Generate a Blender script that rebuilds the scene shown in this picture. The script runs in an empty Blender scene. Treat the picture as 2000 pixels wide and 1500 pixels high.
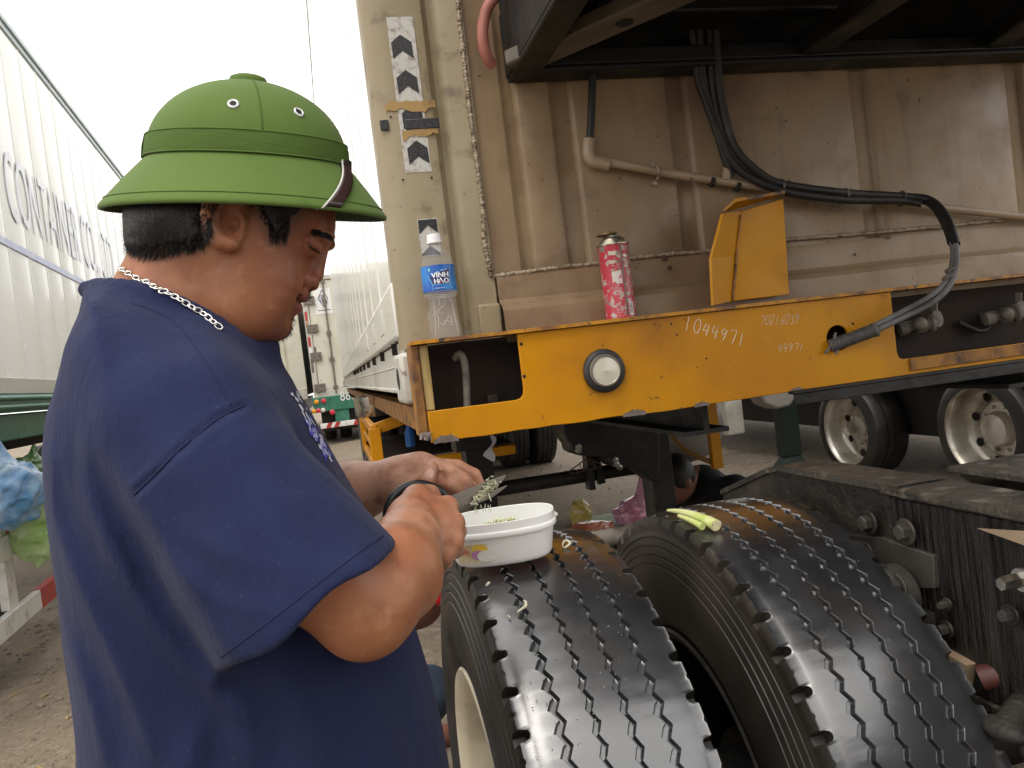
import bpy, bmesh, math, random
import numpy as np
from mathutils import Vector, Matrix, Euler
random.seed(7)
rad = math.radians
scene = bpy.context.scene
COL = scene.collection
# ------------------------------------------------------------------ camera
FPX = 1540.0
EYE = np.array([0.0, 0.0, 1.31])
_y, _p, _r = rad(12.6), rad(-1.5), rad(6.9)
CF = np.array([math.sin(_y)*math.cos(_p), math.cos(_y)*math.cos(_p), math.sin(_p)])
_R0 = np.array([math.cos(_y), -math.sin(_y), 0.0]); _U0 = np.cross(_R0, CF)
CR = _R0*math.cos(_r) - _U0*math.sin(_r)
CU = _U0*math.cos(_r) + _R0*math.sin(_r)
cam_d = bpy.data.cameras.new('camera')
cam = bpy.data.objects.new('camera', cam_d); COL.objects.link(cam)
cam.matrix_world = Matrix(((CR[0], CU[0], -CF[0], EYE[0]), (CR[1], CU[1], -CF[1], EYE[1]), (CR[2], CU[2], -CF[2], EYE[2]), (0, 0, 0, 1)))
cam_d.sensor_fit = 'HORIZONTAL'
cam_d.angle = 2*math.atan(1000/FPX)
cam_d.clip_start = 0.02; cam_d.clip_end = 400
scene.camera = cam
# ------------------------------------------------------------------ world, sun, exposure
world = bpy.data.worlds.new('World'); scene.world = world; world.use_nodes = True
_nt = world.node_tree; _nt.nodes.clear()
_o = _nt.nodes.new('ShaderNodeOutputWorld'); _b = _nt.nodes.new('ShaderNodeBackground')
_s = _nt.nodes.new('ShaderNodeTexSky'); _s.sky_type = 'NISHITA'; _s.sun_disc = False
SUN_EL, SUN_AZ = rad(62), rad(215)
_s.sun_elevation = SUN_EL; _s.sun_rotation = SUN_AZ; _s.dust_density = 6.0; _s.ozone_density = 1.0
_m = _nt.nodes.new('ShaderNodeMix'); _m.data_type = 'RGBA'; _m.inputs[0].default_value = 0.86
_m.inputs[7].default_value = (10.8, 10.6, 10.25, 1)      # the flat white of a closed cloud cover
_nt.links.new(_s.outputs[0], _m.inputs[6]); _nt.links.new(_m.outputs[2], _b.inputs[0])
_b.inputs[1].default_value = 0.13
_nt.links.new(_b.outputs[0], _o.inputs[0])
sun_d = bpy.data.lights.new('sun', 'SUN'); sun_d.energy = 0.8; sun_d.angle = rad(25); sun_d.color = (1.0, 0.96, 0.9)
sun = bpy.data.objects.new('sun', sun_d); COL.objects.link(sun)
_dir = Vector((math.sin(SUN_AZ)*math.cos(SUN_EL), math.cos(SUN_AZ)*math.cos(SUN_EL), math.sin(SUN_EL)))
sun.rotation_euler = _dir.to_track_quat('Z', 'Y').to_euler()
vs = scene.view_settings
vs.view_transform = 'Standard'; vs.look = 'None'; vs.gamma = 1.0; vs.use_curve_mapping = False
vs.exposure = 0.55
scene.cycles.max_bounces = 8
scene.cycles.transparent_max_bounces = 12
# ------------------------------------------------------------------ measuring helpers (pixel of the photograph -> metres on a known plane)
def ray(u, v): return CF + CR*((u-1000)/FPX) + CU*((750-v)/FPX)
def Yp(u, v, y): d = ray(u, v); return EYE + d*(y/d[1])
def Xp(u, v, x): d = ray(u, v); return EYE + d*(x/d[0])
def Zp(u, v, z): d = ray(u, v); return EYE + d*((z-EYE[2])/d[2])
def Wd(u, v, z): return EYE + ray(u, v)*z
def V3(p): return Vector((float(p[0]), float(p[1]), float(p[2])))
# ------------------------------------------------------------------ materials
MATS = {}
def mat(name, col, rough=0.5, metal=0.0, var=(), bump=(), spec=0.5, coat=0.0, rvar=None, sheen=0.0, trans=0.0, sss=0.0, ior=1.45, alpha=1.0, attr=None):
    """var: (colour, scale, lo, hi, detail, stretch(x,y,z)) noise layers; bump: (scale, strength, distance, stretch)"""
    if name in MATS: return MATS[name]
    m = bpy.data.materials.new(name); m.use_nodes = True
    nt = m.node_tree; nd = nt.nodes; lk = nt.links
    b = nd['Principled BSDF']
    tc = nd.new('ShaderNodeTexCoord')
    def noise(scale, detail, stretch, seed=0.0, rough_=0.55):
        mp = nd.new('ShaderNodeMapping'); lk.new(tc.outputs['Object'], mp.inputs[0])
        mp.inputs[3].default_value = stretch or (1, 1, 1); mp.inputs[1].default_value = (seed, seed*1.7, -seed)
        n = nd.new('ShaderNodeTexNoise'); n.inputs['Scale'].default_value = scale
        n.inputs['Detail'].default_value = detail; n.inputs['Roughness'].default_value = rough_
        lk.new(mp.outputs[0], n.inputs['Vector']); return n
    cur = nd.new('ShaderNodeRGB'); cur.outputs[0].default_value = (*col, 1); cur = cur.outputs[0]
    if attr:
        for an, acol in attr:
            at = nd.new('ShaderNodeAttribute'); at.attribute_name = an
            mx = nd.new('ShaderNodeMix'); mx.data_type = 'RGBA'
            lk.new(at.outputs['Fac'], mx.inputs[0]); lk.new(cur, mx.inputs[6]); mx.inputs[7].default_value = (*acol, 1)
            cur = mx.outputs[2]
    for k, (c2, sc, lo, hi, *rest) in enumerate(var):
        det = rest[0] if rest else 4; st = rest[1] if len(rest) > 1 else None; amt = rest[2] if len(rest) > 2 else 1.0
        n = noise(sc, det, st, 3.1*k+1)
        mr = nd.new('ShaderNodeMapRange'); mr.inputs[1].default_value = lo; mr.inputs[2].default_value = hi; mr.inputs[4].default_value = amt
        lk.new(n.outputs[0], mr.inputs[0])
        mx = nd.new('ShaderNodeMix'); mx.data_type = 'RGBA'
        lk.new(mr.outputs[0], mx.inputs[0]); lk.new(cur, mx.inputs[6]); mx.inputs[7].default_value = (*c2, 1)
        cur = mx.outputs[2]
    lk.new(cur, b.inputs['Base Color'])
    b.inputs['Roughness'].default_value = rough; b.inputs['Metallic'].default_value = metal
    b.inputs['Specular IOR Level'].default_value = spec; b.inputs['IOR'].default_value = ior
    b.inputs['Coat Weight'].default_value = coat; b.inputs['Coat Roughness'].default_value = 0.12
    b.inputs['Sheen Weight'].default_value = sheen; b.inputs['Transmission Weight'].default_value = trans
    b.inputs['Alpha'].default_value = alpha
    if sss: b.inputs['Subsurface Weight'].default_value = sss; b.inputs['Subsurface Radius'].default_value = (0.012, 0.005, 0.003); b.inputs['Subsurface Scale'].default_value = 0.4
    if rvar:
        sc, lo, hi, r0, r1, *rest = rvar
        n = noise(sc, 5, rest[0] if rest else None, 9.3)
        mr = nd.new('ShaderNodeMapRange'); mr.inputs[1].default_value = lo; mr.inputs[2].default_value = hi
        mr.inputs[3].default_value = r0; mr.inputs[4].default_value = r1
        lk.new(n.outputs[0], mr.inputs[0]); lk.new(mr.outputs[0], b.inputs['Roughness'])
    prev = None
    for k, (sc, stn, dist, *rest) in enumerate(bump):
        n = noise(sc, 6, rest[0] if rest else None, 5.7*k+2)
        bp = nd.new('ShaderNodeBump'); bp.inputs['Strength'].default_value = stn; bp.inputs['Distance'].default_value = dist
        lk.new(n.outputs[0], bp.inputs['Height'])
        if prev: lk.new(prev, bp.inputs['Normal'])
        prev = bp.outputs[0]
    if prev: lk.new(prev, b.inputs['Normal'])
    MATS[name] = m
    return m
# ------------------------------------------------------------------ mesh builder
class MB:
    def __init__(s): s.v = []; s.f = []; s.mi = []
    def add(s, vs_, fs, mi=0):
        n = len(s.v); s.v += [tuple(map(float, p)) for p in vs_]
        s.f += [tuple(i+n for i in f) for f in fs]; s.mi += [mi]*len(fs); return s
    def box(s, lo, hi, mi=0):
        (a, b, c), (d, e, f) = lo, hi
        return s.add([(a,b,c),(d,b,c),(d,e,c),(a,e,c),(a,b,f),(d,b,f),(d,e,f),(a,e,f)],
                     [(0,3,2,1),(4,5,6,7),(0,1,5,4),(1,2,6,5),(2,3,7,6),(3,0,4,7)], mi)
    def hexa(s, p, mi=0):
        """eight corners: bottom 0-3, top 4-7"""
        return s.add(p, [(0,3,2,1),(4,5,6,7),(0,1,5,4),(1,2,6,5),(2,3,7,6),(3,0,4,7)], mi)
    def prism(s, poly, vec, mi=0):
        n = len(poly); vec = np.array(vec, float)
        a = [np.array(p, float) for p in poly]; b = [p+vec for p in a]
        fs = [tuple(range(n))[::-1], tuple(range(n, 2*n))] + [(i, (i+1) % n, n+(i+1) % n, n+i) for i in range(n)]
        return s.add(a+b, fs, mi)
    def bar(s, a, b, w, h, up=(0, 0, 1), mi=0):
        a = np.array(a, float); b = np.array(b, float); d = b-a; d /= np.linalg.norm(d)
        up = np.array(up, float); sd = np.cross(d, up)
        if np.linalg.norm(sd) < 1e-4: sd = np.cross(d, (1, 0, 0))
        sd /= np.linalg.norm(sd); u2 = np.cross(sd, d)
        sd = sd*w/2; u2 = u2*h/2
        return s.hexa([a-sd-u2, a+sd-u2, b+sd-u2, b-sd-u2, a-sd+u2, a+sd+u2, b+sd+u2, b-sd+u2], mi)
    def tube(s, pts, r, n=10, cap=True, mi=0, closed=False):
        pts = [np.array(p, float) for p in pts]; m = len(pts)
        rr = r if hasattr(r, '__len__') else [r]*m
        vs_, fs = [], []; nrm = None
        for i, p in enumerate(pts):
            if closed: t = pts[(i+1) % m]-pts[i-1]
            else: t = pts[min(i+1, m-1)]-pts[max(i-1, 0)]
            t = t/(np.linalg.norm(t)+1e-12)
            if nrm is None:
                nrm = np.cross(t, (0.31, 0.2, 0.93))
                if np.linalg.norm(nrm) < 1e-3: nrm = np.cross(t, (1, 0, 0))
            nrm = nrm-t*(nrm@t); nrm /= np.linalg.norm(nrm)+1e-12
            bi = np.cross(t, nrm)
            for k in range(n):
                a = 2*math.pi*k/n; vs_.append(p+(nrm*math.cos(a)+bi*math.sin(a))*rr[i])
        for i in range(m if closed else m-1):
            j = (i+1) % m
            for k in range(n): fs.append((i*n+k, i*n+(k+1) % n, j*n+(k+1) % n, j*n+k))
        if cap and not closed:
            fs.append(tuple(range(n))[::-1]); fs.append(tuple((m-1)*n+k for k in range(n)))
        return s.add(vs_, fs, mi)
    def lathe(s, prof, o, ax, n=32, mi=0, closed=False, cap=True):
        """prof: (radius, height along ax)"""
        o = np.array(o, float); ax = np.array(ax, float); ax /= np.linalg.norm(ax)
        e1 = np.cross(ax, (0.0, 1.0, 0.0) if abs(ax[1]) < .9 else (1.0, 0, 0)); e1 /= np.linalg.norm(e1); e2 = np.cross(ax, e1)
        vs_, fs = [], []; m = len(prof)
        for r, h in prof:
            for k in range(n):
                a = 2*math.pi*k/n; vs_.append(o+ax*h+(e1*math.cos(a)+e2*math.sin(a))*r)
        for i in range(m if closed else m-1):
            j = (i+1) % m
            for k in range(n): fs.append((i*n+k, i*n+(k+1) % n, j*n+(k+1) % n, j*n+k))
        if not closed and cap:
            if prof[0][0] > 1e-5: fs.append(tuple(range(n))[::-1])
            if prof[-1][0] > 1e-5: fs.append(tuple((m-1)*n+k for k in range(n)))
        return s.add(vs_, fs, mi)
    def ball(s, c, r, n=10, mi=0, sc=(1, 1, 1)):
        m = max(4, n//2); prof = [(max(1e-6, r*math.sin(math.pi*i/m)), -r*math.cos(math.pi*i/m)) for i in range(m+1)]
        k0 = len(s.v); s.lathe(prof, (0, 0, 0), (0, 0, 1), n, mi)
        for i in range(k0, len(s.v)):
            p = s.v[i]; s.v[i] = (p[0]*sc[0]+c[0], p[1]*sc[1]+c[1], p[2]*sc[2]+c[2])
        return s
    def grid(s, P, mi=0, closeu=False):
        """P[i][j] points"""
        a = len(P); b = len(P[0]); vs_ = [p for r in P for p in r]
        fs = [(i*b+j, i*b+j+1, ((i+1) % a)*b+j+1, ((i+1) % a)*b+j) for i in range(a if closeu else a-1) for j in range(b-1)]
        return s.add(vs_, fs, mi)
    def mesh(s, name):
        me = bpy.data.meshes.new(name); me.from_pydata(s.v, [], s.f)
        if any(s.mi): me.polygons.foreach_set('material_index', s.mi)
        me.update(); return me
def fixn(me):
    bm = bmesh.new(); bm.from_mesh(me); bmesh.ops.recalc_face_normals(bm, faces=bm.faces); bm.to_mesh(me); bm.free()
def obj(name, mb, mats, parent=None, smooth=None, bevel=0.0, seg=2, label=None, fix=True, solid=0.0):
    me = mb.mesh(name) if isinstance(mb, MB) else mb
    if fix: fixn(me)
    o = bpy.data.objects.new(name, me); COL.objects.link(o)
    for m in (mats if isinstance(mats, (list, tuple)) else [mats]): me.materials.append(m)
    if solid:
        md = o.modifiers.new('solid', 'SOLIDIFY'); md.thickness = solid; md.offset = 0
    if bevel:
        md = o.modifiers.new('bevel', 'BEVEL'); md.width = bevel; md.segments = seg; md.limit_method = 'ANGLE'; md.angle_limit = rad(35)
        smooth = smooth or 40
    if smooth:
        me.polygons.foreach_set('use_smooth', [True]*len(me.polygons))
        if smooth < 180:
            try: me.set_sharp_from_angle(angle=rad(smooth))
            except Exception: pass
    if parent is not None: attach(o, parent)
    if label: o['label'] = label
    return o
def attach(o, parent):
    o.parent = parent
    bpy_m = parent_world(parent)
    o.matrix_parent_inverse = bpy_m.inverted()
def parent_world(p):
    m = Matrix.LocRotScale(p.location, p.rotation_euler, p.scale)
    if p.parent: m = parent_world(p.parent) @ p.matrix_parent_inverse @ m
    return m
def thing(name, label, cat, loc=(0, 0, 0), group=None):
    o = bpy.data.objects.new(name, None); COL.objects.link(o); o.location = V3(loc); o.empty_display_size = .1
    return tag(o, label, cat, group)
def tag(o, label, cat, group=None):
    o['label'] = label; o['category'] = cat
    if group: o['group'] = group
    return o
def struct(o): o['kind'] = 'structure'; return o
def stuff(o): o['kind'] = 'stuff'; return o
def copy_tree(o, parent=None):
    c = o.copy(); COL.objects.link(c)
    if parent is not None: c.parent = parent
    for ch in list(o.children): copy_tree(ch, c)
    return c
def spline(pts, n=8):
    """Catmull-Rom through the points"""
    P = [np.array(p, float) for p in pts]; out = []
    for i in range(len(P)-1):
        p0 = P[max(i-1, 0)]; p1 = P[i]; p2 = P[i+1]; p3 = P[min(i+2, len(P)-1)]
        for k in range(n):
            t = k/n
            out.append(.5*((2*p1)+(p2-p0)*t+(2*p0-5*p1+4*p2-p3)*t*t+(3*p1-p0-3*p2+p3)*t**3))
    out.append(P[-1]); return out
def text_mb(s, size, fn, sub=0.0, extrude=0.0):
    """flat lettering; fn(x,y) -> 3D point"""
    cu = bpy.data.curves.new('lettering', 'FONT'); cu.body = s; cu.size = size; cu.resolution_u = 3
    o = bpy.data.objects.new('lettering', cu); COL.objects.link(o)
    dg = bpy.context.evaluated_depsgraph_get(); me = bpy.data.meshes.new_from_object(o.evaluated_get(dg))
    bm = bmesh.new(); bm.from_mesh(me)
    bmesh.ops.triangulate(bm, faces=bm.faces)
    if sub:
        for _ in range(3):
            ed = [e for e in bm.edges if e.calc_length() > sub]
            if not ed: break
            bmesh.ops.subdivide_edges(bm, edges=ed, cuts=1); bmesh.ops.triangulate(bm, faces=bm.faces)
    mb = MB(); vs_ = [fn(v.co.x, v.co.y) for v in bm.verts]; bm.verts.index_update()
    mb.add(vs_, [tuple(v.index for v in f.verts) for f in bm.faces])
    bm.free(); bpy.data.objects.remove(o); bpy.data.curves.remove(cu)
    return mb
# ------------------------------------------------------------------ implicit surfaces
def smin(a, b, k):
    h = np.clip(.5+.5*(b-a)/k, 0, 1); return b*(1-h)+a*h-k*h*(1-h)
def smax(a, b, k): return -smin(-a, -b, k)
def cone(P, a, b, r1, r2):
    a = np.asarray(a, float); b = np.asarray(b, float); ab = b-a
    t = np.clip(((P-a)@ab)/(ab@ab+1e-12), 0, 1)
    return np.linalg.norm(P-a-t[:, None]*ab, axis=1)-(r1+(r2-r1)*t)
def ellip(P, c, r, rot=None):
    q = P-np.asarray(c, float)
    if rot is not None: q = q@rot
    r = np.asarray(r, float); k0 = np.linalg.norm(q/r, axis=1); k1 = np.linalg.norm(q/(r*r), axis=1)+1e-9
    return k0*(k0-1)/k1
def chain(P, pts, rs, k=.01):
    d = None
    for i in range(len(pts)-1):
        e = cone(P, pts[i], pts[i+1], rs[i], rs[i+1]); d = e if d is None else smin(d, e, k)
    return d
def poly2(px_, py_, poly):
    """signed distance to polygon (negative inside)"""
    poly = np.asarray(poly, float); n = len(poly)
    d = np.full(px_.shape, 1e9); s = np.ones(px_.shape)
    j = n-1
    for i in range(n):
        ex, ey = poly[j]-poly[i]; wx = px_-poly[i, 0]; wy = py_-poly[i, 1]
        t = np.clip((wx*ex+wy*ey)/(ex*ex+ey*ey+1e-15), 0, 1)
        bx = wx-ex*t; by = wy-ey*t; d = np.minimum(d, bx*bx+by*by)
        c1 = py_ >= poly[i, 1]; c2 = py_ < poly[j, 1]; c3 = ex*wy > ey*wx
        s = np.where((c1 & c2 & c3) | (~c1 & ~c2 & ~c3), -s, s); j = i
    return s*np.sqrt(d)
def nets(fn, lo, hi, h, B=12):
    """surface nets of fn(P)->d in the box, evaluated sparsely; returns verts, quads"""
    lo = np.array(lo, float); hi = np.array(hi, float)
    nb = np.maximum(1, np.ceil((hi-lo)/(h*B)).astype(int)); N = nb*B+1
    cs = [lo[k]+h*B*(np.arange(nb[k])+.5) for k in range(3)]
    G = np.stack(np.meshgrid(*cs, indexing='ij'), -1).reshape(-1, 3)
    dc = fn(G); act = np.abs(dc) < h*B*1.25
    D = np.repeat(np.repeat(np.repeat(np.where(dc < 0, -1., 1.).reshape(nb).astype(np.float32), B, 0), B, 1), B, 2)
    D = np.pad(D, ((0, 1),)*3, mode='edge')
    idx = np.argwhere(act.reshape(nb))
    off = np.stack(np.meshgrid(*[np.arange(B+1)]*3, indexing='ij'), -1).reshape(-1, 3)
    CH = 60
    for c in range(0, len(idx), CH):
        ii = idx[c:c+CH]; I = (ii[:, None, :]*B+off[None]).reshape(-1, 3)
        D[I[:, 0], I[:, 1], I[:, 2]] = fn(lo+I*h)
    S = D < 0
    cell = np.zeros(N-1, bool); alls = np.ones(N-1, bool)
    sl = lambda a, b, c: (slice(a, a+N[0]-1), slice(b, b+N[1]-1), slice(c, c+N[2]-1))
    for a in (0, 1):
        for b in (0, 1):
            for c in (0, 1):
                cell |= S[sl(a, b, c)]; alls &= S[sl(a, b, c)]
    cell &= ~alls
    C_ = np.argwhere(cell); vid = np.full(N-1, -1, np.int64); vid[tuple(C_.T)] = np.arange(len(C_))
    cor = [(a, b, c) for a in (0, 1) for b in (0, 1) for c in (0, 1)]
    val = {k: D[C_[:, 0]+k[0], C_[:, 1]+k[1], C_[:, 2]+k[2]] for k in cor}
    acc = np.zeros((len(C_), 3)); cnt = np.zeros(len(C_))
    for k in cor:
        for ax in range(3):
            if k[ax] == 0:
                k2 = list(k); k2[ax] = 1; k2 = tuple(k2); a = val[k]; b = val[k2]; m = (a < 0) != (b < 0)
                t = np.where(m, a/np.where(m, a-b, 1), 0)
                p = np.tile(np.array(k, float), (len(C_), 1)); p[:, ax] += t
                acc += p*m[:, None]; cnt += m
    verts = lo+(C_+acc/cnt[:, None])*h
    quads = []
    for ax in range(3):
        o1, o2 = [(1, 2), (2, 0), (0, 1)][ax]
        n_ = N.copy(); s0 = [slice(0, N[k]-1) for k in range(3)]; s0[o1] = slice(1, N[o1]-1); s0[o2] = slice(1, N[o2]-1)
        s1 = list(s0); s1[ax] = slice(1, N[ax])
        A = S[tuple(s0)]; Bm = S[tuple(s1)]
        E = np.argwhere(A != Bm)
        if not len(E): continue
        base = E.copy(); base[:, o1] += 1; base[:, o2] += 1
        fl = A[tuple(E.T)]
        def at(d1, d2):
            q = base.copy(); q[:, o1] -= d1; q[:, o2] -= d2; return vid[tuple(q.T)]
        Q = np.stack([at(1, 1), at(0, 1), at(0, 0), at(1, 0)], 1)
        Q[~fl] = Q[~fl][:, ::-1]; quads.append(Q)
    return verts, np.concatenate(quads)
def np_mesh(name, verts, quads):
    me = bpy.data.meshes.new(name); me.vertices.add(len(verts)); me.vertices.foreach_set('co', np.asarray(verts, np.float32).ravel())
    me.loops.add(quads.size); me.loops.foreach_set('vertex_index', quads.ravel().astype(np.int32))
    me.polygons.add(len(quads)); me.polygons.foreach_set('loop_start', np.arange(0, quads.size, 4, dtype=np.int32))
    me.update(calc_edges=True); me.validate(); return me
def attr_set(me, name, val):
    a = me.attributes.new(name, 'FLOAT', 'POINT'); a.data.foreach_set('value', np.clip(val, 0, 1).astype(np.float32))
def blob(name, fn, lo, hi, h, mats, parent=None, iters=2, **kw):
    v, q = nets(fn, lo, hi, h)
    me = np_mesh(name, v, q); o = obj(name, me, mats, parent, smooth=180, fix=False, **kw)
    return o
# camera-aligned frame used to measure the people (x right, y down, z away), true metres
CM = np.stack([CR, -CU, CF])
def to_cam(P): return (P-EYE)@CM.T
def from_cam(P): return EYE+np.asarray(P)@CM
def K(u, v, z): return np.array([(u-1000)/FPX*z, (v-750)/FPX*z, z])
# ================================================================== materials
m_cream = mat('cream_paint', (.30,.24,.148), .42, var=[((.345,.285,.185),3,.4,.7),((.19,.145,.088),2.2,.48,.72,7,None,.8),((.13,.095,.058),14,.57,.72,8,None,.75),((.1,.07,.045),90,.69,.74,3)], bump=[(9,.25,.006),(60,.25,.002),(240,.15,.001)], rvar=(20,.3,.7,.3,.6))
m_wall = mat('front_wall_paint', (.275,.188,.106), .42, var=[((.32,.23,.138),2.2,.35,.7),((.18,.115,.068),1.4,.47,.68,6,None,.8),((.12,.072,.042),8,.6,.76,7,None,.7),((.06,.04,.03),60,.69,.75,3),((.15,.085,.048),3.2,.5,.72,8,None,.7),((.13,.08,.048),6,.55,.72,6,(7,7,.5),.25)], bump=[(6,.3,.006),(45,.2,.002),(220,.15,.001)], rvar=(15,.3,.7,.28,.55))
m_weld = mat('weld_metal', (.34,.27,.19), .45, var=[((.1,.07,.045),60,.5,.7,4)], bump=[(150,.7,.003)])
m_side = mat('glossy_side_panel', (.70,.70,.66), .16, coat=.6, var=[((.56,.54,.46),1.2,.5,.75,5,(1,1,.3)),((.35,.31,.24),6,.66,.8,6,(3,3,.25))], bump=[(3,.08,.01,(1,1,.3))], rvar=(8,.3,.7,.12,.26))
m_side2 = mat('left_side_panel', (.88,.88,.86), .2, coat=.5, var=[((.74,.72,.65),.8,.45,.75,5,(1,1,.4))], bump=[(2.5,.06,.01)], rvar=(5,.3,.7,.14,.28))
m_rail = mat('bottom_rail_paint', (.52,.50,.44), .4, var=[((.3,.26,.2),4,.5,.75,6),((.12,.09,.06),30,.66,.75,6)], bump=[(40,.3,.003)])
m_yellow = mat('yellow_paint', (.60,.262,.002), .38, spec=.28, var=[((.52,.2,.006),3,.4,.7,5),((.33,.13,.015),4,.5,.74,8,None,.75),((.13,.055,.025),26,.68,.74,8),((.05,.03,.02),170,.715,.74,3)], bump=[(8,.2,.004),(130,.2,.001)], rvar=(12,.3,.7,.25,.5))
m_yellow_worn = mat('worn_yellow_edge', (.55,.24,.01), .45, var=[((.2,.09,.035),16,.42,.6,8),((.06,.04,.03),40,.55,.66,8)], bump=[(60,.4,.002)])
m_rusty = mat('rusty_yellow_steel', (.36,.16,.02), .6, var=[((.13,.055,.025),10,.42,.6,8),((.04,.022,.014),25,.55,.68,8)], bump=[(50,.5,.003)])
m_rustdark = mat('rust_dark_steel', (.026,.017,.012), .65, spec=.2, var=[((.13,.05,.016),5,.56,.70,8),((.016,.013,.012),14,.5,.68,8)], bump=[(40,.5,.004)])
m_black = mat('grimy_black_steel', (.010,.009,.0085), .5, var=[((.03,.025,.02),7,.45,.7,7),((.005,.005,.005),20,.5,.7,6)], bump=[(30,.5,.004),(200,.3,.001)], rvar=(12,.3,.7,.35,.65))
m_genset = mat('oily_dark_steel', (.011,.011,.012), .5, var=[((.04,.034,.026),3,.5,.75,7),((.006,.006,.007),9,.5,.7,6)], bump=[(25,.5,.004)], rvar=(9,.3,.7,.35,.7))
m_genlight = mat('lit_channel_steel', (.12,.098,.07), .5, var=[((.07,.06,.045),8,.45,.7,8)], bump=[(30,.4,.003)])  # paler than the other beams: the light falling on it is in the colour
m_pvc = mat('aged_pvc', (.34,.25,.165), .4, var=[((.26,.18,.12),8,.5,.7,6),((.12,.08,.05),40,.64,.74,5)])
m_rubber = mat('black_rubber_hose', (.018,.017,.016), .5, var=[((.06,.05,.04),12,.5,.75,6)], bump=[(80,.3,.002)])
m_cable = mat('grey_cable', (.17,.165,.165), .5, var=[((.08,.075,.07),14,.5,.7,6)])
m_dusty = mat('dusty_grey_metal', (.17,.145,.12), .6, var=[((.06,.048,.038),18,.5,.7,7)], bump=[(90,.4,.002)])
m_chrome = mat('bare_metal', (.5,.48,.44), .3, metal=1.0, var=[((.2,.17,.13),30,.5,.72,6)])
m_white = mat('white_paint', (.74,.73,.70), .4, var=[((.45,.42,.36),9,.52,.75,7)], bump=[(40,.2,.002)])
m_red = mat('red_paint', (.42,.045,.04), .4, var=[((.26,.05,.05),9,.5,.75,6)])
m_green = mat('green_chassis_paint', (.035,.17,.11), .4, var=[((.09,.2,.15),5,.5,.75,6),((.02,.05,.035),9,.55,.75,7)], bump=[(30,.2,.003)])
m_greylens = mat('clear_marker_lens', (.62,.58,.46), .12, coat=1.0, bump=[(400,.5,.0006)])
m_dark = mat('deep_shadow_steel', (.014,.012,.011), .7, bump=[(30,.4,.004)])
m_chalk = mat('chalk', (.78,.66,.5), .9)
m_blackprint = mat('black_reflective_sheet', (.018,.018,.02), .35, var=[((.05,.045,.045),300,.5,.6,2)], bump=[(500,.4,.0006)])
m_whiteprint = mat('silver_reflective_sheet', (.52,.5,.46), .35, var=[((.28,.24,.18),60,.5,.68,6)], bump=[(260,.6,.001)])
m_tape = mat('brown_adhesive_tape', (.36,.23,.08), .3, var=[((.2,.12,.05),25,.5,.7,6)])
# ================================================================== ground
def gz(x, y): return (.045 if x < 0 else .027)*max(-9, min(9, x)) + .02*math.sin(x*1.3+y*.7)*min(1, max(0, (abs(x)+y-2)/6))
m_ground = mat('gravel_concrete', (.245,.19,.13), .85, var=[((.14,.108,.075),.9,.4,.7,8),((.28,.235,.175),14,.5,.7,8),((.11,.085,.06),45,.54,.7,6),((.1,.08,.06),.45,.56,.74,7,None,.7),((.5,.46,.4),110,.64,.72,3)], bump=[(6,.4,.03),(45,.9,.012),(160,.8,.005)])
mb = MB()
xs = [-60,-30,-18]+[-12+.3*i for i in range(81)]+[18,30,60]; ys = [-40,-20,-10]+[-6+.35*i for i in range(90)]+[32,45,70,110]
mb.grid([[(x, y, gz(x, y)) for y in ys] for x in xs])
struct(obj('ground', mb, m_ground, smooth=180))
# loose stones on the ground that the camera can tell apart
m_stone = mat('loose_stone', (.22,.18,.135), .8, var=[((.2,.17,.14),20,.4,.7,4)])
mb = MB(); rs = random.Random(3)
for i in range(900):
    if i < 620: x, y = rs.uniform(-2.3, -.6), rs.uniform(1.8, 6.5)
    else: x, y = rs.uniform(.3, 4.5), rs.uniform(4, 9)
    r = rs.choice([.006,.008,.011,.016])*rs.uniform(.7,1.4)
    mb.ball((x, y, gz(x, y)+r*.25), r, 6, 0, (rs.uniform(.7,1.3), rs.uniform(.7,1.3), .6))
stuff(tag(obj('gravel', mb, m_stone), 'small loose stones scattered over the yard ground', 'gravel'))
m_leaf = mat('dry_straw', (.4,.27,.1), .7)
mb = MB()
for i in range(60):
    x, y = rs.uniform(-2.2, -.7), rs.uniform(2.0, 5.5); a = rs.uniform(0, 3.1); l = rs.uniform(.02, .07); z = gz(x, y)+.006
    mb.bar((x, y, z), (x+l*math.cos(a), y+l*math.sin(a), z+.006), .008, .003)
stuff(tag(obj('straw_litter', mb, m_leaf), 'bits of dry straw and leaf lying on the yard ground', 'litter'))
# ================================================================== the container on the trailer
X0, XE, Y0, YE, ZB, ZT = .16, 2.6, 1.80, 14.0, 1.245, 4.45
cont = thing('shipping_container', 'tall cream refrigerated container with ribbed front wall on the yellow trailer', 'container', ((X0+XE)/2, 8, ZB))
# corner post: flat face, rounded arris towards the side, folded back towards the panel
prof = [(X0, 1.90), (X0, 1.825), (X0+.006, 1.81), (X0+.02, 1.802), (X0+.05, 1.80), (.283, 1.80), (.296, 1.804), (.306, 1.822), (.312, 1.832), (.322, 1.834), (.335, 1.823), (.345, 1.82), (.395, 1.82), (.395, 1.90)]
mb = MB(); n = len(prof); zs = [1.37+.04*i for i in range(77)]
mb.grid([[(x, y+.0012*math.sin(z*9+x*30), z) for z in zs] for x, y in prof])
obj('corner_post', mb, m_cream, cont, smooth=30)
mb = MB(); mb.box((XE-.2, 1.80, 1.37), (XE, 1.9, ZT)); obj('corner_post', mb, m_cream, cont, bevel=.01)
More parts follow.
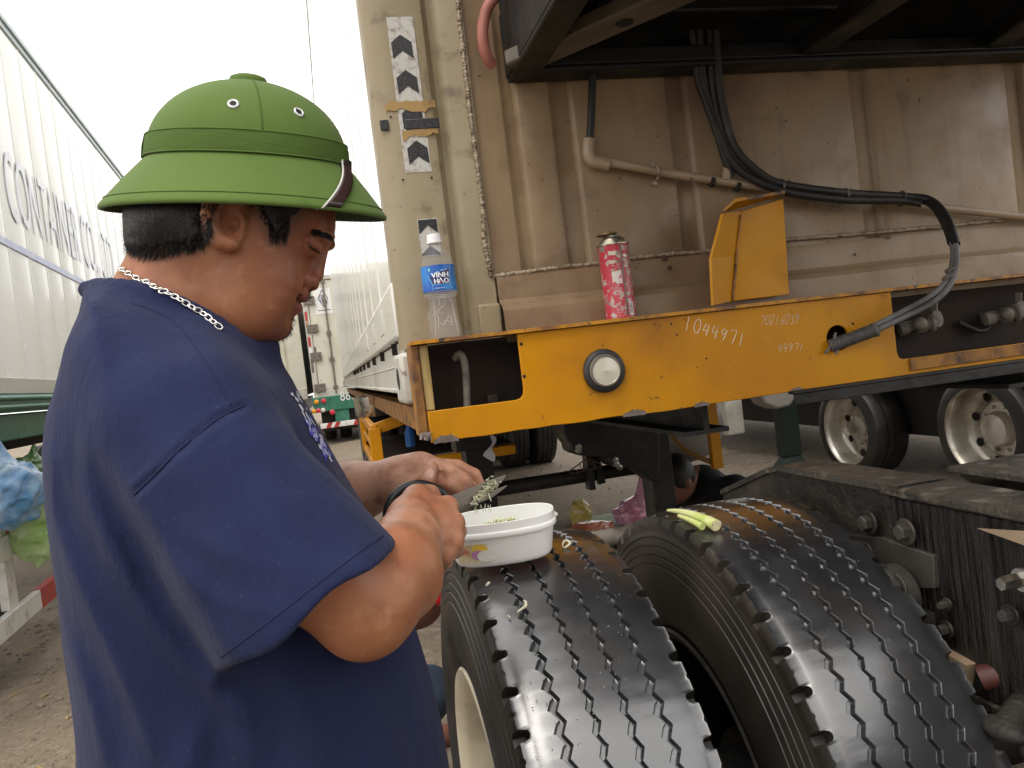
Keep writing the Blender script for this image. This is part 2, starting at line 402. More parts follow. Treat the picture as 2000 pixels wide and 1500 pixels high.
# front panel with pressed vertical ribs
ribs = [(1007,300,.030), (1108,300,.05), (1335,300,.05), (1692,300,.05), (1990,250,.05)]
rc = sorted([(Yp(u, v, 1.835)[0], w) for u, v, w in ribs]); xs = []
pr = [(.38, 1.835)]
for c, w in rc + [(2.1, .05), (2.35,.05)]:
    h = w/2
    pr += [(c-h-.008, 1.835), (c-h-.003, 1.837), (c-h+.004, 1.849), (c+h-.004, 1.850), (c+h+.003, 1.837), (c+h+.008, 1.835)]
pr.append((2.42, 1.835))
zl = Yp(960, 540, 1.835)[2]
mb = MB(); zs = [1.47+.1*i for i in range(31)]
mb.grid([[(x, y, z) for z in zs] for x, y in pr])
obj('front_wall', mb, m_wall, cont, smooth=60)
# lower frame plate and bulging sill
xr = 2.42
sp = [(1.838, 1.525), (1.823, 1.523), (1.820, 1.515), (1.820, 1.462), (1.812, 1.452), (1.797, 1.446), (1.788, 1.434), (1.786, 1.415), (1.786, 1.36), (1.83, 1.36)]
mb = MB(); xs = [.40+.05*i for i in range(int((xr-.40)/.05)+1)]
mb.grid([[(x, y+.001*math.sin(x*14), z+.0012*math.sin(x*9)) for x in xs] for y, z in sp])
obj('sill', mb, m_wall, cont, smooth=30)
mb = MB(); mb.box((.345, 1.808, 1.36), (.40, 1.86, 1.455)); obj('sill_end_plate', mb, m_cream, cont, bevel=.006)
# weld beads
rw = random.Random(5)
def weld(pts, r, name='weld_bead'):
    P = spline(pts, 40); mb = MB(); acc = 0; last = P[0]; b = MB()
    d = 0; rr = []; Q = []
    for i, p in enumerate(P):
        Q.append(p+np.array([rw.uniform(-1,1), 0, rw.uniform(-1,1)])*r*.28); rr.append(r*1.3*rw.uniform(.65, 1.3))
    b.tube(Q, rr, 7)
    for i in range(0, len(P), 9):
        if rw.random() < .5: b.ball(P[i]+np.array([rw.uniform(-1,1)*r, -r*.2, rw.uniform(-1,1)*r]), r*rw.uniform(.5,1.15), 6)
    return obj(name, b, m_weld, cont, smooth=180)
weld([Yp(u, v, 1.817) for u, v in ((893,-8),(900,60),(908,130),(916,200),(925,270),(935,345),(944,425),(946,470),(954,510),(960,540))], .0042)
weld([Yp(u, v, 1.823) for u, v in ((960,540),(1020,532),(1080,524),(1160,515),(1270,500),(1400,488),(1520,470),(1700,455),(1860,440),(2040,420))], .0038)
# rust patches where the weld has bled
m_bleed = mat('rust_bleed', (.07,.04,.025), .7, var=[((.16,.1,.06),40,.45,.65,6)])
for u, v, r in ((1297,505,.012), (1735,462,.010), (1308,523,.008), (1535,237,.004), (1670,497,.005)):
    c = Yp(u, v, 1.8175 if v > 300 else 1.834); b = MB(); a0 = rw.random()
    b.add([c+np.array([math.cos(t)*r*rw.uniform(.5,1.1), -.0006, math.sin(t)*r*rw.uniform(.4,.9)]) for t in np.linspace(0, 2*math.pi, 14)[:-1]]+[c+np.array([0,-.0022,0])], [(i, (i+1) % 13, 13) for i in range(13)])
    obj('rust_scab', b, m_bleed, cont)
# reflective chevron tape on the post
def chevron(u0, v0, u1, v1, w, arrows, phase, y=1.7985):
    a = Yp(u0, v0, y); b = Yp(u1, v1, y); L = a[2]-b[2]; xw = w/2
    ax = lambda t: a[0]+(b[0]-a[0])*t/L
    mb = MB(); mb.box((min(a[0], b[0])-xw, y, b[2]), (max(a[0], b[0])+xw, y+.0012, a[2]))
    o = obj('reflective_tape', mb, m_whiteprint, cont)
    per = L/arrows; yb = y-.0008
    for i in range(int(arrows)+2):
        zt = a[2]-per*(i+phase)
        pts = [(-xw*.93, zt-per*.22), (0, zt), (xw*.93, zt-per*.22), (xw*.93, zt-per*.68), (0, zt-per*.46), (-xw*.93, zt-per*.68)]
        pts = [(x+ax(a[2]-max(min(z, a[2]), b[2])), yb, max(min(z, a[2]-.002), b[2]+.002)) for x, z in pts]
        if pts[1][2]-pts[4][2] < .003: continue
        k = MB(); k.add(pts, [(0,1,4,5), (1,2,3,4)]); obj('tape_arrow', k, m_blackprint, o)
    return o
chevron(776, 33, 822, 336, .050, 4.4, -.50)
chevron(834, 427, 843, 500, .046, 1.0, -.28)
b = MB(); c0 = Yp(742,245,1.797); c1 = Yp(858,240,1.797)
b.box((c0[0], 1.795, c0[2]-.012), (c0[0]+.02, 1.799, c0[2]+.012)); b.box((c1[0]-.078, 1.795, c1[2]-.012), (c1[0], 1.799, c1[2]+.012))
obj('rubber_pad', b, m_blackprint, cont, bevel=.002)
for (u0, v0, u1, v1) in ((752,210,850,205), (786,265,855,250)):
    b = MB(); a = Yp(u0, v0, 1.7965); c = Yp(u1, v1, 1.7965); k = 14
    top = [a+(c-a)*i/k+np.array([0,0,.012+.005*rw.uniform(-1,1)]) for i in range(k+1)]; bo = [a+(c-a)*i/k-np.array([0,0,.009+.006*rw.uniform(-1,1)]) for i in range(k+1)]
    b.grid([top, bo]); obj('tape_strip', b, m_tape, cont)
for u, v in ((787,351), (843,347), (763,228)):
    b = MB(); c = Yp(u, v, 1.7985); b.lathe([(.0025,0),(.0025,.001)], c, (0,-1,0), 10); obj('screw_hole', b, m_dark, cont)
# side wall
seams = [1.862]+[1.93+.46*i for i in range(26)]+[YE]
for s_, t_ in zip(seams[:-1], seams[1:]):
    mb = MB(); mb.grid([[(x, y, z) for z in (1.53, 2.0, 3.0, ZT-.08)] for x, y in ((X0+.007, s_+.0005), (X0+.006, s_+.004), (X0+.004, s_+.008), (X0+.004, t_-.012), (X0+.0015, t_-.009), (X0+.0015, t_-.002), (X0+.007, t_))]); obj('panel', mb, m_side, cont, smooth=20, fix=False)
mb = MB(); mb.box((X0-.006, 1.86, 1.40), (X0+.02, YE, 1.532)); obj('kick_plate', mb, m_side, cont, bevel=.008)
mb = MB(); mb.box((X0+.012, 1.86, ZB+.02), (X0+.05, YE, 1.396)); mb.box((X0+.004, 1.86, ZB+.02), (X0+.06, YE, ZB+.032)); mb.box((X0+.009, 1.86, 1.335), (X0+.03, YE, 1.34)); obj('bottom_rail', mb, m_rail, cont, bevel=.003)
mb = MB(); mb.box((X0-.006, 1.82, ZT-.08), (X0+.06, YE, ZT)); obj('top_rail', mb, m_side, cont, bevel=.006)
for i in range(9):
    y = 2.1+i*.55; b = MB(); b.box((X0-.002, y, 1.368), (X0+.014, y+.012, 1.398)); obj('drain_tab', b, m_rustdark, cont)
for y in (2.25, 2.75, 3.3):
    b = MB(); b.box((X0-.0085, y, 1.435), (X0-.006, y+.16, 1.505)); obj('repair_patch', b, m_side, cont, bevel=.001)
mb = MB(); mb.box((X0+.02, 1.9, ZB+.06), (XE-.02, YE, 1.3)); mb.box((X0+.03, 1.88, 1.3), (XE-.03, YE-.02, ZT-.02)); obj('container_core', mb, m_cream, cont)
mb = MB(); mb.box((XE-.02, 1.86, ZB+.02), (XE, YE, ZT)); obj('side_wall', mb, m_side, cont)
# corner casting with its oval slot
def casting(x, y):
    b = MB(); b.box((x, y, ZB), (x+.162, y+.178, ZB+.118)); o = obj('corner_casting', b, m_rail, cont, bevel=.010)
    s = MB(); s.lathe([(.012,0),(.022,.001),(.026,.002),(0,.0025)], (x-.003, y+.085, ZB+.06), (1,0,0), 20)
    k = obj('casting_slot', s, m_dark, o); k.scale = (1, 1.0, 1)
casting(X0-.012, 1.792); casting(X0-.012, YE-.178)
# drain pipe with elbow and clamps
pp = [Yp(1160,312,1.805), Yp(1300,338,1.805), Yp(1500,368,1.805), Yp(1850,408,1.805), Yp(2060,430,1.805)]
b = MB(); b.tube(pp, .0105, 14); pipe = obj('drain_pipe', b, m_pvc, cont, smooth=50)
el = [Yp(1150,272,1.805), Yp(1149,298,1.805), Yp(1153,310,1.805), Yp(1162,317,1.805), Yp(1188,322,1.805)]
b = MB(); b.tube(spline(el, 6), .0145, 16); obj('pipe_elbow', b, m_pvc, pipe, smooth=50)
for u, v in ((1390,355),(1440,364)):
    b = MB(); p = Yp(u, v, 1.805); d = pp[2]-pp[1]; d /= np.linalg.norm(d); b.lathe([(.0112,-.006),(.0128,-.005),(.0128,.005),(.0112,.006)], p, d, 16); obj('pipe_band', b, m_dark, pipe, smooth=50)
b = MB(); b.tube([Yp(1152,285,1.805), Yp(1155,220,1.803), Yp(1160,90,1.80)], .0095, 12); obj('rubber_hose', b, m_rubber, cont, smooth=60)
b = MB(); b.tube([Yp(1418,352,1.80), Yp(1420,325,1.80), Yp(1422,300,1.80)], .0105, 12); obj('pipe_branch', b, m_pvc, pipe, smooth=60)
for u, v in ((1283,337), (1590,376), (1640,386)):
    p = Yp(u, v, 1.805); b = MB()
    ring = [p+np.array([.004*math.sin(t)*0-.001, -.0128*math.cos(t), .0155*math.sin(t)]) for t in np.linspace(-1.9, 1.9, 14)]
    b.tube(ring, .0026, 8)
    for s_ in (1, -1):
        b.lathe([(.0085,0),(.0085,.003),(.0052,.0035),(.0052,.010),(.003,.0105)], (p[0]+.002, 1.833, p[2]+s_*.022), (0,-1,0), 6)
    obj('pipe_clamp', b, m_weld, cont, smooth=40)
# ================================================================== machine unit hung on the upper front wall
gen = thing('generator_unit', 'dark oily machine unit hung on the container front, seen from below', 'machine', (1.2, 1.4, 1.97))
zg = 1.97; gx0, gx1, gy0, gy1 = .487, 2.15, .45, 1.83  # overhang drawn out forward, beyond view, to shade wall and tyres
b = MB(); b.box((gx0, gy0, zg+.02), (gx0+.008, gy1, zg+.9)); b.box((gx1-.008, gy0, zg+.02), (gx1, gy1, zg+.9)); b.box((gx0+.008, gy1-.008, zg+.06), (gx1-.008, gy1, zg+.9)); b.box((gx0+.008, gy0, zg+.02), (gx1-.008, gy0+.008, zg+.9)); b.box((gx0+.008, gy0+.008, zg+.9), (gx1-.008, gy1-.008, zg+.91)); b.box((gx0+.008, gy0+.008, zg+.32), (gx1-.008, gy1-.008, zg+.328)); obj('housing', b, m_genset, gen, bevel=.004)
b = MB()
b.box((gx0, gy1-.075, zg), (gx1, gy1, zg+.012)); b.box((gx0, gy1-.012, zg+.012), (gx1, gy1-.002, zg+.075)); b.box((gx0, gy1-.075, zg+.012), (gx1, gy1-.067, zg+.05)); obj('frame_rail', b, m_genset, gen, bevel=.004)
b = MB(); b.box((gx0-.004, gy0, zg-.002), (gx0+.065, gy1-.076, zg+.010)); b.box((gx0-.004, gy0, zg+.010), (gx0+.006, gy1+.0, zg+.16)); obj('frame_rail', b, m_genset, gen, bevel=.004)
def channel(a, c, w, name, m, z0, h=.05):
    a = np.array([a[0], a[1], z0+h/2]); c = np.array([c[0], c[1], z0+h/2]); bb = MB(); bb.bar(a, c, w, h); return obj(name, bb, m, gen, bevel=.006)
dg = channel(Zp(1010,140,zg), Zp(1420,-40,zg), .085, 'cross_beam', m_genlight, zg+.004, .035)
for u, v in ((1220,45), (1540,122)):
    p = Zp(u, v, zg+.003); b = MB(); b.lathe([(.001,-.0004),(.017,0),(.019,.001)], p, (0,0,-1), 20); obj('lightening_hole', b, m_dark, gen)
channel(Zp(1545,130,zg+.02), Zp(1790,-30,zg+.02), .075, 'cross_beam', m_genset, zg+.015, .05)
channel(Zp(1890,130,zg+.02), Zp(2120,-30,zg+.02), .075, 'cross_beam', m_genset, zg+.015, .05)
b = MB(); b.box((.68, 1.69, zg+.10), (1.30, 1.745, zg+.14)); obj('sump_channel', b, m_genset, gen, bevel=.006)
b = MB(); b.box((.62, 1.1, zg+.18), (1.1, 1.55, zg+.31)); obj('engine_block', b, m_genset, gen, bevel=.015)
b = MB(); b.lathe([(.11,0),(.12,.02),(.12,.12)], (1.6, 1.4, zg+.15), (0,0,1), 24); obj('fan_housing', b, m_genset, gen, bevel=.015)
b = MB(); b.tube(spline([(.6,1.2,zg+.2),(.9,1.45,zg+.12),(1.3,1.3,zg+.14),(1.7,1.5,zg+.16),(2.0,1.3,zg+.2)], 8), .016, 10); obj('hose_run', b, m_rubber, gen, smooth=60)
m_pink = mat('faded_red_rubber', (.36,.13,.10), .5, var=[((.2,.08,.06),9,.5,.7,5)])
b = MB(); b.tube(spline([Yp(1000,-40,1.74), Yp(958,5,1.74), Yp(945,40,1.745), Yp(943,75,1.75), Yp(950,108,1.76), Yp(963,128,1.775)], 8), .013, 12); obj('edge_trim', b, m_pink, gen, smooth=60)
# ================================================================== trailer
trl = thing('trailer', 'worn yellow container trailer whose front bolster carries chalk numbers', 'trailer', (1.38, 1.72, 0))
YB = 1.70
def plate(outline, holes, fn, thick, name, m, parent, bevel=.0015, norm=(0, 1, 0)):
    """flat plate with holes, outline in plane coordinates, fn(x,y)->3D of its front face"""
    cu = bpy.data.curves.new('outline', 'CURVE'); cu.dimensions = '2D'; cu.fill_mode = 'BOTH'
    for poly in [outline]+holes:
        sp = cu.splines.new('POLY'); sp.points.add(len(poly)-1); sp.use_cyclic_u = True
        for q, (x, y) in zip(sp.points, poly): q.co = (x, y, 0, 1)
    o = bpy.data.objects.new('outline', cu); COL.objects.link(o)
    dg = bpy.context.evaluated_depsgraph_get(); me = bpy.data.meshes.new_from_object(o.evaluated_get(dg))
    bm = bmesh.new(); bm.from_mesh(me); bmesh.ops.remove_doubles(bm, verts=bm.verts, dist=1e-5)
    bmesh.ops.dissolve_limit(bm, angle_limit=.01, verts=bm.verts, edges=bm.edges)
    r = bmesh.ops.extrude_face_region(bm, geom=bm.faces[:]); nv = [e for e in r['geom'] if isinstance(e, bmesh.types.BMVert)]; sh = set(nv)
    nn = Vector(norm)*thick
    for v in bm.verts:
        p = V3(fn(v.co.x, v.co.y)); v.co = p+nn if v in sh else p
    me2 = bpy.data.meshes.new(name); bm.to_mesh(me2); bm.free(); bpy.data.objects.remove(o); bpy.data.curves.remove(cu)
    return obj(name, me2, m, parent, bevel=bevel)
def circ(cx, cy, r, n=28): return [(cx+r*math.cos(2*math.pi*i/n), cy+r*math.sin(2*math.pi*i/n)) for i in range(n)]
xb = Yp(1747, 640, YB)[0]; zt, zb, zh = 1.373, 1.160, 1.228; xh = .405
hc = Yp(1637, 660, YB); lc = Yp(1179, 724, YB)
rw = random.Random(11)
bot = []                                                    # the battered lower edge
for i in range(60):
    x = 2.5-(2.5-.187)*i/59; bot.append((x, zb+rw.uniform(-.0012, .0012)-(.003 if .62 < x < .80 else 0)))
outl = [(.187, zh), (xh-.02, zh), (xh-.008, zh+.003), (xh-.002, zh+.011), (xh, zh+.022), (xh, zt), (xb, zt), (xb, 1.222), (xb+.004, 1.208), (xb+.014, 1.203), (xb+.03, 1.203), (2.5, 1.203)]+bot
plate(outl, [circ(hc[0], hc[2], .031), circ(lc[0], lc[2], .040)], lambda x, y: (x, YB, y), .008, 'front_bolster', m_yellow, trl)
b = MB(); b.box((.168, 1.688, zt+.001), (2.5, 1.784, zt+.009)); b.box((.168,1.688,zt+.0005),(.172,1.69,zt+.001)); obj('top_flange', b, m_yellow_worn, trl, bevel=.0015)
b = MB(); b.box((.166, 1.702, 1.175), (.184, 1.79, zt)); obj('end_plate', b, m_rusty, trl, bevel=.002)
m_bare = mat('scuffed_yellow_steel', (.5,.36,.14), .4, var=[((.3,.19,.06),10,.42,.66,6,(6,6,.7))])
b = MB(); b.box((.186, 1.712, 1.229), (.206, 1.78, zt-.001)); obj('inner_stiffener', b, m_bare, trl, bevel=.002)
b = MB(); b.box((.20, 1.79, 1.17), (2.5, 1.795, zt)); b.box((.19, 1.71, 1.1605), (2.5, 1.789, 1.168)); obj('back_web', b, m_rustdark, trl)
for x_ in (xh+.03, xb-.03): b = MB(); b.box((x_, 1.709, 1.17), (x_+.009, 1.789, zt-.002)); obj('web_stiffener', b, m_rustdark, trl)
# curled lower skirt: dark rolled angle along the bottom edge at right
b = MB(); xa = Yp(1537, 757, YB)[0]
b.box((xa, 1.672, zb-.004), (2.5, 1.698, zb+.004)); b.box((xa, 1.672, zb-.030), (2.5, 1.678, zb-.004)); obj('lower_angle', b, m_black, trl, bevel=.002)
b = MB(); b.box((xb+.03, 1.694, 1.172), (2.5, 1.699, 1.202)); obj('lower_lip', b, m_rusty, trl, bevel=.002)
# scraped spots along the lower edge
m_scrape = mat('scraped_grey_steel', (.15,.115,.10), .45, metal=.2, var=[((.1,.07,.06),30,.45,.62,6)])
for u0, u1, v0, v1, hh in ((845,895,848,850,.016), (1215,1262,800,798,.012), (1355,1385,786,783,.008), (1540,1570,752,750,.012)):
    a = Yp(u0, v0, YB-.0012); c = Yp(u1, v1, YB-.0012); k = 14; t = []; o2 = []
    for i in range(k+1):
        s_ = i/k; x = a[0]+(c[0]-a[0])*s_; t.append((x, YB-.0008, zb+.001+hh*math.sin(math.pi*s_)**.6*rw.uniform(.6, 1.0))); o2.append((x, YB-.0030, zb-.002-.002*rw.random()))
    b = MB(); b.grid([t, o2]); obj('scraped_edge', b, m_scrape, trl)
# torn tape hanging from the left lower corner
b = MB()
for k in range(9):
    a = Yp(818+k*2.2, 848+rw.uniform(-4, 4), 1.695); e = a+np.array([rw.uniform(-.004,.012), -.004, -rw.uniform(.005,.014)])
    b.add([a, a+np.array([.008,0,.004]), e+np.array([.004,-.002,0]), e], [(0,1,2,3)])
obj('torn_tape', b, m_scrape, trl)
# bolt holes and rust pits
for u, v, r in ((1018,672,.0032), (1024,735,.0032), (1666,632,.0028), (1311,633,.002), (1322,654,.002), (1380,700,.002), (1362,717,.0015), (1434,716,.0012), (1290,684,.001), (1500,712,.0012)):
    c = Yp(u, v, YB-.0004); b = MB(); b.lathe([(r*.3,.0004),(r,.0001),(r*1.25,0)], c, (0,-1,0), 9); obj('bolt_hole', b, m_dark, trl)
# marker lamp
lamp = MB(); lamp.lathe([(.0385,.012),(.040,-.002),(.0475,-.003),(.050,.002),(.0475,.010),(.0395,.012)], lc+np.array([0,-.001,0]), (0,-1,0), 40, cap=False); lo = obj('marker_lamp', lamp, mat('black_lamp_rubber', (.03,.03,.032), .5, var=[((.08,.07,.06),18,.5,.7,6)], bump=[(60,.3,.002)]), trl, smooth=60)
b = MB(); b.lathe([(.0385,.006),(.036,.0085),(.033,.0135),(.0325,.014),(.031,.0125),(.02,.0138),(.008,.0148),(.0035,.0152),(.003,.018),(0,.0182)], lc+np.array([0,-.001,0]), (0,-1,0), 40); obj('lens', b, m_greylens, lo, smooth=40)
b = MB(); b.lathe([(.0320,.0150),(.0345,.0156),(.0372,.0140),(.0385,.0095),(.0372,.0082),(.0325,.0128)], lc+np.array([0,-.001,0]), (0,-1,0), 40, cap=False); obj('bezel', b, m_dusty, lo, smooth=60)
for a in range(30):
    t = -2.6+a*.075; r = .052+rw.uniform(-.001,.004); c = lc+np.array([r*math.cos(t), .0006, r*math.sin(t)]); 
    b = MB() if a == 0 else b; b.lathe([(.0004,.0010),(rw.uniform(.001,.0026),0)], c, (0,-1,0), 7)
obj('rust_flakes', b, m_rustdark, lo)
# chalked numbers (one stroke per line)
STR = {'0': [[(.5,1),(.15,.8),(.05,.4),(.25,.02),(.6,.05),(.85,.45),(.8,.85),(.5,1)]], '1': [[(.4,1),(.35,.5),(.25,0)]], '2': [[(.05,.8),(.4,1),(.75,.8),(.5,.45),(.05,.02),(.8,.05)]], '3': [[(.1,.95),(.6,1),(.75,.75),(.35,.55),(.75,.35),(.55,.02),(.1,.05)]],
       '4': [[(.3,1),(.08,.45),(.8,.5)],[(.75,.95),(.5,0)]], '6': [[(.75,1),(.3,.75),(.08,.3),(.3,0),(.7,.12),(.68,.42),(.2,.4)]], '7': [[(.05,.95),(.85,.9),(.4,0)]], '9': [[(.7,.8),(.35,1),(.1,.75),(.35,.5),(.72,.75)],[(.74,.85),(.6,.4),(.35,0)]]}
def chalk(s, u0, v0, u1, v1, hpx, r, fs=1.0):
    mb = MB(); n = len(s); jr = random.Random(len(s)*7+int(u0))
    for i, ch in enumerate(s):
        u = u0+(u1-u0)*i/n; v = v0+(v1-v0)*i/n; w = (u1-u0)/n*.85
        h = hpx*jr.uniform(.85, 1.15)
        for st in STR[ch]:
            P = [Yp(u+x*w+(y-.5)*3, v-(y)*h, YB-.0006) for x, y in spline([(a, c) for a, c in st], 5)]
            mb.tube(P, [r*jr.uniform(.55, 1.15) for _ in P], 5)
    return obj('chalk_number', mb, m_chalk, trl)
chalk('1044971', 1338, 645, 1460, 681, 24, .0012)
chalk('70216039', 1486, 634, 1563, 632, 18, .0007)
chalk('44971', 1520, 688, 1572, 684, 16, .0007)
# stop bracket on the flange
b = MB()
P = lambda u, v, y: Yp(u, v, y)
f0 = [P(1447,412,1.752), P(1530,388,1.752), P(1542,575,1.752), P(1430,588,1.752)]
b.prism(f0, (0,.008,0)); br = obj('stop_bracket', b, m_yellow, trl, bevel=.0015)
w0 = [P(1413,417,1.692), P(1390,505,1.692), P(1394,596,1.692)]; w1 = [P(1430,588,1.751), P(1437,500,1.751), P(1447,412,1.751)]
th = np.array([-.005, .004, 0])
b = MB(); V = w0+w1; V2 = [p+th for p in V]
b.add(V+V2, [(0,1,4,5),(1,2,3,4),(6,11,10,7),(7,10,9,8),(0,6,7,1),(1,7,8,2),(2,8,9,3),(5,11,6,0)]); obj('bracket_wing', b, m_yellow, br)
c0 = [P(1411,417,1.689), P(1437,395,1.694), P(1533,378,1.70), P(1533,381,1.765), P(1447,405,1.765)]
b = MB(); b.prism(c0, (0, 0, .008)); obj('bracket_cap', b, m_yellow_worn, br, bevel=.001)
b = MB(); b.tube([p+np.array([0,-.003,0])+np.array([rw.uniform(-1,1),0,rw.uniform(-1,1)])*.001 for p in spline([P(1446,420,1.75), P(1437,500,1.75), P(1430,586,1.75)], 14)], .003, 6); obj('bracket_weld', b, m_yellow_worn, br, smooth=180)
# cables
cb = [ [(1640,668,1.70),(1700,640,1.66),(1760,610,1.63),(1815,580,1.61),(1848,548,1.61),(1862,500,1.62),(1852,450,1.66),(1830,410,1.71),(1806,392,1.76),(1760,388,1.785),(1650,384,1.79),(1525,366,1.79),(1470,340,1.79),(1430,300,1.79),(1405,240,1.79),(1390,160,1.78),(1385,60,1.76)],
       [(1640,674,1.70),(1705,648,1.655),(1765,620,1.625),(1820,592,1.605),(1856,556,1.60),(1869,505,1.61),(1860,452,1.65),(1840,412,1.70),(1812,390,1.75),(1762,384,1.772),(1652,377,1.778),(1528,360,1.778),(1478,334,1.778),(1438,292,1.778),(1418,235,1.778),(1404,160,1.77),(1398,60,1.75)],
       [(1800,398,1.745),(1760,392,1.765),(1650,390,1.77),(1540,376,1.77),(1475,352,1.785),(1436,325,1.79),(1412,280,1.79),(1392,225,1.79),(1374,160,1.78),(1365,60,1.76)],
       [(1430,345,1.80),(1418,318,1.795),(1400,260,1.79),(1375,190,1.785),(1362,150,1.78),(1350,60,1.76)] ]
cab = None
for i, c in enumerate(cb):
    b = MB(); L = spline([Yp(*q) for q in c], 8)
    split = 5*8+4 if i < 2 else 0
    if split:
        b.tube(L[:split+1], .0068, 10); o = obj('supply_cable', b, m_cable, trl, smooth=60); b = MB()
        b.tube(L[split:], .0105, 10); obj('cable_sleeve', b, m_rubber, o, smooth=60)
    else:
        b.tube(L, .0105 if i == 2 else .009, 10); obj('supply_cable', b, m_rubber, trl, smooth=60)
# corrugated conduit where the cables leave the bolster
a = Yp(1622, 676, 1.695); c = Yp(1706, 645, 1.655); b = MB(); d = c-a; L = np.linalg.norm(d); pr = []
for i in range(17): h = L*i/17; pr += [(.0165, h), (.0165, h+L/17*.45), (.0135, h+L/17*.5), (.0135, h+L/17*.95)]
pr += [(.018, L), (.018, L+.006), (.010, L+.012)]
b.lathe([(.012, -.002)]+pr, a, d, 20); obj('corrugated_conduit', b, mat('dusty_conduit', (.13,.12,.115), .55, var=[((.05,.045,.04),20,.5,.7,6)]), trl, smooth=40)
b = MB(); b.tube([Yp(1632,650,1.69), Yp(1628,668,1.688), Yp(1612,690,1.69)], .0035, 6); b.tube([Yp(1628,655,1.688), Yp(1640,670,1.685), Yp(1633,692,1.687)], .003, 6); obj('tie_wire', b, m_cable, trl, smooth=60)
for u, v, y, r in ((1851,540,1.606,.015), (1856,526,1.608,.014), (1525,365,1.782,.018), (1650,383,1.782,.018), (1760,388,1.776,.018)):
    b = MB(); p = Yp(u, v, y); L = [p+np.array([r*math.cos(t)*.9, r*math.sin(t)*.5, .35*r*math.cos(t)]) if v > 500 else p+np.array([.003*math.sin(t), r*math.cos(t)*.9, r*math.sin(t)]) for t in np.linspace(0, 6.28, 16)[:-1]]
    b.tube(L, .003, 6, closed=True); obj('cable_tie', b, m_dusty, trl, smooth=60)
# air couplings in the open bay
def coupling(u, v):
    p = Yp(u, v, 1.735); b = MB()
    b.lathe([(.010,-.055),(.017,-.052),(.017,-.03),(.012,-.028),(.012,-.012),(.020,-.010),(.021,.012),(.015,.016),(.017,.022),(.024,.026),(.024,.034),(.012,.036),(.006,.05),(0,.052)], p, (1,-.25,.1), 18)
    o = obj('air_coupling', b, m_dusty, trl, smooth=40)
    b = MB(); b.ball(p+np.array([-.012,-.02,.004]), .017, 12); obj('valve_body', b, m_dusty, o, smooth=40)
    b = MB(); b.lathe([(.022,-.005),(.024,0),(.022,.005),(.008,.006)], p+np.array([.062,.01,.012]), (.3,-1,.1), 18); obj('dust_cap', b, m_dusty, o, smooth=40)
    b = MB(); b.bar(p+np.array([.06,.012,.03]), p+np.array([.066,.014,.055]), .014, .006); obj('cap_lug', b, m_dusty, o)
    b = MB(); b.bar(p+np.array([-.01,.03,0]), p+np.array([-.01,.06,0]), .03, .03); obj('mounting_stub', b, m_dusty, o)
coupling(1795, 636); coupling(1962, 616)
b = MB(); p = Yp(1905, 640, 1.78); b.tube(spline([p+np.array([-.05,0,.02]), p+np.array([0,-.02,-.01]), p+np.array([.06,0,.02])], 6), .007, 8); obj('air_line', b, m_rubber, trl, smooth=60)
# hook of grey pipe in the left opening
b = MB(); b.tube(spline([Yp(890,700,1.765), Yp(897,692,1.75), Yp(905,700,1.745), Yp(910,730,1.745), Yp(913,800,1.745)], 6), .0085, 10); obj('vent_pipe', b, m_dusty, trl, smooth=60)
b = MB(); b.box((.33,1.74,1.17),(.355,1.78,1.245)); b.box((.30,1.735,1.17),(.33,1.79,1.2)); obj('lock_block', b, m_rustdark, trl, bevel=.003)
# chassis behind: long beams, outriggers, axles, legs
b = MB()
for x in (.88, 1.84):
    b = MB(); b.box((x-.06, 1.8, 1.225), (x+.06, 13.8, 1.24))
    b.prism([(x-.008, 1.8, 1.224), (x-.008, 13.8, 1.224), (x-.008, 13.8, .86), (x-.008, 5.6, .86), (x-.008, 4.6, 1.09), (x-.008, 1.8, 1.09)], (.016, 0, 0))
    b.box((x-.06, 5.62, .845), (x+.06, 13.8, .859)); b.box((x-.06, 1.8, 1.078), (x+.06, 4.6, 1.0895)); obj('main_beam', b, m_black, trl)
for y in (4.4, 5.9, 7.4, 9.0, 10.6, 12.2): b = MB(); b.box((.2, y, 1.11), (2.56, y+.08, 1.222)); obj('cross_member', b, m_rustdark, trl)
b = MB(); b.box((.20, 1.9, 1.1605), (.26, 13.9, 1.222)); b.box((2.5, 1.9, 1.1605), (2.56, 13.9, 1.222)); obj('side_beam', b, m_rusty, trl)
# landing gear with cross tube
leg = None
for u, w in ((1280, .10), (930, .11)):
    p = Yp(u, 880, 3.2); b = MB(); b.box((p[0]-w/2, 3.15, .32), (p[0]+w/2, 3.27, 1.22)); b.box((p[0]-.04, 3.17, .09), (p[0]+.04, 3.25, .32)); b.box((p[0]-.12, 3.1, .06), (p[0]+.12, 3.32, .09)); b.box((p[0]-w/2-.035, 3.14, .98), (p[0]+w/2+.002, 3.28, 1.12)); obj('landing_leg', b, m_black, trl, bevel=.004)
b = MB(); b.tube([Yp(930, 962, 3.2), Yp(1291, 905, 3.2)], .030, 12); obj('cross_tube', b, m_black, trl, smooth=60)
q = Yp(1152, 922, 3.17); b = MB(); b.box((q[0]-.02, 3.13, q[2]-.07), (q[0]+.005, 3.19, q[2]+.075)); b.bar(q+np.array([.03,0,.06]), q+np.array([.045,0,-.055]), .03, .03); b.bar(q+np.array([.005,0,.068]), q+np.array([.04,0,.06]), .02,.02); obj('shift_bracket', b, m_black, trl)
sil = [(1100,800),(1100,845),(1108,858),(1118,872),(1120,883),(1132,890),(1190,893),(1191,903),(1204,914),(1240,915),(1262,930),(1285,945),(1290,900),(1285,800)]
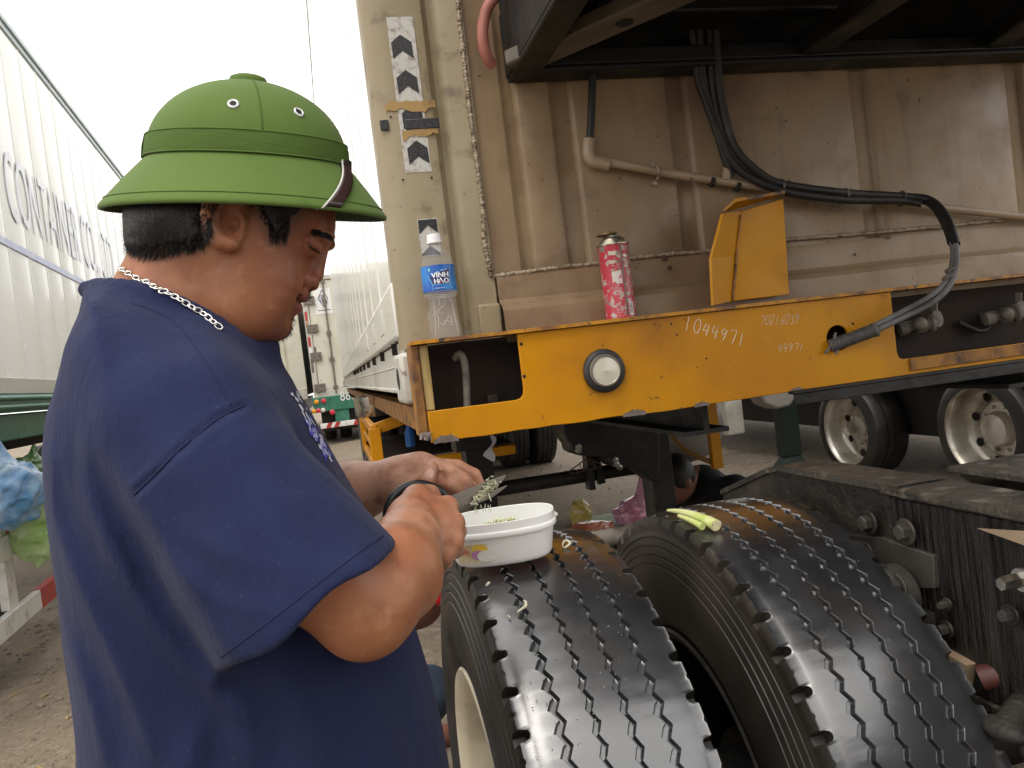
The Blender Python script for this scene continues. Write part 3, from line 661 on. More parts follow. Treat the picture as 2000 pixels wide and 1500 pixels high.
b = MB(); b.prism([Yp(u, v, 3.0) for u, v in sil], (0,.16,0)); g_ = obj('leg_gearbox', b, m_black, trl, bevel=.006)
b = MB()
for u, v in ((1128,880),(1128,872),(1200,898),(1202,906),(1208,912)): b.lathe([(.012,0),(.012,.02),(.006,.021)], Yp(u, v, 2.99), (0,-1,0), 6)
obj('gearbox_bolt', b, m_chrome, g_)
m_tank = mat('grey_tank_paint', (.24,.22,.2), .4, var=[((.12,.1,.085),6,.5,.7,6)])
b = MB(); p = Yp(1318, 835, 3.75); b.lathe([(0,-.25),(.10,-.24),(.17,-.2),(.19,-.12),(.19,.5),(.17,.58),(0,.62)], p+np.array([0,0,.02]), (0,1,.0), 28); obj('air_tank', b, m_tank, trl, smooth=50)
b = MB(); b.tube(spline([Yp(1310,850,3.4), Yp(1340,880,3.35), Yp(1395,905,3.3)], 6), .012, 8); obj('air_line', b, mat('amber_hose',(.3,.16,.04),.5), trl, smooth=60)
b = MB(); a = Yp(1385, 780, 3.3); c = Yp(1401, 915, 3.3); b.bar(a+np.array([0,0,.08]), c, .035, .05); obj('guard_post', b, m_yellow, trl, bevel=.003)
# rear bogie of the trailer, far down its length
m_tyre_far = mat('far_tyre_rubber', (.016,.015,.015), .45, var=[((.05,.045,.038),5,.5,.75,6)], bump=[(20,.3,.004)])
TY = [(.29,-.12),(.33,-.135),(.40,-.142),(.46,-.138),(.50,-.122),(.515,-.105),(.52,-.06),(.52,-.057),(.508,-.056),(.508,-.048),(.52,-.047),(.523,-.005),(.51,-.004),(.51,.004),(.523,.005),(.52,.047),(.508,.048),(.508,.056),(.52,.057),(.515,.105),(.50,.122),(.46,.138),(.40,.142),(.33,.135),(.29,.12)]
RIM = [(.292,-.118),(.286,-.124),(.275,-.122),(.268,-.112),(.262,-.09),(.25,-.02),(.235,.03),(.205,.045),(.155,.04),(.14,.03),(.125,.028),(.115,.02),(.11,-.055),(.09,-.075),(0,-.078)]
def far_wheel(x, y, z, parent, side=-1, rimm=None, name='wheel'):
    b = MB(); b.lathe(TY, (x, y, z), (1,0,0), 48, cap=False); w = obj(name, b, m_tyre_far, parent, smooth=35)
    b = MB(); b.lathe(RIM, (x, y, z), (1,0,0), 40, cap=False); r = obj('rim', b, rimm or m_dusty, w, smooth=35)
    return w
for y in (9.4, 10.75, 12.1):
    for x in (.42, .76, 2.0, 2.34): far_wheel(x, y, .56, trl)
    b = MB(); b.tube([(.4,y,.56),(2.4,y,.56)], .07, 12); obj('axle', b, m_black, trl)
# storage rack on the trailer's left flank
b = MB(); rk = [(.155,4.15),(.155,5.9)]
def rb(p, q, w=.05, h=.05): b.bar(p, q, w, h)
rb((.17,4.15,.80),(.17,4.15,1.06),.07,.06); rb((.17,5.9,.80),(.17,5.9,1.17),.05,.05); rb((.17,4.15,1.05),(.17,5.9,1.05),.03,.05); rb((.17,4.15,.82),(.17,5.9,.82),.03,.05); rb((.17,4.15,.94),(.17,5.9,.94),.02,.03)
rb((.17,4.15,.85),(.9,4.15,.85),.05,.05); rb((.17,5.9,.85),(.9,5.9,.85),.05,.05); rb((.17,4.2,1.05),(.8,4.2,1.2),.04,.06); rb((.17,5.7,1.09),(.86,5.0,1.2),.03,.07)
rack = obj('storage_rack', b, m_yellow, trl, bevel=.003)
b = MB(); b.box((.2,4.2,.876),(.9,5.9,.886)); obj('rack_floor', b, m_rustdark, rack)
b = MB(); b.box((.148,6.05,.75),(.156,6.2,1.2)); obj('mud_flap', b, m_black, trl)
# things kept on the rack
b = MB(); b.lathe([(.001,0),(.12,0),(.13,.02),(.135,.13),(.14,.135),(.132,.132),(.125,.02),(.001,.01)], (.24,5.25,1.076), (0,0,1), 28)
tag(obj('cooking_pot', b, m_chrome, smooth=40), 'round aluminium cooking pot on the yellow storage rack', 'pot')
m_bluepl = mat('blue_plastic', (.03,.16,.5), .35); m_redpl = mat('red_plastic', (.55,.03,.03), .35)
b = MB(); b.lathe([(.001,0),(.03,0),(.03,.09),(.015,.115),(.015,.13),(.001,.13)], (.40,4.75,.887), (0,0,1), 18)
t = tag(obj('detergent_bottle', b, m_bluepl, smooth=40), 'small blue bottle with red cap inside the storage rack', 'bottle')
b = MB(); b.lathe([(.001,.13),(.018,.13),(.018,.16),(.001,.16)], (.40,4.75,.887), (0,0,1), 16); obj('cap', b, m_redpl, t, smooth=40)
b = MB(); b.tube(spline([(.17,5.62,1.10),(.165,5.55,1.17),(.17,5.4,1.13),(.17,5.3,1.09)], 6), .010, 8)
tag(obj('red_strap', b, m_redpl, smooth=60), 'red strap looped over the rail of the storage rack', 'strap')
# wire hanger on the cross tube
h = Yp(1143, 905, 3.15); b = MB(); L_, R_ = Yp(1112,920,3.12), Yp(1176,906,3.12)
b.tube([h+np.array([0,-.02,.02]), L_, L_+np.array([.004,0,-.012]), R_+np.array([-.004,0,-.012]), R_, h+np.array([0,-.02,.02])], .0028, 6)
b.tube([h+np.array([0,-.02,.02]), h+np.array([.01,-.02,.05]), h+np.array([.025,-.02,.045])], .0026, 6)
for s_, e in ((L_, 1), (R_, -1)): b.tube([s_+np.array([e*.03,0,.0]), s_+np.array([e*.035,0,-.02])], .0024, 5); b.tube([s_+np.array([e*.05,0,.03]), s_+np.array([e*.048,0,.006]), s_+np.array([e*.06,0,.004]), s_+np.array([e*.066,0,.034])], .0024, 5)
tag(obj('clothes_hanger', b, mat('brown_plastic', (.10,.055,.03), .5), smooth=60), 'brown plastic clothes hanger hung on the dark cross tube', 'hanger')
# thin torn plastic strip under the bolster
b = MB(); L = [Yp(960+6*math.sin(i*.9), 850+i*6.4, 2.2) for i in range(9)]; w = [.006,.008,.006,.005,.006,.012,.018,.012,.004]
b.grid([[p+np.array([-q,0,0]) for p, q in zip(L, w)], [p+np.array([q,.004,0]) for p, q in zip(L, w)]])
tag(obj('plastic_strip', b, mat('milky_plastic', (.6,.58,.6), .4), smooth=60), 'torn strip of milky plastic dangling beneath the yellow bolster', 'plastic strip')
# ================================================================== tractor unit under the trailer nose
trk = thing('tractor_truck', 'black greasy tractor unit with worn twin rear tyres backed under the trailer', 'truck', (1.26, -1, 0))
TR, TZ, TYC = .512, .496, 1.30
TX1, TX2, TW = .285, .664, .12               # tyre centre planes, half tread
m_tyre = mat('worn_wet_tyre', (.011,.0115,.0135), .22, spec=.5, ior=1.9, coat=1.0, var=[((.034,.034,.038),7,.48,.72,7),((.075,.07,.068),2.6,.56,.76,9,None,.55),((.1,.095,.095),95,.70,.77,4),((.045,.028,.017),3.2,.63,.78,5)], bump=[(18,.06,.003),(150,.10,.0012),(420,.08,.0006)], rvar=(9,.3,.72,.2,.42))
m_sidewall = mat('tyre_sidewall', (.02,.017,.014), .5, var=[((.055,.044,.034),4,.42,.72,7)], bump=[(40,.15,.002),(200,.2,.001)], rvar=(7,.3,.7,.36,.55))
def tyre_mesh(name):
    N, per = 10*110, 110
    G = [(-.066,.0048), (-.0225,.0034), (.0205,.0036), (.064,.0046)]
    tri = lambda t: (2*abs(2*(t-math.floor(t+.5)))-1)
    V = []; rows = []; cuts = []
    def crown(x): return TR-.004*(x/.1)**2-.0035*max(0, (abs(x)-.09)/.02)**2
    for i in range(N):
        th = 2*math.pi*i/N; ph = i/10.0
        st = []
        # side A (left) from bead to shoulder
        nf = (i % 20)/20.0; big = math.sqrt(max(0.0, math.sin(math.pi*nf/.30))) if nf < .30 else 0.0; thin = .58 < nf < .66
        cuts.append(big)
        def side(s):
            cut = big; c2 = 1.0 if thin else 0
            a = [(.120,.295),(.131,.318),(.137,.36),(.1385,.395),(.1365,.417),(.1345,.4175),(.1345,.4205),(.1352,.4215),(.134,.433),(.132,.4335),(.132,.4365),(.1327,.4375),(.1308,.449),(.1288,.4495),(.1288,.4525),(.1296,.4535),(.1275,.464),(.1255,.4645),(.1255,.468),(.1265,.469),(.125,.474),(.1245,.4765),(.1240,.478-.001*cut)]
            a += [(.1245, .485), (.1232, .496), (.1190-.002*c2, .5035)] if cut < .05 else [(.1240, .482), (.1140-.0085*cut, .4835), (.1132-.0085*cut, .5040)]
            return a
        L = [(-w, r, 1) for w, r in side(-1)]
        xs = [-.113+.0087*big, -.102, -.086]
        pts = [(x, crown(x), 0) for k, x in enumerate(xs)]
        for gi, (g, hw) in enumerate(G):
            A = .0042 if gi in (0, 3) else .0034
            f = ph+gi*.37; z = A*tri(f)
            fr = f-math.floor(f); wv = 1.25 if fr < .5 else .62                # wide and narrow legs of the zigzag
            w = hw*wv; c = g+z; dp = .0085
            if gi: pts.append(((G[gi-1][0]+g)/2, crown((G[gi-1][0]+g)/2), 0))
            pts += [(c-w-.0012, crown(g), 0), (c-w, crown(g)-.0014, 0), (c-w*.55, crown(g)-dp, 0), (c+w*.55, crown(g)-dp, 0), (c+w, crown(g)-.0014, 0), (c+w+.0012, crown(g), 0)]
        xs = [.086, .102, .113-.0087*big]
        pts += [(x, crown(x), 0) for k, x in enumerate(xs)]
        Rr = [(w, r, 1) for w, r in side(1)][::-1]
        row = L+pts+Rr; rows.append(len(row))
        for x, r, _ in row: V.append((x, -r*math.cos(th), r*math.sin(th)))
    m = rows[0]; F = []; mi = []
    nl = 26
    for i in range(N):
        j = (i+1) % N
        for k in range(m-1):
            F.append((i*m+k, i*m+k+1, j*m+k+1, j*m+k)); mi.append(1 if k < nl-1 or k >= m-nl else 0)
    me = bpy.data.meshes.new(name); me.from_pydata(V, [], F); me.polygons.foreach_set('material_index', mi); me.update(); return me
m_tyre.node_tree.nodes['Principled BSDF'].inputs['Coat IOR'].default_value = 1.8; m_tyre.node_tree.nodes['Principled BSDF'].inputs['Coat Roughness'].default_value = .27
tm = tyre_mesh('tyre'); fixn(tm)
tm.materials.append(m_tyre); tm.materials.append(m_sidewall); tm.polygons.foreach_set('use_smooth', [True]*len(tm.polygons)); tm.set_sharp_from_angle(angle=rad(38))
m_rim = mat('cream_rim', (.5,.44,.33), .45, var=[((.22,.17,.12),5,.5,.72,7)])
for k, x in enumerate((TX1, TX2)):
    o = bpy.data.objects.new('tyre', tm); COL.objects.link(o); o.location = (x, TYC, TZ); o.rotation_euler = (.6+.05*k, 0, 0); attach(o, trk)
    o['label'] = ['outer rear tyre with worn zigzag grooves and a tub on it', 'inner rear tyre next to the chassis rail with lemongrass on it'][k]
    b = MB(); b.lathe([(.292,.118),(.302,.127),(.298,.131),(.285,.126),(.272,.11),(.268,.06),(.255,.0),(.235,-.045),(.2,-.06),(.17,-.055),(.165,-.03),(.12,-.02),(.10,.03),(0,.035)], (x, TYC, TZ), (-1,0,0), 56, cap=False); obj('rim', b, m_rim if k == 0 else m_black, o, smooth=40)
# raised lettering block and arrows moulded in the outer sidewall
b = MB()
def sw(a, r, out=.0015):
    i = (r-.318)/(.417-.318); w = .131+.0075*math.sin(math.pi*max(0, min(1, i)))**.7
    return (TX1-w-out, TYC-r*math.cos(a), TZ+r*math.sin(a))
for a0, a1, r0, r1 in ((.60,.645,.37,.405), (.66,.70,.365,.372), (.66,.70,.38,.387), (.66,.70,.395,.402)):
    P = [sw(a0,r0), sw(a1,r0), sw(a1,r1), sw(a0,r1)]; b.prism(P, (.006,0,0))
for k in range(4):
    a = .50-.035*k; P = [sw(a,.37), sw(a+.02,.387), sw(a,.405), sw(a-.012,.405), sw(a+.008,.387), sw(a-.012,.37)]; b.prism(P, (.006,0,0))
obj('sidewall_marking', b, m_rubber, trk)
b = MB(); b.tube([(.30, TYC, TZ), (2.25, TYC, TZ)], .075, 16); obj('axle', b, m_black, trk, smooth=60)
for x in (1.87, 2.24):
    o = bpy.data.objects.new('tyre', tm); COL.objects.link(o); o.location = (x, TYC, TZ); attach(o, trk)
# chassis rail and its plates
m_drip = mat('drip_streaked_grime', (.008,.0075,.007), .38, var=[((.03,.026,.022),60,.5,.72,4,(1,1,.10)),((.06,.05,.04),10,.6,.78,6,(1,1,.3),.6)], bump=[(70,1.0,.016,(1,1,.06)),(30,.6,.012,(1,1,.2)),(160,.5,.003)], rvar=(40,.3,.7,.15,.5,(1,1,.15)))
m_dustrail = mat('dusty_oily_rail', (.016,.014,.012), .5, var=[((.085,.073,.056),5,.46,.74,8),((.012,.011,.01),16,.55,.72,7)], bump=[(28,.9,.008),(120,.7,.003)], rvar=(10,.3,.7,.3,.7))
m_railtop = mat('muddy_rail_top', (.065,.057,.046), .55, var=[((.03,.027,.022),7,.42,.66,7),((.17,.145,.115),26,.56,.70,8),((.012,.011,.01),3,.5,.68,7)], bump=[(25,.9,.010),(90,.9,.005)], rvar=(14,.3,.7,.3,.7))
XR = .83
r = lambda u, v, X=XR: Xp(u, v, X)
# the sloping end ramp of the rail
yz = [(1.66,.93),(1.655,.962),(1.44,1.036),(1.40,1.044),(1.06,1.046),(1.06,.74),(1.66,.80)]
b = MB(); b.prism([(XR, y, z) for y, z in yz], (.010,0,0)); obj('frame_rail', b, m_dustrail, trk, bevel=.003)
b = MB(); P = [(1.655,.962),(1.44,1.036),(1.40,1.044),(1.06,1.046)]
b.grid([[(x, y, z+.003) for y, z in P] for x in (XR-.006, XR+.085)]); b.grid([[(x, y, z-.008) for y, z in P] for x in (XR-.006, XR+.085)])
k0 = len(P); b.f += [(i, i+1, 2*k0+i+1, 2*k0+i) for i in range(k0-1)]; b.mi += [0]*(k0-1)
obj('rail_flange', b, m_railtop, trk, bevel=0)
# heavier front rail with the streaked web
b = MB(); b.box((XR-.004, -3.6, .765), (XR+.010, 1.085, 1.03)); obj('frame_rail', b, m_drip, trk, bevel=.003)
b = MB(); b.box((XR-.010, -3.6, 1.031), (XR+.09, 1.10, 1.046)); b.box((XR-.010, -3.6, .750), (XR+.09, 1.085, .7645)); obj('rail_flange', b, m_railtop, trk, bevel=.004)
b = MB(); b.box((1.68, -3.6, .75), (1.69, 1.66, 1.046)); b.box((1.60, -3.6, 1.0465), (1.69, 1.5, 1.058)); obj('frame_rail', b, m_black, trk)
# fixing plate and spring hanger
pl = [r(1648,1043,XR-.012), r(1722,1050,XR-.012), r(1822,1085,XR-.012), r(1826,1150,XR-.012), r(1760,1148,XR-.012), r(1720,1180,XR-.012), r(1700,1190,XR-.012), r(1640,1100,XR-.012)]
m_plate = mat('greased_grey_plate', (.05,.045,.038), .4, var=[((.03,.027,.023),9,.45,.7,7),((.11,.1,.08),14,.6,.76,6)], bump=[(40,.5,.003)], rvar=(12,.3,.7,.28,.55))
b = MB(); b.prism(pl, (.0115,0,0)); gp = obj('fixing_plate', b, m_plate, trk, bevel=.002)
b = MB(); c = r(1752,1160,XR-.03); b.lathe([(.012,.03),(.042,.03),(.046,.024),(.046,-.006),(.040,-.012),(.030,-.012),(.028,-.004),(.012,-.004)], c, (-1,0,0), 30); b.box((XR-.05, c[1]-.048, c[2]-.2), (XR-.006, c[1]+.03, c[2]-.02)); obj('spring_hanger', b, m_plate, trk, smooth=40)
def bolt(u, v, s, X=XR-.013, m=None, L=.012):
    c = r(u, v, X); b = MB(); b.lathe([(s*1.55,0),(s*1.6,.002),(s*1.5,.004),(s*.5,.004)], c, (-1,0,0), 20)
    a = random.Random(int(u*v)).random(); b2 = MB(); b2.lathe([(s,.004),(s,.004+L*.8),(s*.85,.004+L),(0,.004+L)], c, (-1,math.sin(a)*.02,0), 6)
    o = obj('bolt', b2, m or m_plate, trk, smooth=20); obj('washer', b, m or m_dustrail, o, smooth=30)
bolt(1698,1020,.013); bolt(1771,1038,.013); bolt(1693,1080,.012); bolt(1754,1147,.014, XR-.05, None, .016)
bolt(1851,1228,.008); bolt(1975,1200,.009); bolt(1998,1132,.010, XR-.014, m_chrome, .03); bolt(1852,1180,.006)
# air-bag bracket below the rail and loose hardware
b = MB(); P = [r(1832,1268,XR-.02), r(1888,1300,XR-.02), r(1880,1356,XR-.02), r(1866,1352,XR-.02)]; b.prism(P, (.06,0,0)); obj('spring_clip', b, m_pvc, trk)
b = MB(); b.tube([r(1870,1290,XR+.02), r(1918,1338,XR+.02)], .016, 14); obj('reservoir', b, mat('buff_paint',(.13,.095,.06),.45,var=[((.2,.15,.1),9,.5,.7,6)]), trk, smooth=50)
b = MB(); b.tube([r(1915,1325,XR-.01), r(1975,1310,XR+.02), r(2030,1330,XR+.05)], .018, 12); obj('brake_chamber', b, mat('rust_red_paint',(.07,.02,.015),.5,var=[((.08,.03,.02),9,.5,.7,6)]), trk, smooth=50)
b = MB(); b.box((.74,.62,.55),(1.6,.9,.68)); b.box((.78,.2,.42),(.82,1.05,.52)); obj('spring_pack', b, m_black, trk, bevel=.01)
b = MB(); c = Xp(1965,1425,.78); b.ball(c, .022, 14, 0, (1,1.5,.7)); b.ball(c+np.array([.01,-.03,-.015]), .017, 12); b.tube([c, c+np.array([.12,.05,.03])], .018, 10); obj('valve_block', b, m_dustrail, trk, smooth=60)
# fifth-wheel support plate across the rails
b = MB(); b.prism([Xp(1785,945,.98)*0+np.array([.95,1.10,1.048]), np.array([.95,.62,1.048]), np.array([1.60,.62,1.048]), np.array([1.60,1.10,1.048])], (0,0,.010)); obj('mounting_plate', b, m_railtop, trk, bevel=.002)
for y in (1.0601, -.4): b = MB(); b.box((.84,y,.8),(1.68,y+.02,1.03)); obj('cross_member', b, m_black, trk)
b = MB(); b.box((.70,.9,1.062),(.83,.915,1.068)); 
b = MB(); P = [Yp(1950,1043,.9), Yp(2000,1030,.86), Yp(2010,1052,.86)]; b.prism([p+np.array([0,0,0]) for p in [np.array([XR-.0105,.905,1.012]), np.array([XR-.0105,.80,1.026]), np.array([XR-.0105,.80,1.0])]], (.002,0,0)); obj('scrape_mark', b, m_pvc, trk)
# red and white cross tube between the tyres
b = MB(); b.tube([Yp(1085,1070,1.62), Yp(1260,1040,1.62)], .022, 14); obj('lamp_bar', b, m_dusty, trk, smooth=60)
# cab and fuel tank, ahead of the tyres and out of the picture; cab placed to shade the wall
m_cab = mat('cab_paint', (.2,.21,.23), .35)
b = MB(); b.box((.15,-4.6,.75),(2.37,-2.6,3.3)); cb_ = obj('cab', b, m_cab, trk, bevel=.12, seg=3)
b = MB(); b.box((.4,-2.605,1.7),(2.1,-2.59,2.9)); obj('rear_window', b, m_genset, cb_, bevel=.01)
for x in (.30, 2.22): far_wheel(x, -3.6, .51, trk)
for x in (.5,): b = MB(); b.lathe([(.001,-.55),(.28,-.55),(.3,-.52),(.3,.52),(.28,.55),(.001,.55)], (.5,-1.2,.66), (0,1,0), 28); obj('fuel_tank', b, m_chrome, trk, smooth=40)
# ================================================================== reefer and trailer on the left
DL = 4.6
A0 = Wd(0, 770, DL); 
_az = rad(12.6)+math.atan((563-1000)/FPX); LD = np.array([math.sin(_az), math.cos(_az), 0]); LN = np.array([LD[1], -LD[0], 0])   # along, outward (to the right)
zb0 = A0[2]
def lp(s, o, z): p = A0+LD*s+LN*o; return np.array([p[0], p[1], z])
def onleft(u, v, o=0.0):
    d = ray(u, v); k = ((A0+LN*o-EYE)@LN)/(d@LN); return EYE+d*k
ztop = onleft(0, 34)[2]
lc_ = thing('shipping_container', 'long white refrigerated container with faded blue company lettering, on the left', 'container', lp(5, -1.2, zb0))
def s_of(p): return (p-A0)@LD
seam_s = [s_of(onleft(u, v)) for u, v in ((30,70),(64,112),(94,150))]; ds = (seam_s[2]-seam_s[0])/2; s0 = seam_s[0]
SL0, SL1 = s0-ds*7, s0+ds*24
s = SL0
while s < SL1-.1:                                                   # one pressed panel between each pair of seams
    t = s+ds; b = MB(); b.grid([[lp(s_, o, z) for z in (zb0+.10, zb0+.8, ztop-.09)] for s_, o in ((s+.002,-.003), (s+.008,-.002), (s+.014,0), (t-.016,0), (t-.010,.005), (t-.002,.005), (t+.0015,-.003))]); obj('panel', b, m_side2, lc_, smooth=20, fix=False); s = t
b = MB(); 
for o0, o1, z0, z1 in ((-.03,.015,ztop-.088,ztop-.045), (-.03,.03,ztop-.040,ztop),):
    b.hexa([lp(SL0,o0,z0), lp(SL0,o1,z0), lp(SL1,o1,z0), lp(SL1,o0,z0), lp(SL0,o0,z1), lp(SL0,o1,z1), lp(SL1,o1,z1), lp(SL1,o0,z1)])
obj('top_rail', b, mat('grey_top_rail', (.36,.42,.42), .35, var=[((.5,.52,.5),4,.5,.7)]), lc_, bevel=.004)
b = MB(); b.hexa([lp(SL0,-.03,zb0), lp(SL0,.012,zb0), lp(SL1,.012,zb0), lp(SL1,-.03,zb0), lp(SL0,-.03,zb0+.10), lp(SL0,.012,zb0+.10), lp(SL1,.012,zb0+.10), lp(SL1,-.03,zb0+.10)]); obj('bottom_rail', b, m_rail, lc_, bevel=.004)
b = MB(); b.hexa([lp(SL0,-2.4,zb0), lp(SL0,-.02,zb0), lp(SL1,-.02,zb0), lp(SL1,-2.4,zb0), lp(SL0,-2.4,ztop-.01), lp(SL0,-.02,ztop-.01), lp(SL1,-.02,ztop-.01), lp(SL1,-2.4,ztop-.01)]); obj('container_core', b, m_rail, lc_)
# faded lettering printed on the side, with its stripe
m_faded = mat('faded_blue_print', (.70,.72,.81), .3, var=[((.79,.79,.82),6,.45,.7,6)])
m_stripe = mat('faded_blue_stripe', (.36,.40,.62), .3, var=[((.55,.57,.66),5,.5,.75,6)])
tl = onleft(4, 310, .010); bl = onleft(4, 415, .010); txt = 'CONTAINER CO., LTD'
s1 = s_of(tl); hz = tl[2]-bl[2]; e_ = s_of(onleft(226, 540, .010))
cu = text_mb(txt, 1.0, lambda x, y: (x, y, 0)); mx = max(p[0] for p in cu.v); my = max(p[1] for p in cu.v); mn = min(p[1] for p in cu.v if True)
sx = (e_-s1)/mx; sy = hz/.70*1.25
def put(x, y): return lp(s1+x*sx, .0095, bl[2]+y*sy)
b = MB(); b.add([put(p[0], p[1]) for p in cu.v], cu.f); lt = obj('lettering', b, m_faded, lc_)
stz = onleft(60, 500, .0)[2]
b = MB(); b.add([lp(SL0, .0092, stz-.02), lp(e_+.3, .0092, stz-.02), lp(e_+.3, .0092, stz+.028), lp(SL0, .0092, stz+.028)], [(0,1,2,3)]); obj('blue_stripe', b, m_stripe, lc_)
# green trailer chassis under it
lt_ = thing('trailer', 'green trailer under the white lettered container, with a striped side guard', 'trailer', lp(4, -1.2, 0))
def lbox(bb, s_0, s_1, o0, o1, z0, z1): return bb.hexa([lp(s_0,o0,z0), lp(s_0,o1,z0), lp(s_1,o1,z0), lp(s_1,o0,z0), lp(s_0,o0,z1), lp(s_0,o1,z1), lp(s_1,o1,z1), lp(s_1,o0,z1)])
zc = lambda v: onleft(20, v)[2]
b = MB(); lbox(b, SL0, SL1, -.05, .03, zc(806), zb0-.005); obj('side_beam', b, m_green, lt_, bevel=.012)
for va, vb in ((779,783), (796,802)):
    b = MB(); b.tube([lp(SL0, .045, zc(va)), lp(SL1, .045, zc(va))], .014, 10); obj('side_pipe', b, m_green, lt_, smooth=60)
b = MB(); lbox(b, SL0, SL1, -.20, -.06, zc(862), zc(806)-.004); obj('lower_beam', b, m_green, lt_, bevel=.01)
b = MB(); lbox(b, SL0, SL1, -1.9, -.7, zc(900), zc(806)-.01); obj('main_beam', b, m_dark, lt_)
for sw_ in (SL0+1.2, SL1-1.6, SL1-2.9):
    for o in (-.3, -2.1):
        p = lp(sw_, o, .41); far_wheel(p[0], p[1], p[2], lt_, -1)
# side guard
def gp(u, v, o=.05): return onleft(u, v, o)
g0 = gp(0, 1256)[2]; gt0 = gp(0, 1210)[2]; u0, u1 = gp(0, 1100)[2], gp(0, 1050)[2]; u2 = gp(0, 1028)[2]
SG0, SG1 = -2.5, s_of(gp(46, 1040)); 
b = MB(); lbox(b, SG0, SG1+2.4, .03, .07, g0, gt0); 
gr = obj('side_guard', b, m_white, lt_, bevel=.004)
b = MB(); sa = s_of(gp(75, 1180)); lbox(b, sa, sa+1.0, .0285, .0715, g0-.0015, gt0+.0015); obj('red_band', b, m_red, gr)
b = MB(); lbox(b, SG0, SG1, .03, .06, u0, u1); lbox(b, SG0, SG1, .03, .065, u1+.03, u2+.03); lbox(b, SG1-.02, SG1, .03, .06, u1, u1+.03); obj('guard_rail', b, m_white, gr, bevel=.003)
for ua in (10, -60):
    sq = s_of(gp(ua, 1100)); b = MB(); lbox(b, sq-.0, sq+.14, .0, .045, gt0, u0); obj('guard_post', b, m_white, gr, bevel=.003)
b = MB(); sb = s_of(gp(8,1050)); lbox(b, sb, sb+.10, .060, .0625, u1+.004, u1+.028); lbox(b, sb+.14, sb+.17, .060, .0625, u1+.004, u1+.028); obj('red_reflector', b, m_red, gr)
# bags of rubbish hung on the guard
def bag(name, label, m, c, r, seed, knots=(), stretch=(1,1,1), h=.010):
    rs = np.random.RandomState(seed); dirs = rs.normal(size=(26,3)); dirs /= np.linalg.norm(dirs, axis=1)[:, None]; fr = rs.uniform(9, 30, 26)/r*.25; ph = rs.uniform(0, 6, 26)
    c = np.array(c)
    def fn(P):
        q = (P-c)/np.array(stretch); rr = np.linalg.norm(q, axis=1); d = rr-r
        n = np.zeros(len(P))
        for k in range(26): n += np.abs(np.sin(q@dirs[k]*fr[k]+ph[k]+1.2*np.sin(q@dirs[(k+5) % 26]*fr[k]*.7)))
        d = d+(n/26-.62)*r*.8
        for a, e, r1, r2 in knots: d = smin(d, cone(P, c+np.array(a), c+np.array(e), r1, r2), r*.25)
        return d
    R3 = r*np.array(stretch)*1.35+.02
    lo, hi = c-R3, c+R3
    for a, e, r1, r2 in knots:
        lo = np.minimum(lo, c+np.minimum(a, e)-r2-.04); hi = np.maximum(hi, c+np.maximum(a, e)+r2+.04)
    return tag(blob(name, fn, lo, hi, h*r/.2, m), label, 'plastic bag')
def film(n, col, col2): return mat(n, col, .18, coat=.6, trans=.3, alpha=.82, var=[(col2,7,.4,.65,4)], bump=[(22,.7,.02),(70,.4,.006)])
m_blue = film('blue_plastic_film', (.09,.33,.72), (.45,.64,.84)); m_gbag = film('light_green_film', (.30,.52,.12), (.55,.66,.36)); m_dgreen = film('dark_green_film', (.035,.16,.035), (.12,.26,.07))
bag('plastic_bag', 'crumpled blue plastic bag resting on the white guard rail', m_blue, onleft(5, 965, .10), .20, 1, [((.02,.02,.06),(.0,0,.26),.09,.03)], (1,1.3,.95))
bag('plastic_bag', 'pale green plastic bag of rubbish hanging over the white guard rail', m_gbag, onleft(72, 1022, .16), .17, 2, [((0,0,.05),(-.04,.05,.2),.09,.05)], (1,1.1,1.3))
bag('plastic_bag', 'dark green plastic bag behind the blue bag under the chassis', m_dgreen, onleft(58, 925, -.05), .13, 4, [((0,0,0),(.03,.05,.17),.05,.015)], (1,1.2,.9))
# ================================================================== parked reefers closing the view
YF = 18.0
q = lambda u, v, y=YF: Yp(u, v, y)
fc = thing('shipping_container', 'distant cream container showing its rear door with lock rods and a diamond sticker', 'container', (.2, YF+3, 1.2))
m_door = mat('cream_door_paint', (.62,.6,.5), .4, var=[((.5,.47,.37),2,.45,.7,6),((.25,.2,.14),8,.66,.76,6)], bump=[(5,.2,.01)])
xl, xr_ = q(604, 700)[0], q(604, 700)[0]+2.44; zt_, zb_ = q(640, 536)[2], q(640, 775)[2]
b = MB(); b.box((xl, YF, zb_), (xl+.12, YF+11.9, zt_)); b.box((xr_-.12, YF, zb_), (xr_, YF+11.9, zt_)); b.box((xl+.12, YF, zt_-.1), (xr_-.12, YF+11.9, zt_)); b.box((xl+.12, YF, zb_), (xr_-.12, YF+11.9, zb_+.16)); obj('door_frame', b, m_rail, fc, bevel=.01)
b = MB(); b.box((xl+.13, YF+.2, zb_+.17), (xr_-.13, YF+.4, zt_-.11)); obj('container_core', b, m_rail, fc)
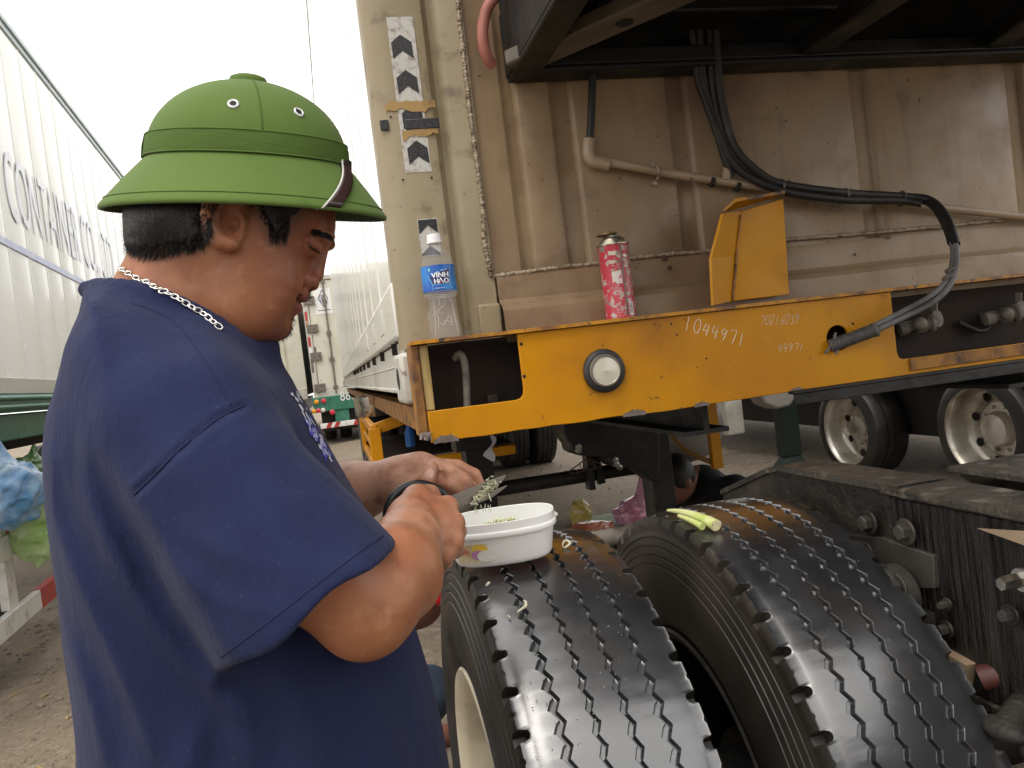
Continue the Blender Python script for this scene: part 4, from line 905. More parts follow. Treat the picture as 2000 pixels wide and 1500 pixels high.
for k in (0, 1):
    b = MB(); xa_ = xl+.13+k*1.09; b.box((xa_, YF+.03, zb_+.17), (xa_+1.085, YF+.09, zt_-.11)); dr = obj('door', b, m_door, fc, bevel=.008)
    for fx in ((.36, .93) if k == 0 else (.16, .73)):
        x = xa_+fx*1.0; bb = MB(); bb.tube([(x, YF, zb_+.06), (x, YF, zt_-.03)], .020, 8); rod = obj('lock_rod', bb, m_dusty, dr, smooth=60)
        for f_ in (.07,.3,.52,.78,.95): bb = MB(); z = zb_+(zt_-zb_)*f_; bb.box((x-.05, YF-.01, z-.045), (x+.05, YF+.03, z+.045)); obj('rod_guide', bb, m_dusty, rod, bevel=.004)
    if k == 0:
        for f_ in (.08,.34,.57,.8): bb = MB(); z = zb_+(zt_-zb_)*f_; bb.box((xa_-.1, YF-.03, z-.09), (xa_+.14, YF+.02, z+.09)); obj('hinge', bb, m_dusty, dr, bevel=.005)
        # sticker with diamond emblem
        c = q(631, 588, YF+.025); w, h_ = .20, .29
        bb = MB(); bb.box((c[0]-w, YF+.024, c[2]-h_), (c[0]+w*.9, YF+.028, c[2]+h_)); st = obj('sticker', bb, m_white, dr)
        m_navy = mat('navy_print', (.04,.05,.16), .4); bb = MB(); cz = c[2]+.06
        D = [(0,.2),(.115,0),(0,-.2),(-.115,0)]; D2 = [(x*.84, z*.84) for x, z in D]
        bb.add([(c[0]+x, YF+.0225, cz+z) for x, z in D+D2], [(i, (i+1) % 4, 4+(i+1) % 4, 4+i) for i in range(4)])
        for ox in (-.03, .015): bb.tube([(c[0]+ox+.035*math.cos(t), YF+.0215, cz+.075*math.sin(t)) for t in np.linspace(0, 6.28, 17)[:-1]], .006, 5, closed=True)
        bb.box((c[0]-.13, YF+.022, c[2]-.21), (c[0]+.14, YF+.0235, c[2]-.195)); obj('diamond_emblem', bb, m_navy, st)
        for (u, v, du, dv, mm) in ((615,690,7,24,m_dusty), (646,702,9,18,m_rail), (623,540,8,6,m_red)):
            p = q(u, v, YF+.024); bb = MB(); bb.box((p[0]-du*.0058, YF+.0225, p[2]-dv*.0058), (p[0]+du*.0058, YF+.0285, p[2]+dv*.0058)); obj('sticker', bb, mm, dr)
for v0, v1, mm in ((610,628,m_red),(630,640,m_tape),(660,678,m_red),(682,700,m_white),(705,730,m_dusty)):
    a = q(591, v0); c = q(594, v1); b = MB(); b.box((xl+.02, YF-.004, c[2]), (xl+.075, YF-.001, a[2])); obj('marker_tape', b, mm, fc)
# its green trailer tail
ft = thing('trailer', 'green trailer tail with round lamps and plate under the distant door container', 'trailer', (.3, YF+2, .5))
zg0, zg1 = q(640, 803)[2], q(640, 774)[2]
b = MB(); b.box((xl-.05, YF-.06, zg0), (xr_, YF+.1, zg1)); bp_ = obj('rear_beam', b, m_green, ft, bevel=.01)
b = MB(); b.box((q(655,815)[0], YF-.04, q(655,832)[2]), (q(683,815)[0], YF+.06, zg0-.002)); obj('rear_bracket', b, m_green, ft, bevel=.01)
b = MB(); z0, z1 = q(640,836)[2], q(640,826)[2]; b.box((q(626,830)[0], YF-.1, z0), (xr_, YF-.02, z1)); ub = obj('under_bar', b, m_white, ft, bevel=.008)
for ua in (636, 652, 690): b = MB(); x = q(ua, 830)[0]; b.prism([(x, YF-.1025, z0-.001), (x+.1, YF-.1025, z0-.001), (x+.16, YF-.1025, z1+.001), (x+.06, YF-.1025, z1+.001)], (0,.085,0)); obj('red_stripe', b, m_red, ub)
m_or = mat('amber_lens', (.75,.33,.02), .2, coat=.5); m_rl = mat('red_lens', (.6,.03,.06), .2, coat=.5)
for u, v, r_, mm in ((618,785,.052,m_or),(632,783,.052,m_rl),(613,803,.048,m_or),(622,802,.048,m_rl),(631,801,.048,m_white),(649,805,.058,m_rl)):
    b = MB(); p = q(u, v, YF-.07); b.lathe([(r_,0),(r_,.02),(r_*.7,.03),(0,.034)], p, (0,-1,0), 18); obj('rear_lamp', b, mm, ft, smooth=40)
b = MB(); a = q(608,808); c = q(636,796); b.box((a[0], YF-.068, a[2]), (c[0], YF-.01, c[2])); obj('lamp_box', b, m_dusty, ft, bevel=.006)
p = q(664.5, 783); cu = text_mb('86R', .30, lambda x, y: (p[0]+x*.8, YF-.065, p[2]+y)); obj('number_plate', cu, m_white, ft)
for x in (xl+.25, xl+.6, xr_-.6, xr_-.25): far_wheel(x, YF+1.2, .55, ft)
b = MB(); b.box((xl+.1, YF+.11, q(640,860)[2]+.2), (xr_-.1, YF+3, zg0)); obj('mud_guard', b, m_dark, ft)
# neighbour container further left
nc = thing('shipping_container', 'cream ribbed container parked left of the distant door container', 'container', (-1.5, 20, 1.2))
YN = 18.6; xa_ = xl-.15-2.44; pr = [(xa_, YN)]; x = xa_+.14
while x < xa_+2.35: pr += [(x-.05, YN), (x-.02, YN+.03), (x+.02, YN+.03), (x+.05, YN)]; x += .28
pr.append((xl-.15, YN)); b = MB(); b.grid([[(x, y, z) for z in (1.15, 2.4, q(540,520)[2])] for x, y in pr]); obj('end_wall', b, m_door, nc, smooth=20)
b = MB(); b.box((xa_, YN+.04, 1.15), (xl-.15, YN+11, q(540,520)[2])); obj('container_core', b, m_rail, nc)
b = MB(); b.box((xa_, YN-.04, 1.05), (xl-.15, YN+.1, 1.3)); obj('bottom_rail', b, m_rail, nc, bevel=.01)
nt = thing('trailer', 'dark trailer chassis under the ribbed distant container', 'trailer', (-1.5, 20, 0))
b = MB(); b.box((xa_+.2, YN+.1, .7), (xl-.3, YN+10, 1.04)); obj('main_beam', b, m_black, nt)
for x in (xa_+.25, xa_+.6, xl-.8, xl-.4): far_wheel(x, YN+1.5, .48, nt)
# ================================================================== low trailer at the right, seen under the bolster
rt = thing('trailer', 'low trailer parked behind on the right with two bright rims showing', 'trailer', (4.6, 5, 0))
m_silver = mat('silver_rim', (.66,.62,.55), .32, metal=.8, var=[((.3,.26,.2),6,.5,.72,6)], rvar=(9,.3,.7,.25,.5))
def low_wheel(u, v, X, sc):
    p = Xp(u, v, X); b = MB(); b.lathe([(r_*.70*sc if r_ >= .4 else r_*.93*sc*.95, w*1.1) for r_, w in [(.345,-.12),(.36,-.135),(.40,-.142),(.46,-.14),(.515,-.125),(.53,-.105),(.54,-.06),(.54,-.057),(.525,-.056),(.525,-.048),(.54,-.047),(.543,-.004),(.53,-.003),(.53,.004),(.54,.005),(.54,.1),(.515,.125),(.46,.14),(.40,.142),(.345,.12)]], p+np.array([.13,0,0]), (1,0,0), 56, cap=False)
    w = obj('wheel', b, m_tyre_far, rt, smooth=35)
    k = 1.13*sc
    b = MB(); b.lathe([(.292*k,.124),(.285*k,.130),(.272*k,.127),(.262*k,.115),(.255*k,.09),(.25*k,.05),(.24*k,.0),(.222*k,-.03),(.2*k,-.04),(.165*k,-.035),(.15*k,-.02),(.145*k,-.02),(.10*k,-.02),(.095*k,.02),(.085*k,.045),(0,.05)], p+np.array([.13,0,0]), (-1,0,0), 48, cap=False); rm = obj('rim', b, m_silver, w, smooth=35)
    b = MB()
    for i in range(8):
        t = i*math.pi/4+.3; b = MB(); c = p+np.array([.157,.195*k*math.cos(t),.195*k*math.sin(t)])+np.array([.0055,0,0]); b.lathe([(.024*k,0),(.026*k,.003),(.001,.0035)], c, (-1,0,0), 16); obj('hand_hole', b, m_dark, rm)
    b = MB()
    for i in range(10):
        t = i*math.pi/5; c = p+np.array([.15,.125*k*math.cos(t),.125*k*math.sin(t)]); b = MB(); b.lathe([(.012,0),(.012,.022),(.006,.024)], c, (-1,0,0), 6); obj('wheel_nut', b, m_silver, rm)
low_wheel(1655,840,3.85,.99); low_wheel(1917,843,3.85,.99)
pw = Xp(1655,840,3.85)
b = MB(); b.box((4.15, 2.5, .42), (5.6, 9.5, .95)); obj('main_beam', b, m_dark, rt)
b = MB(); b.box((3.9, pw[1]+.62, .80), (5.9, 11, .86)); b.box((3.9, 2.2, .93), (5.9, pw[1]+.62, 1.0)); obj('deck', b, m_black, rt)
a = Yp(1362, 838, 7.4); c = Yp(1452, 832, 7.4)
b = MB(); b.box((a[0]-.3, 7.38, a[2]-.09), (c[0], 7.44, a[2]+.07)); tb = obj('bumper_bar', b, m_white, rt, bevel=.01)
b = MB(); e2 = Yp(1378, 835, 7.4); b.box((a[0]-.303, 7.377, a[2]-.092), (e2[0], 7.443, a[2]+.072)); obj('red_band', b, m_red, tb)
a = Yp(1410, 785, 6.9); c = Yp(1455, 845, 6.9); b = MB(); b.box((a[0], 6.85, c[2]), (c[0]-.02, 7.05, a[2]+.25)); obj('guard_plate', b, m_rail, rt, bevel=.012)
lg = Yp(1535, 800, 5.9); b = MB(); b.box((lg[0]-.075, 5.85, .27), (lg[0]+.075, 5.98, 1.0)); b.add([], []); b.hexa([(lg[0]-.13,5.78,.14),(lg[0]+.13,5.78,.14),(lg[0]+.13,6.05,.14),(lg[0]-.13,6.05,.14),(lg[0]-.06,5.86,.268),(lg[0]+.06,5.86,.268),(lg[0]+.06,5.97,.268),(lg[0]-.06,5.97,.268)]); obj('landing_leg', b, mat('dark_green_leg',(.014,.024,.018),.5), rt, bevel=.004)
b = MB(); p = Yp(1520,768,5.7); b.prism([Yp(1480,765,5.7), Yp(1495,790,5.7), Yp(1520,799,5.7), Yp(1545,793,5.7), Yp(1562,765,5.7), Yp(1562,735,5.7), Yp(1480,735,5.7)], (0,.2,0)); obj('tank_end', b, m_tank, rt, bevel=.02)
# ================================================================== odds and ends on the ground under the trailer
def gnd(u, v):
    d = ray(u, v); z = .05
    for _ in range(6): p = EYE+d*((z-EYE[2])/d[2]); z = gz(p[0], p[1])
    return np.array([p[0], p[1], z])
m_mat = mat('woven_mat_green', (.17,.22,.15), .7, var=[((.3,.33,.25),30,.45,.6,3,(1,6,1))])
cs = [gnd(1135,1040), gnd(1345,1040), gnd(1290,1000), gnd(1140,1012)]
b = MB(); c4 = [c+np.array([0,0,.012]) for c in cs]; b.grid([[c4[0]*(1-i/8)*(1-j/8)+c4[1]*(i/8)*(1-j/8)+c4[2]*(i/8)*(j/8)+c4[3]*(1-i/8)*(j/8)+np.array([0,0,.008*math.sin(i*2.1+j)]) for j in range(9)] for i in range(9)])
tag(obj('mat', b, m_mat, smooth=60, solid=.008), 'pale green woven mat spread on the ground below the trailer', 'mat')
m_pinkbag = film('pink_plastic_film', (.48,.13,.24), (.58,.30,.38))
bag('plastic_bag', 'pink plastic bag with tied upright handles on the ground by the landing leg', m_pinkbag, gnd(1258,1022)+np.array([0,0,.08]), .17, 7, [((.03,0,.08),(.09,0,.36),.08,.045)], (1.25,1,.7))
bag('plastic_bag', 'small yellow plastic bag lying at the end of the woven mat', film('yellow_film',(.5,.36,.05),(.6,.5,.2)), gnd(1136,1020)+np.array([0,0,.06]), .12, 9, [], (.7,1,1))
bag('plastic_bag', 'flattened orange plastic bag on the ground beside the mat', film('orange_film',(.5,.12,.06),(.55,.25,.15)), gnd(1140,1046)+np.array([.03,-.1,.06]), .11, 10, [], (1.5,1,.5))
# ================================================================== bottle on the bolster
m_pet = mat('clear_pet', (.7,.72,.74), .08, alpha=.10, spec=1.0, bump=[(60,.5,.004),(160,.25,.001)])
m_capw = mat('white_cap', (.8,.8,.8), .35)
m_lblue = mat('label_light_blue', (.02,.24,.62), .25, var=[((.01,.09,.42),9,.42,.6,3)]); m_lnavy = mat('label_navy', (.008,.014,.11), .25); m_lwhite = mat('label_white', (.85,.86,.88), .3); m_lcyan = mat('label_cyan', (.2,.55,.8), .3); m_lmint = mat('label_mint', (.25,.62,.5), .3); m_lred = mat('label_red', (.6,.03,.03), .3)
bp = Yp(871, 657, 1.745); BZ = 1.3825; S_ = (Yp(846,458,1.745)[2]-BZ)/.222
bt = thing('water_bottle', 'empty clear water bottle with blue label and white cap, crumpled lower half', 'bottle', (bp[0], 1.745, BZ))
def bl_(h): return h*S_
bx, by = bp[0], 1.745
prof = [(.0005,.004),(.026,.003),(.0305,.0),(.0325,.003),(.0328,.02),(.0315,.038),(.0295,.055),(.0278,.07),(.0272,.082),(.028,.09),(.0315,.0945),(.0325,.099),(.0325,.147),(.0325,.154),(.0312,.162),(.0285,.172),(.0238,.183),(.0195,.190),(.0165,.194),(.0155,.197),(.0165,.199),(.0165,.201),(.0135,.202),(.0125,.205)]
SR = S_*1.1
b = MB(); b.lathe([(r_*(SR if h < .19 else S_), h*S_) for r_, h in prof], (bx, by, BZ), (0,0,1), 56)
rs_ = random.Random(4)
for i, p in enumerate(b.v):                                       # crumple the empty lower half
    h = (p[2]-BZ)/S_
    if .006 < h < .088:
        a = math.atan2(p[1]-by, p[0]-bx); k = min(1, (h-.006)/.02, (.088-h)/.02)*.0028
        d = k*(math.sin(a*3+h*95)+.8*math.sin(a*5-h*160+1)+abs(math.sin(a*2+h*70))*-1.2); b.v[i] = (p[0]+d*math.cos(a), p[1]+d*math.sin(a), p[2])
obj('bottle_body', b, m_pet, bt, smooth=180)
b = MB(); b.lathe([(.0005,.2215),(.0135,.2215),(.0150,.2205),(.0156,.218),(.0158,.2075),(.0164,.2065),(.0164,.2025),(.0158,.202),(.0135,.202)], (bx, by, BZ), (0,0,1), 60)
for i, p in enumerate(b.v):
    r_ = math.hypot(p[0]-bx, p[1]-by)
    if r_ > .0153 and p[2]-BZ > .207 and i % 2: b.v[i] = (bx+(p[0]-bx)*.975, by+(p[1]-by)*.975, p[2])
b.v = [(bx+(p[0]-bx)*S_, by+(p[1]-by)*S_, BZ+(p[2]-BZ)*S_) for p in b.v]
obj('cap', b, m_capw, bt, smooth=30)
fa = -math.pi/2-.05                                               # direction the label faces
def cyl(x, y, off=0.0, R_=.0331): a = fa+x/(R_); return (bx+(R_+off)*SR*math.cos(a), by+(R_+off)*SR*math.sin(a), BZ+y*S_)
b = MB(); b.grid([[cyl((i-36)/36*math.pi*.0331, y) for y in (.1005, .115, .13, .145, .153)] for i in range(72)], closeu=True); lb = obj('label', b, m_lblue, bt, smooth=180)
def lab(poly, m, off, name):
    # subdivide the outline so that it hugs the bottle
    c = np.mean(poly, axis=0); b = MB(); P = []
    for i in range(len(poly)):
        a_, e = np.array(poly[i]), np.array(poly[(i+1) % len(poly)])
        P += [a_+(e-a_)*t for t in np.linspace(0, 1, 7)[:-1]]
    rings = [[cyl(*(c+(p-c)*k), off) for p in P] for k in (1, .66, .33, .001)]
    b.grid([list(r_)+[r_[0]] for r_ in rings]); return obj(name, b, m, lb)
lab([(-.0245,.131),(.0215,.1455),(.0170,.1115),(-.0165,.1115)], m_lcyan, .00012, 'label_frame')
lab([(-.0228,.1305),(.0202,.1438),(.0160,.1126),(-.0158,.1126)], m_lnavy, .00028, 'label_panel')
lab([(-.0225,.1455),(-.0205,.1478),(-.0185,.1455),(-.0185,.1425),(-.0205,.1405),(-.0225,.1425)], m_lmint, .0003, 'label_mark')
lab([(-.0021,.1142),(.0003,.1176),(.0021,.1142)], m_lred, .0007, 'red_accent')
def ltext(s, size, x0, y0, w, m=m_lwhite, off=.0006, bold=0.0):
    cu = text_mb(s, size, lambda x, y: (x, y, 0), sub=size*.3); mx = max(p[0] for p in cu.v)
    b = MB()
    for dx in ((-bold, 0, bold) if bold else (0,)): b.add([cyl(x0+p[0]*w/mx+dx, y0+p[1], off) for p in cu.v], cu.f)
    return obj('label_text', b, m, lb)
ltext('VINH', .0150, -.0165, .1266, .0325, bold=.0005); ltext('H', .0146, -.0130, .1140, .0082, bold=.0005); ltext('O', .0146, .0056, .1140, .0100, bold=.0005)
b = MB()
for st, r_ in (([(-.0042,.1140),(.0003,.1244),(.0048,.1140)], .0009), ([(.0002,.1246),(.0012,.1252),(.0010,.1262),(-.0004,.1264)], .00035), ([(-.0068,.1374),(-.0056,.1384),(-.0042,.1376),(-.0030,.1386)], .0004)):
    for i in range(len(st)-1):
        for k in range(3):
            pa = np.array(st[i])+(np.array(st[i+1])-np.array(st[i]))*k/3; pe = np.array(st[i])+(np.array(st[i+1])-np.array(st[i]))*(k+1)/3; n = np.array([-(pe-pa)[1], (pe-pa)[0]]); n = n/np.linalg.norm(n)*r_
            b.add([cyl(*(pa-n), .0006), cyl(*(pa+n), .0006), cyl(*(pe+n), .0006), cyl(*(pe-n), .0006)], [(0,1,2,3)])
obj('label_text', b, m_lwhite, lb)
ltext('SINCE 1928', .0032, .0005, .1397, .0125); ltext('MINERAL WATER', .0030, -.0125, .1035, .019)
b = MB()
for i in range(16):
    y = .147-i*.0024; b.add([cyl(.0275,y,.0003), cyl(.0335,y,.0003), cyl(.0335,y+.0007,.0003), cyl(.0275,y+.0007,.0003)], [(0,1,2,3)])
obj('label_text', b, m_lcyan, lb)
for x0, y0, x1, y1 in ((-.0165,.1115,-.0172,.1005), (.0170,.1115,.020,.1005), (.0215,.1455,.0225,.153), (-.0245,.131,-.0275,.134)):
    b = MB(); b.add([cyl(x0-.0003,y0,.0002), cyl(x0+.0003,y0,.0002), cyl(x1+.0003,y1,.0002), cyl(x1-.0003,y1,.0002)], [(0,1,2,3)]); obj('label_ray', b, m_lcyan, lb)
m_glint = mat('pet_crease_glint', (.8,.78,.76), .15, alpha=.75, coat=1.0)  # pale strokes drawn on as highlights along the crinkles
def rad_at(h): return float(np.interp(h, [.003,.02,.038,.055,.07,.082,.09], [.0325,.0328,.0315,.0295,.0278,.0272,.028]))
b = MB()
for st in ([(.004,.088),(.003,.072),(-.001,.066),(-.012,.058),(-.006,.052),(-.002,.053)], [(.008,.046),(.0,.034),(-.006,.028),(-.010,.032)], [(-.002,.037),(.010,.032),(.013,.036),(.007,.045)], [(-.008,.086),(-.007,.070)], [(.012,.086),(.016,.075)], [(-.016,.02),(-.013,.04),(-.017,.06)], [(.006,.028),(.015,.026)], [(-.024,.004),(-.021,.03),(-.019,.06),(-.018,.085)], [(.024,.004),(.021,.03),(.019,.06),(.018,.085)]):
    P = [cyl(x, h, .0003, rad_at(h)+.0006) for x, h in spline(st, 4)]; n_ = len(P); b = MB(); b.tube(P, [.00016+.00030*math.sin(math.pi*i/(n_-1)) for i in range(n_)], 4); obj('crease_glint', b, m_glint, bt)
for k in range(3): b = MB(); b.grid([[cyl((i-36)/36*math.pi*.0331, y, -.0002+.0006*j) for j, y in enumerate((.0905+.0032*k, .0913+.0032*k))] for i in range(72)], closeu=True); obj('bottle_ridge', b, m_glint, bt, smooth=180)
# ================================================================== gas canister
gp_ = Yp(1213, 617, 1.745); gx, gy = gp_[0], 1.745
gc = thing('gas_canister', 'scuffed red gas canister with bare metal collar standing on the yellow flange', 'canister', (gx, gy, BZ))
m_canred = mat('scuffed_red_print', (.48,.045,.07), .33, var=[((.45,.38,.34),75,.55,.60,6),((.22,.2,.17),22,.60,.66,6)], bump=[(120,.15,.001)])
m_can = mat('can_metal', (.42,.38,.30), .32, metal=.9, var=[((.16,.12,.07),25,.45,.68,7)]); m_canprint = mat('worn_white_print', (.62,.56,.52), .4, var=[((.5,.06,.07),60,.55,.6,5)])
SC = (Yp(1197,452,1.745)[2]-BZ)/.193
def cc(x, y, off=0.0, R_=.0336): a = -math.pi/2+.1+x/R_; return (gx+(R_+off)*SC*math.cos(a), gy+(R_+off)*SC*math.sin(a), BZ+y*SC)
b = MB(); b.lathe([(r_*SC, h*SC) for r_, h in [(.0005,.003),(.030,.003),(.0335,.0),(.0342,.002),(.0336,.004),(.0336,.160),(.0340,.161)]], (gx,gy,BZ), (0,0,1), 48); cn = obj('can_body', b, m_canred, gc, smooth=40)
b = MB(); b.lathe([(r_*SC, h*SC) for r_, h in [(.0336,.1605),(.0352,.161),(.0356,.163),(.0350,.165),(.0330,.1645),(.0315,.163),(.0290,.164),(.0280,.170),(.0255,.176),(.0215,.179),(.0170,.180),(.0165,.183),(.0150,.184),(.0005,.184)]], (gx,gy,BZ), (0,0,1), 48); obj('collar', b, m_can, gc, smooth=40)
b = MB()
pr = [(.0225,.1855),(.0235,.1865),(.0235,.188),(.0225,.1892),(.0005,.1892)]; b.lathe([(r_*SC*.98, h*SC) for r_, h in [(.0165,.1842)]+pr], (gx,gy,BZ), (-.06,.0,1), 36)
b.lathe([(r_*SC, h*SC) for r_, h in [(.0032,.189),(.0030,.1935),(.0018,.1955),(.0005,.1955)]], (gx,gy,BZ), (-.03,0,1), 14); obj('valve_cap', b, mat('old_brass', (.25,.18,.08), .4, metal=.8, var=[((.1,.07,.04),40,.5,.7,5)]), gc, smooth=40)
b = MB(); 
b.grid([[cc(.0005+w, y, .0002) for y in np.linspace(.004, .16, 24)] for w in (-.0022, 0, .0022)]); obj('seam', b, m_dusty, cn)
def cpatch(x0, x1, y0, y1, m, name, off=.0003, jag=.0): 
    b = MB(); nx = max(2, int((x1-x0)/.004)+2); rr = random.Random(int(y0*1e5)); b.grid([[cc(x0+(x1-x0)*i/(nx-1), y+(rr.uniform(-1,1)*jag if j != 1 else 0), off) for j, y in enumerate((y0, (y0+y1)/2, y1))] for i in range(nx)]); return obj(name, b, m, cn)
for y0, y1, x0, x1 in ((.138,.146,-.028,-.004), (.120,.125,-.026,-.003), (.104,.107,-.026,-.003)): cpatch(x0, x1, y0, y1, m_can, 'bare_patch', .0003, .0012)
cpatch(.004,.032,.1325,.137,m_can,'bare_patch',.0003,.001); cpatch(-.025,-.004,.075,.1035,m_canprint,'worn_panel',.00025,.0012); cpatch(.004,.033,.1105,.113,m_can,'bare_patch',.0003,.0008)
rr = random.Random(8)
def lines(x0, x1, ys, t):
    b = MB()
    for y in ys:
        x = x0
        while x < x1-.002:
            w = rr.uniform(.0015,.006); e = min(x+w, x1); b.add([cc(x,y,.0004), cc(e,y,.0004), cc(e,y+t,.0004), cc(x,y+t,.0004)], [(0,1,2,3)]); x = e+rr.uniform(.0005,.0012)
    return obj('small_print', b, m_canprint, cn)
lines(.006,.030,[.131-.0026*i for i in range(7)],.0009); lines(.006,.030,[.108-.0026*i for i in range(24)],.0008); lines(-.024,-.005,[.066-.003*i for i in range(6)],.0009); lines(-.022,-.006,[.112+.003*i for i in range(3)],.001); lines(-.024,-.006,[.03-.0035*i for i in range(6)],.0007); lines(.006,.030,[.147+.0025*i for i in range(4)],.001)
b = MB()
for y0, y1, x0, x1 in ((.008,.0325,-.0205,-.0200),(.008,.0325,-.0065,-.0060),(.032,.0326,-.0205,-.006),(.0075,.0081,-.0205,-.006)): b.add([cc(x0,y0,.0005),cc(x1,y0,.0005),cc(x1,y1,.0005),cc(x0,y1,.0005)], [(0,1,2,3)])
b.v = b.v; D = [(.0265,.046),(.0325,.036),(.0265,.026),(.0205,.036)]; D2 = [(.0265,.0447),(.0317,.036),(.0265,.0273),(.0213,.036)]
b.add([cc(x,y,.0005) for x, y in D+D2], [(i,(i+1)%4,4+(i+1)%4,4+i) for i in range(4)]); b.add([cc(.0255,.033,.0005), cc(.0275,.033,.0005), cc(.0265,.039,.0005)], [(0,1,2)]); obj('hazard_print', b, m_canprint, cn)
cpatch(.0065,.0175,.006,.034,m_lwhite,'barcode',.0004); b = MB(); y = .0085
while y < .0315: t = rr.choice([.0004,.0007,.0011]); b.add([cc(.0072,y,.0007),cc(.0150,y,.0007),cc(.0150,y+t,.0007),cc(.0072,y+t,.0007)], [(0,1,2,3)]); y += t+rr.choice([.0005,.0008])
obj('barcode_lines', b, m_dark, cn)
# ================================================================== white tub on the outer tyre
TT = TZ+TR
m_tub = mat('white_polypropylene', (.80,.80,.79), .3, sss=.25, bump=[(60,.05,.001)])
tc_ = np.array([.226, 1.215]); TU = thing('plastic_tub', 'white oval plastic food tub balanced on the outer tyre', 'tub', (tc_[0], tc_[1], TT))
ta = rad(-14)
def sup(a, A, B_, n_=2.6):
    c, s = math.cos(a), math.sin(a); return A*abs(c)**(2/n_)*math.copysign(1, c), B_*abs(s)**(2/n_)*math.copysign(1, s)
tilt = .02
def tp(x, y, z): 
    x = x*1.17
    X = x*math.cos(ta)-y*math.sin(ta); Y = x*math.sin(ta)+y*math.cos(ta); return (tc_[0]+X, tc_[1]+Y, TT+.0015+z+tilt*x+.03*y)
def rings(spec, m=64): return [[tp(*sup(2*math.pi*k/m, A, B_), z) for k in range(m)] for A, B_, z in spec]
A0_, B0_ = .0705, .055
sp = [(.001,.001,.0025),(.045,.035,.0025),(.058,.044,.001),(.0605,.0465,0),(.0635,.049,.002),(.0655,.0508,.007),(.0705,.0555,.040),(.0715,.0565,.0445),(.0745,.0595,.0452),(.0752,.0602,.047),(.0752,.0602,.0525),(.0745,.0595,.0535),(.0728,.0578,.054),(.0732,.0582,.0665),(.0722,.0572,.0672),(.0712,.0562,.0665),(.0708,.0558,.054),(.0685,.0535,.040),(.064,.0495,.010),(.060,.046,.005),(.001,.001,.005)]
R_ = rings(sp); b = MB(); b.grid([r_+[r_[0]] for r_ in R_])
# rim rises on the long sides and dips at the ends
def lift(p):
    x = p[0]-tc_[0]; y = p[1]-tc_[1]; return p
bm_ = b.mesh('tub_body'); _b = bmesh.new(); _b.from_mesh(bm_); bmesh.ops.remove_doubles(_b, verts=_b.verts, dist=1e-5); _b.to_mesh(bm_); _b.free()
obj('tub_body', bm_, m_tub, TU, smooth=50)
# two grip tabs of the rim
for a in (.30, math.pi+.2):
    x, y = sup(a, .0765, .0615); b = MB(); L = []
    for t in np.linspace(-.16, .16, 7): L.append(tp(*sup(a+t, .0768, .0618), .052))
    b.tube(L, .0026, 8); obj('grip_tab', b, m_tub, TU, smooth=60)
# pale printed label wrapped on the near-left side
def tl_(a, f, off=.0004):                                        # angle, height fraction on the wall
    A = .0655+(.0705-.0655)*f+off; B_ = .0508+(.0555-.0508)*f+off; return tp(*sup(a, A, B_), .007+.033*f)
def tlab(a0, a1, f0, f1, m, name, off, par=TU, n_=12): b = MB(); b.grid([[tl_(a0+(a1-a0)*i/n_, f, off) for f in np.linspace(f0, f1, 3)] for i in range(n_+1)]); return obj(name, b, m, par)
m_tlab = mat('pale_label_paper', (.60,.47,.27), .35, var=[((.68,.6,.44),30,.42,.6,3)]); a0, a1 = math.pi+.55, math.pi+1.40
tb_ = tlab(a0, a1, .02, .93, m_tlab, 'label', .0004)
tlab(a0+.64, a1-.01, .02, .90, mat('label_cream', (.62,.52,.22), .35, var=[((.7,.66,.45),60,.45,.6,3)]), 'label_picture', .0007, tb_, 8)
def tdisc(a, f, r_, m, off, name, sx=1.0):
    b = MB(); P = [tl_(a, f, off)]+[tl_(a+sx*r_*math.cos(t)*1.6, f+r_*math.sin(t)*2.4, off) for t in np.linspace(0, 2*math.pi, 20)[:-1]]; b.add(P, [(0, 1+i, 1+(i+1) % 19) for i in range(19)]); return obj(name, b, m, tb_)
tdisc(a0+.70,.68,.095,mat('mango_scoop',(.75,.5,.06),.4),.0010,'printed_scoop'); tdisc(a0+.66,.42,.095,mat('taro_scoop',(.5,.22,.42),.4),.0012,'printed_scoop'); tdisc(a0+.82,.34,.115,mat('coconut_scoop',(.74,.72,.66),.4),.0014,'printed_scoop')
m_script = mat('orange_script', (.62,.2,.1), .4)
b = MB()                                                         # worn unreadable script with its underline flourish
for ya, amp, n_, w in ((.74,.06,7,.16), (.60,.085,9,.30)):
    L = [tl_(a0+.30-w/2+w*i/40+.02, ya+amp*math.sin(i*n_*.157)*(1 if i % 3 else .6), .0011) for i in range(41)]; b.tube(L, .0004, 4)
L = [tl_(a0+.14+.34*i/16, .46+.05*math.sin(math.pi*i/16), .0011) for i in range(17)]; b.tube(L, .0005, 4); obj('label_script', b, m_script, tb_)
# chopped lemongrass in the tub
m_chop = mat('chopped_lemongrass', (.56,.58,.30), .6, var=[((.72,.72,.6),90,.45,.6,3),((.36,.5,.1),60,.55,.66,3)])
rs_ = random.Random(12); b = MB()
for i in range(560):
    a = rs_.uniform(0, 6.28); q_ = math.sqrt(rs_.random()); x, y = sup(a, .05*q_, .037*q_, 2); z = .034+.020*(1-q_*q_)*rs_.uniform(.6,1.1)+.002
    r_ = rs_.uniform(.0012,.0032); t = Vector((rs_.uniform(-1,1), rs_.uniform(-1,1), rs_.uniform(-.6,.6))).normalized(); c = np.array(tp(x*.8+.002, y*.8+.012, z)); b.tube([c-np.array(t)*r_*1.3, c+np.array(t)*r_*1.3], r_*.55, 5)
stuff(tag(obj('chopped_herb', b, m_chop), 'finely chopped pale lemongrass heaped in the white tub', 'chopped herb'))
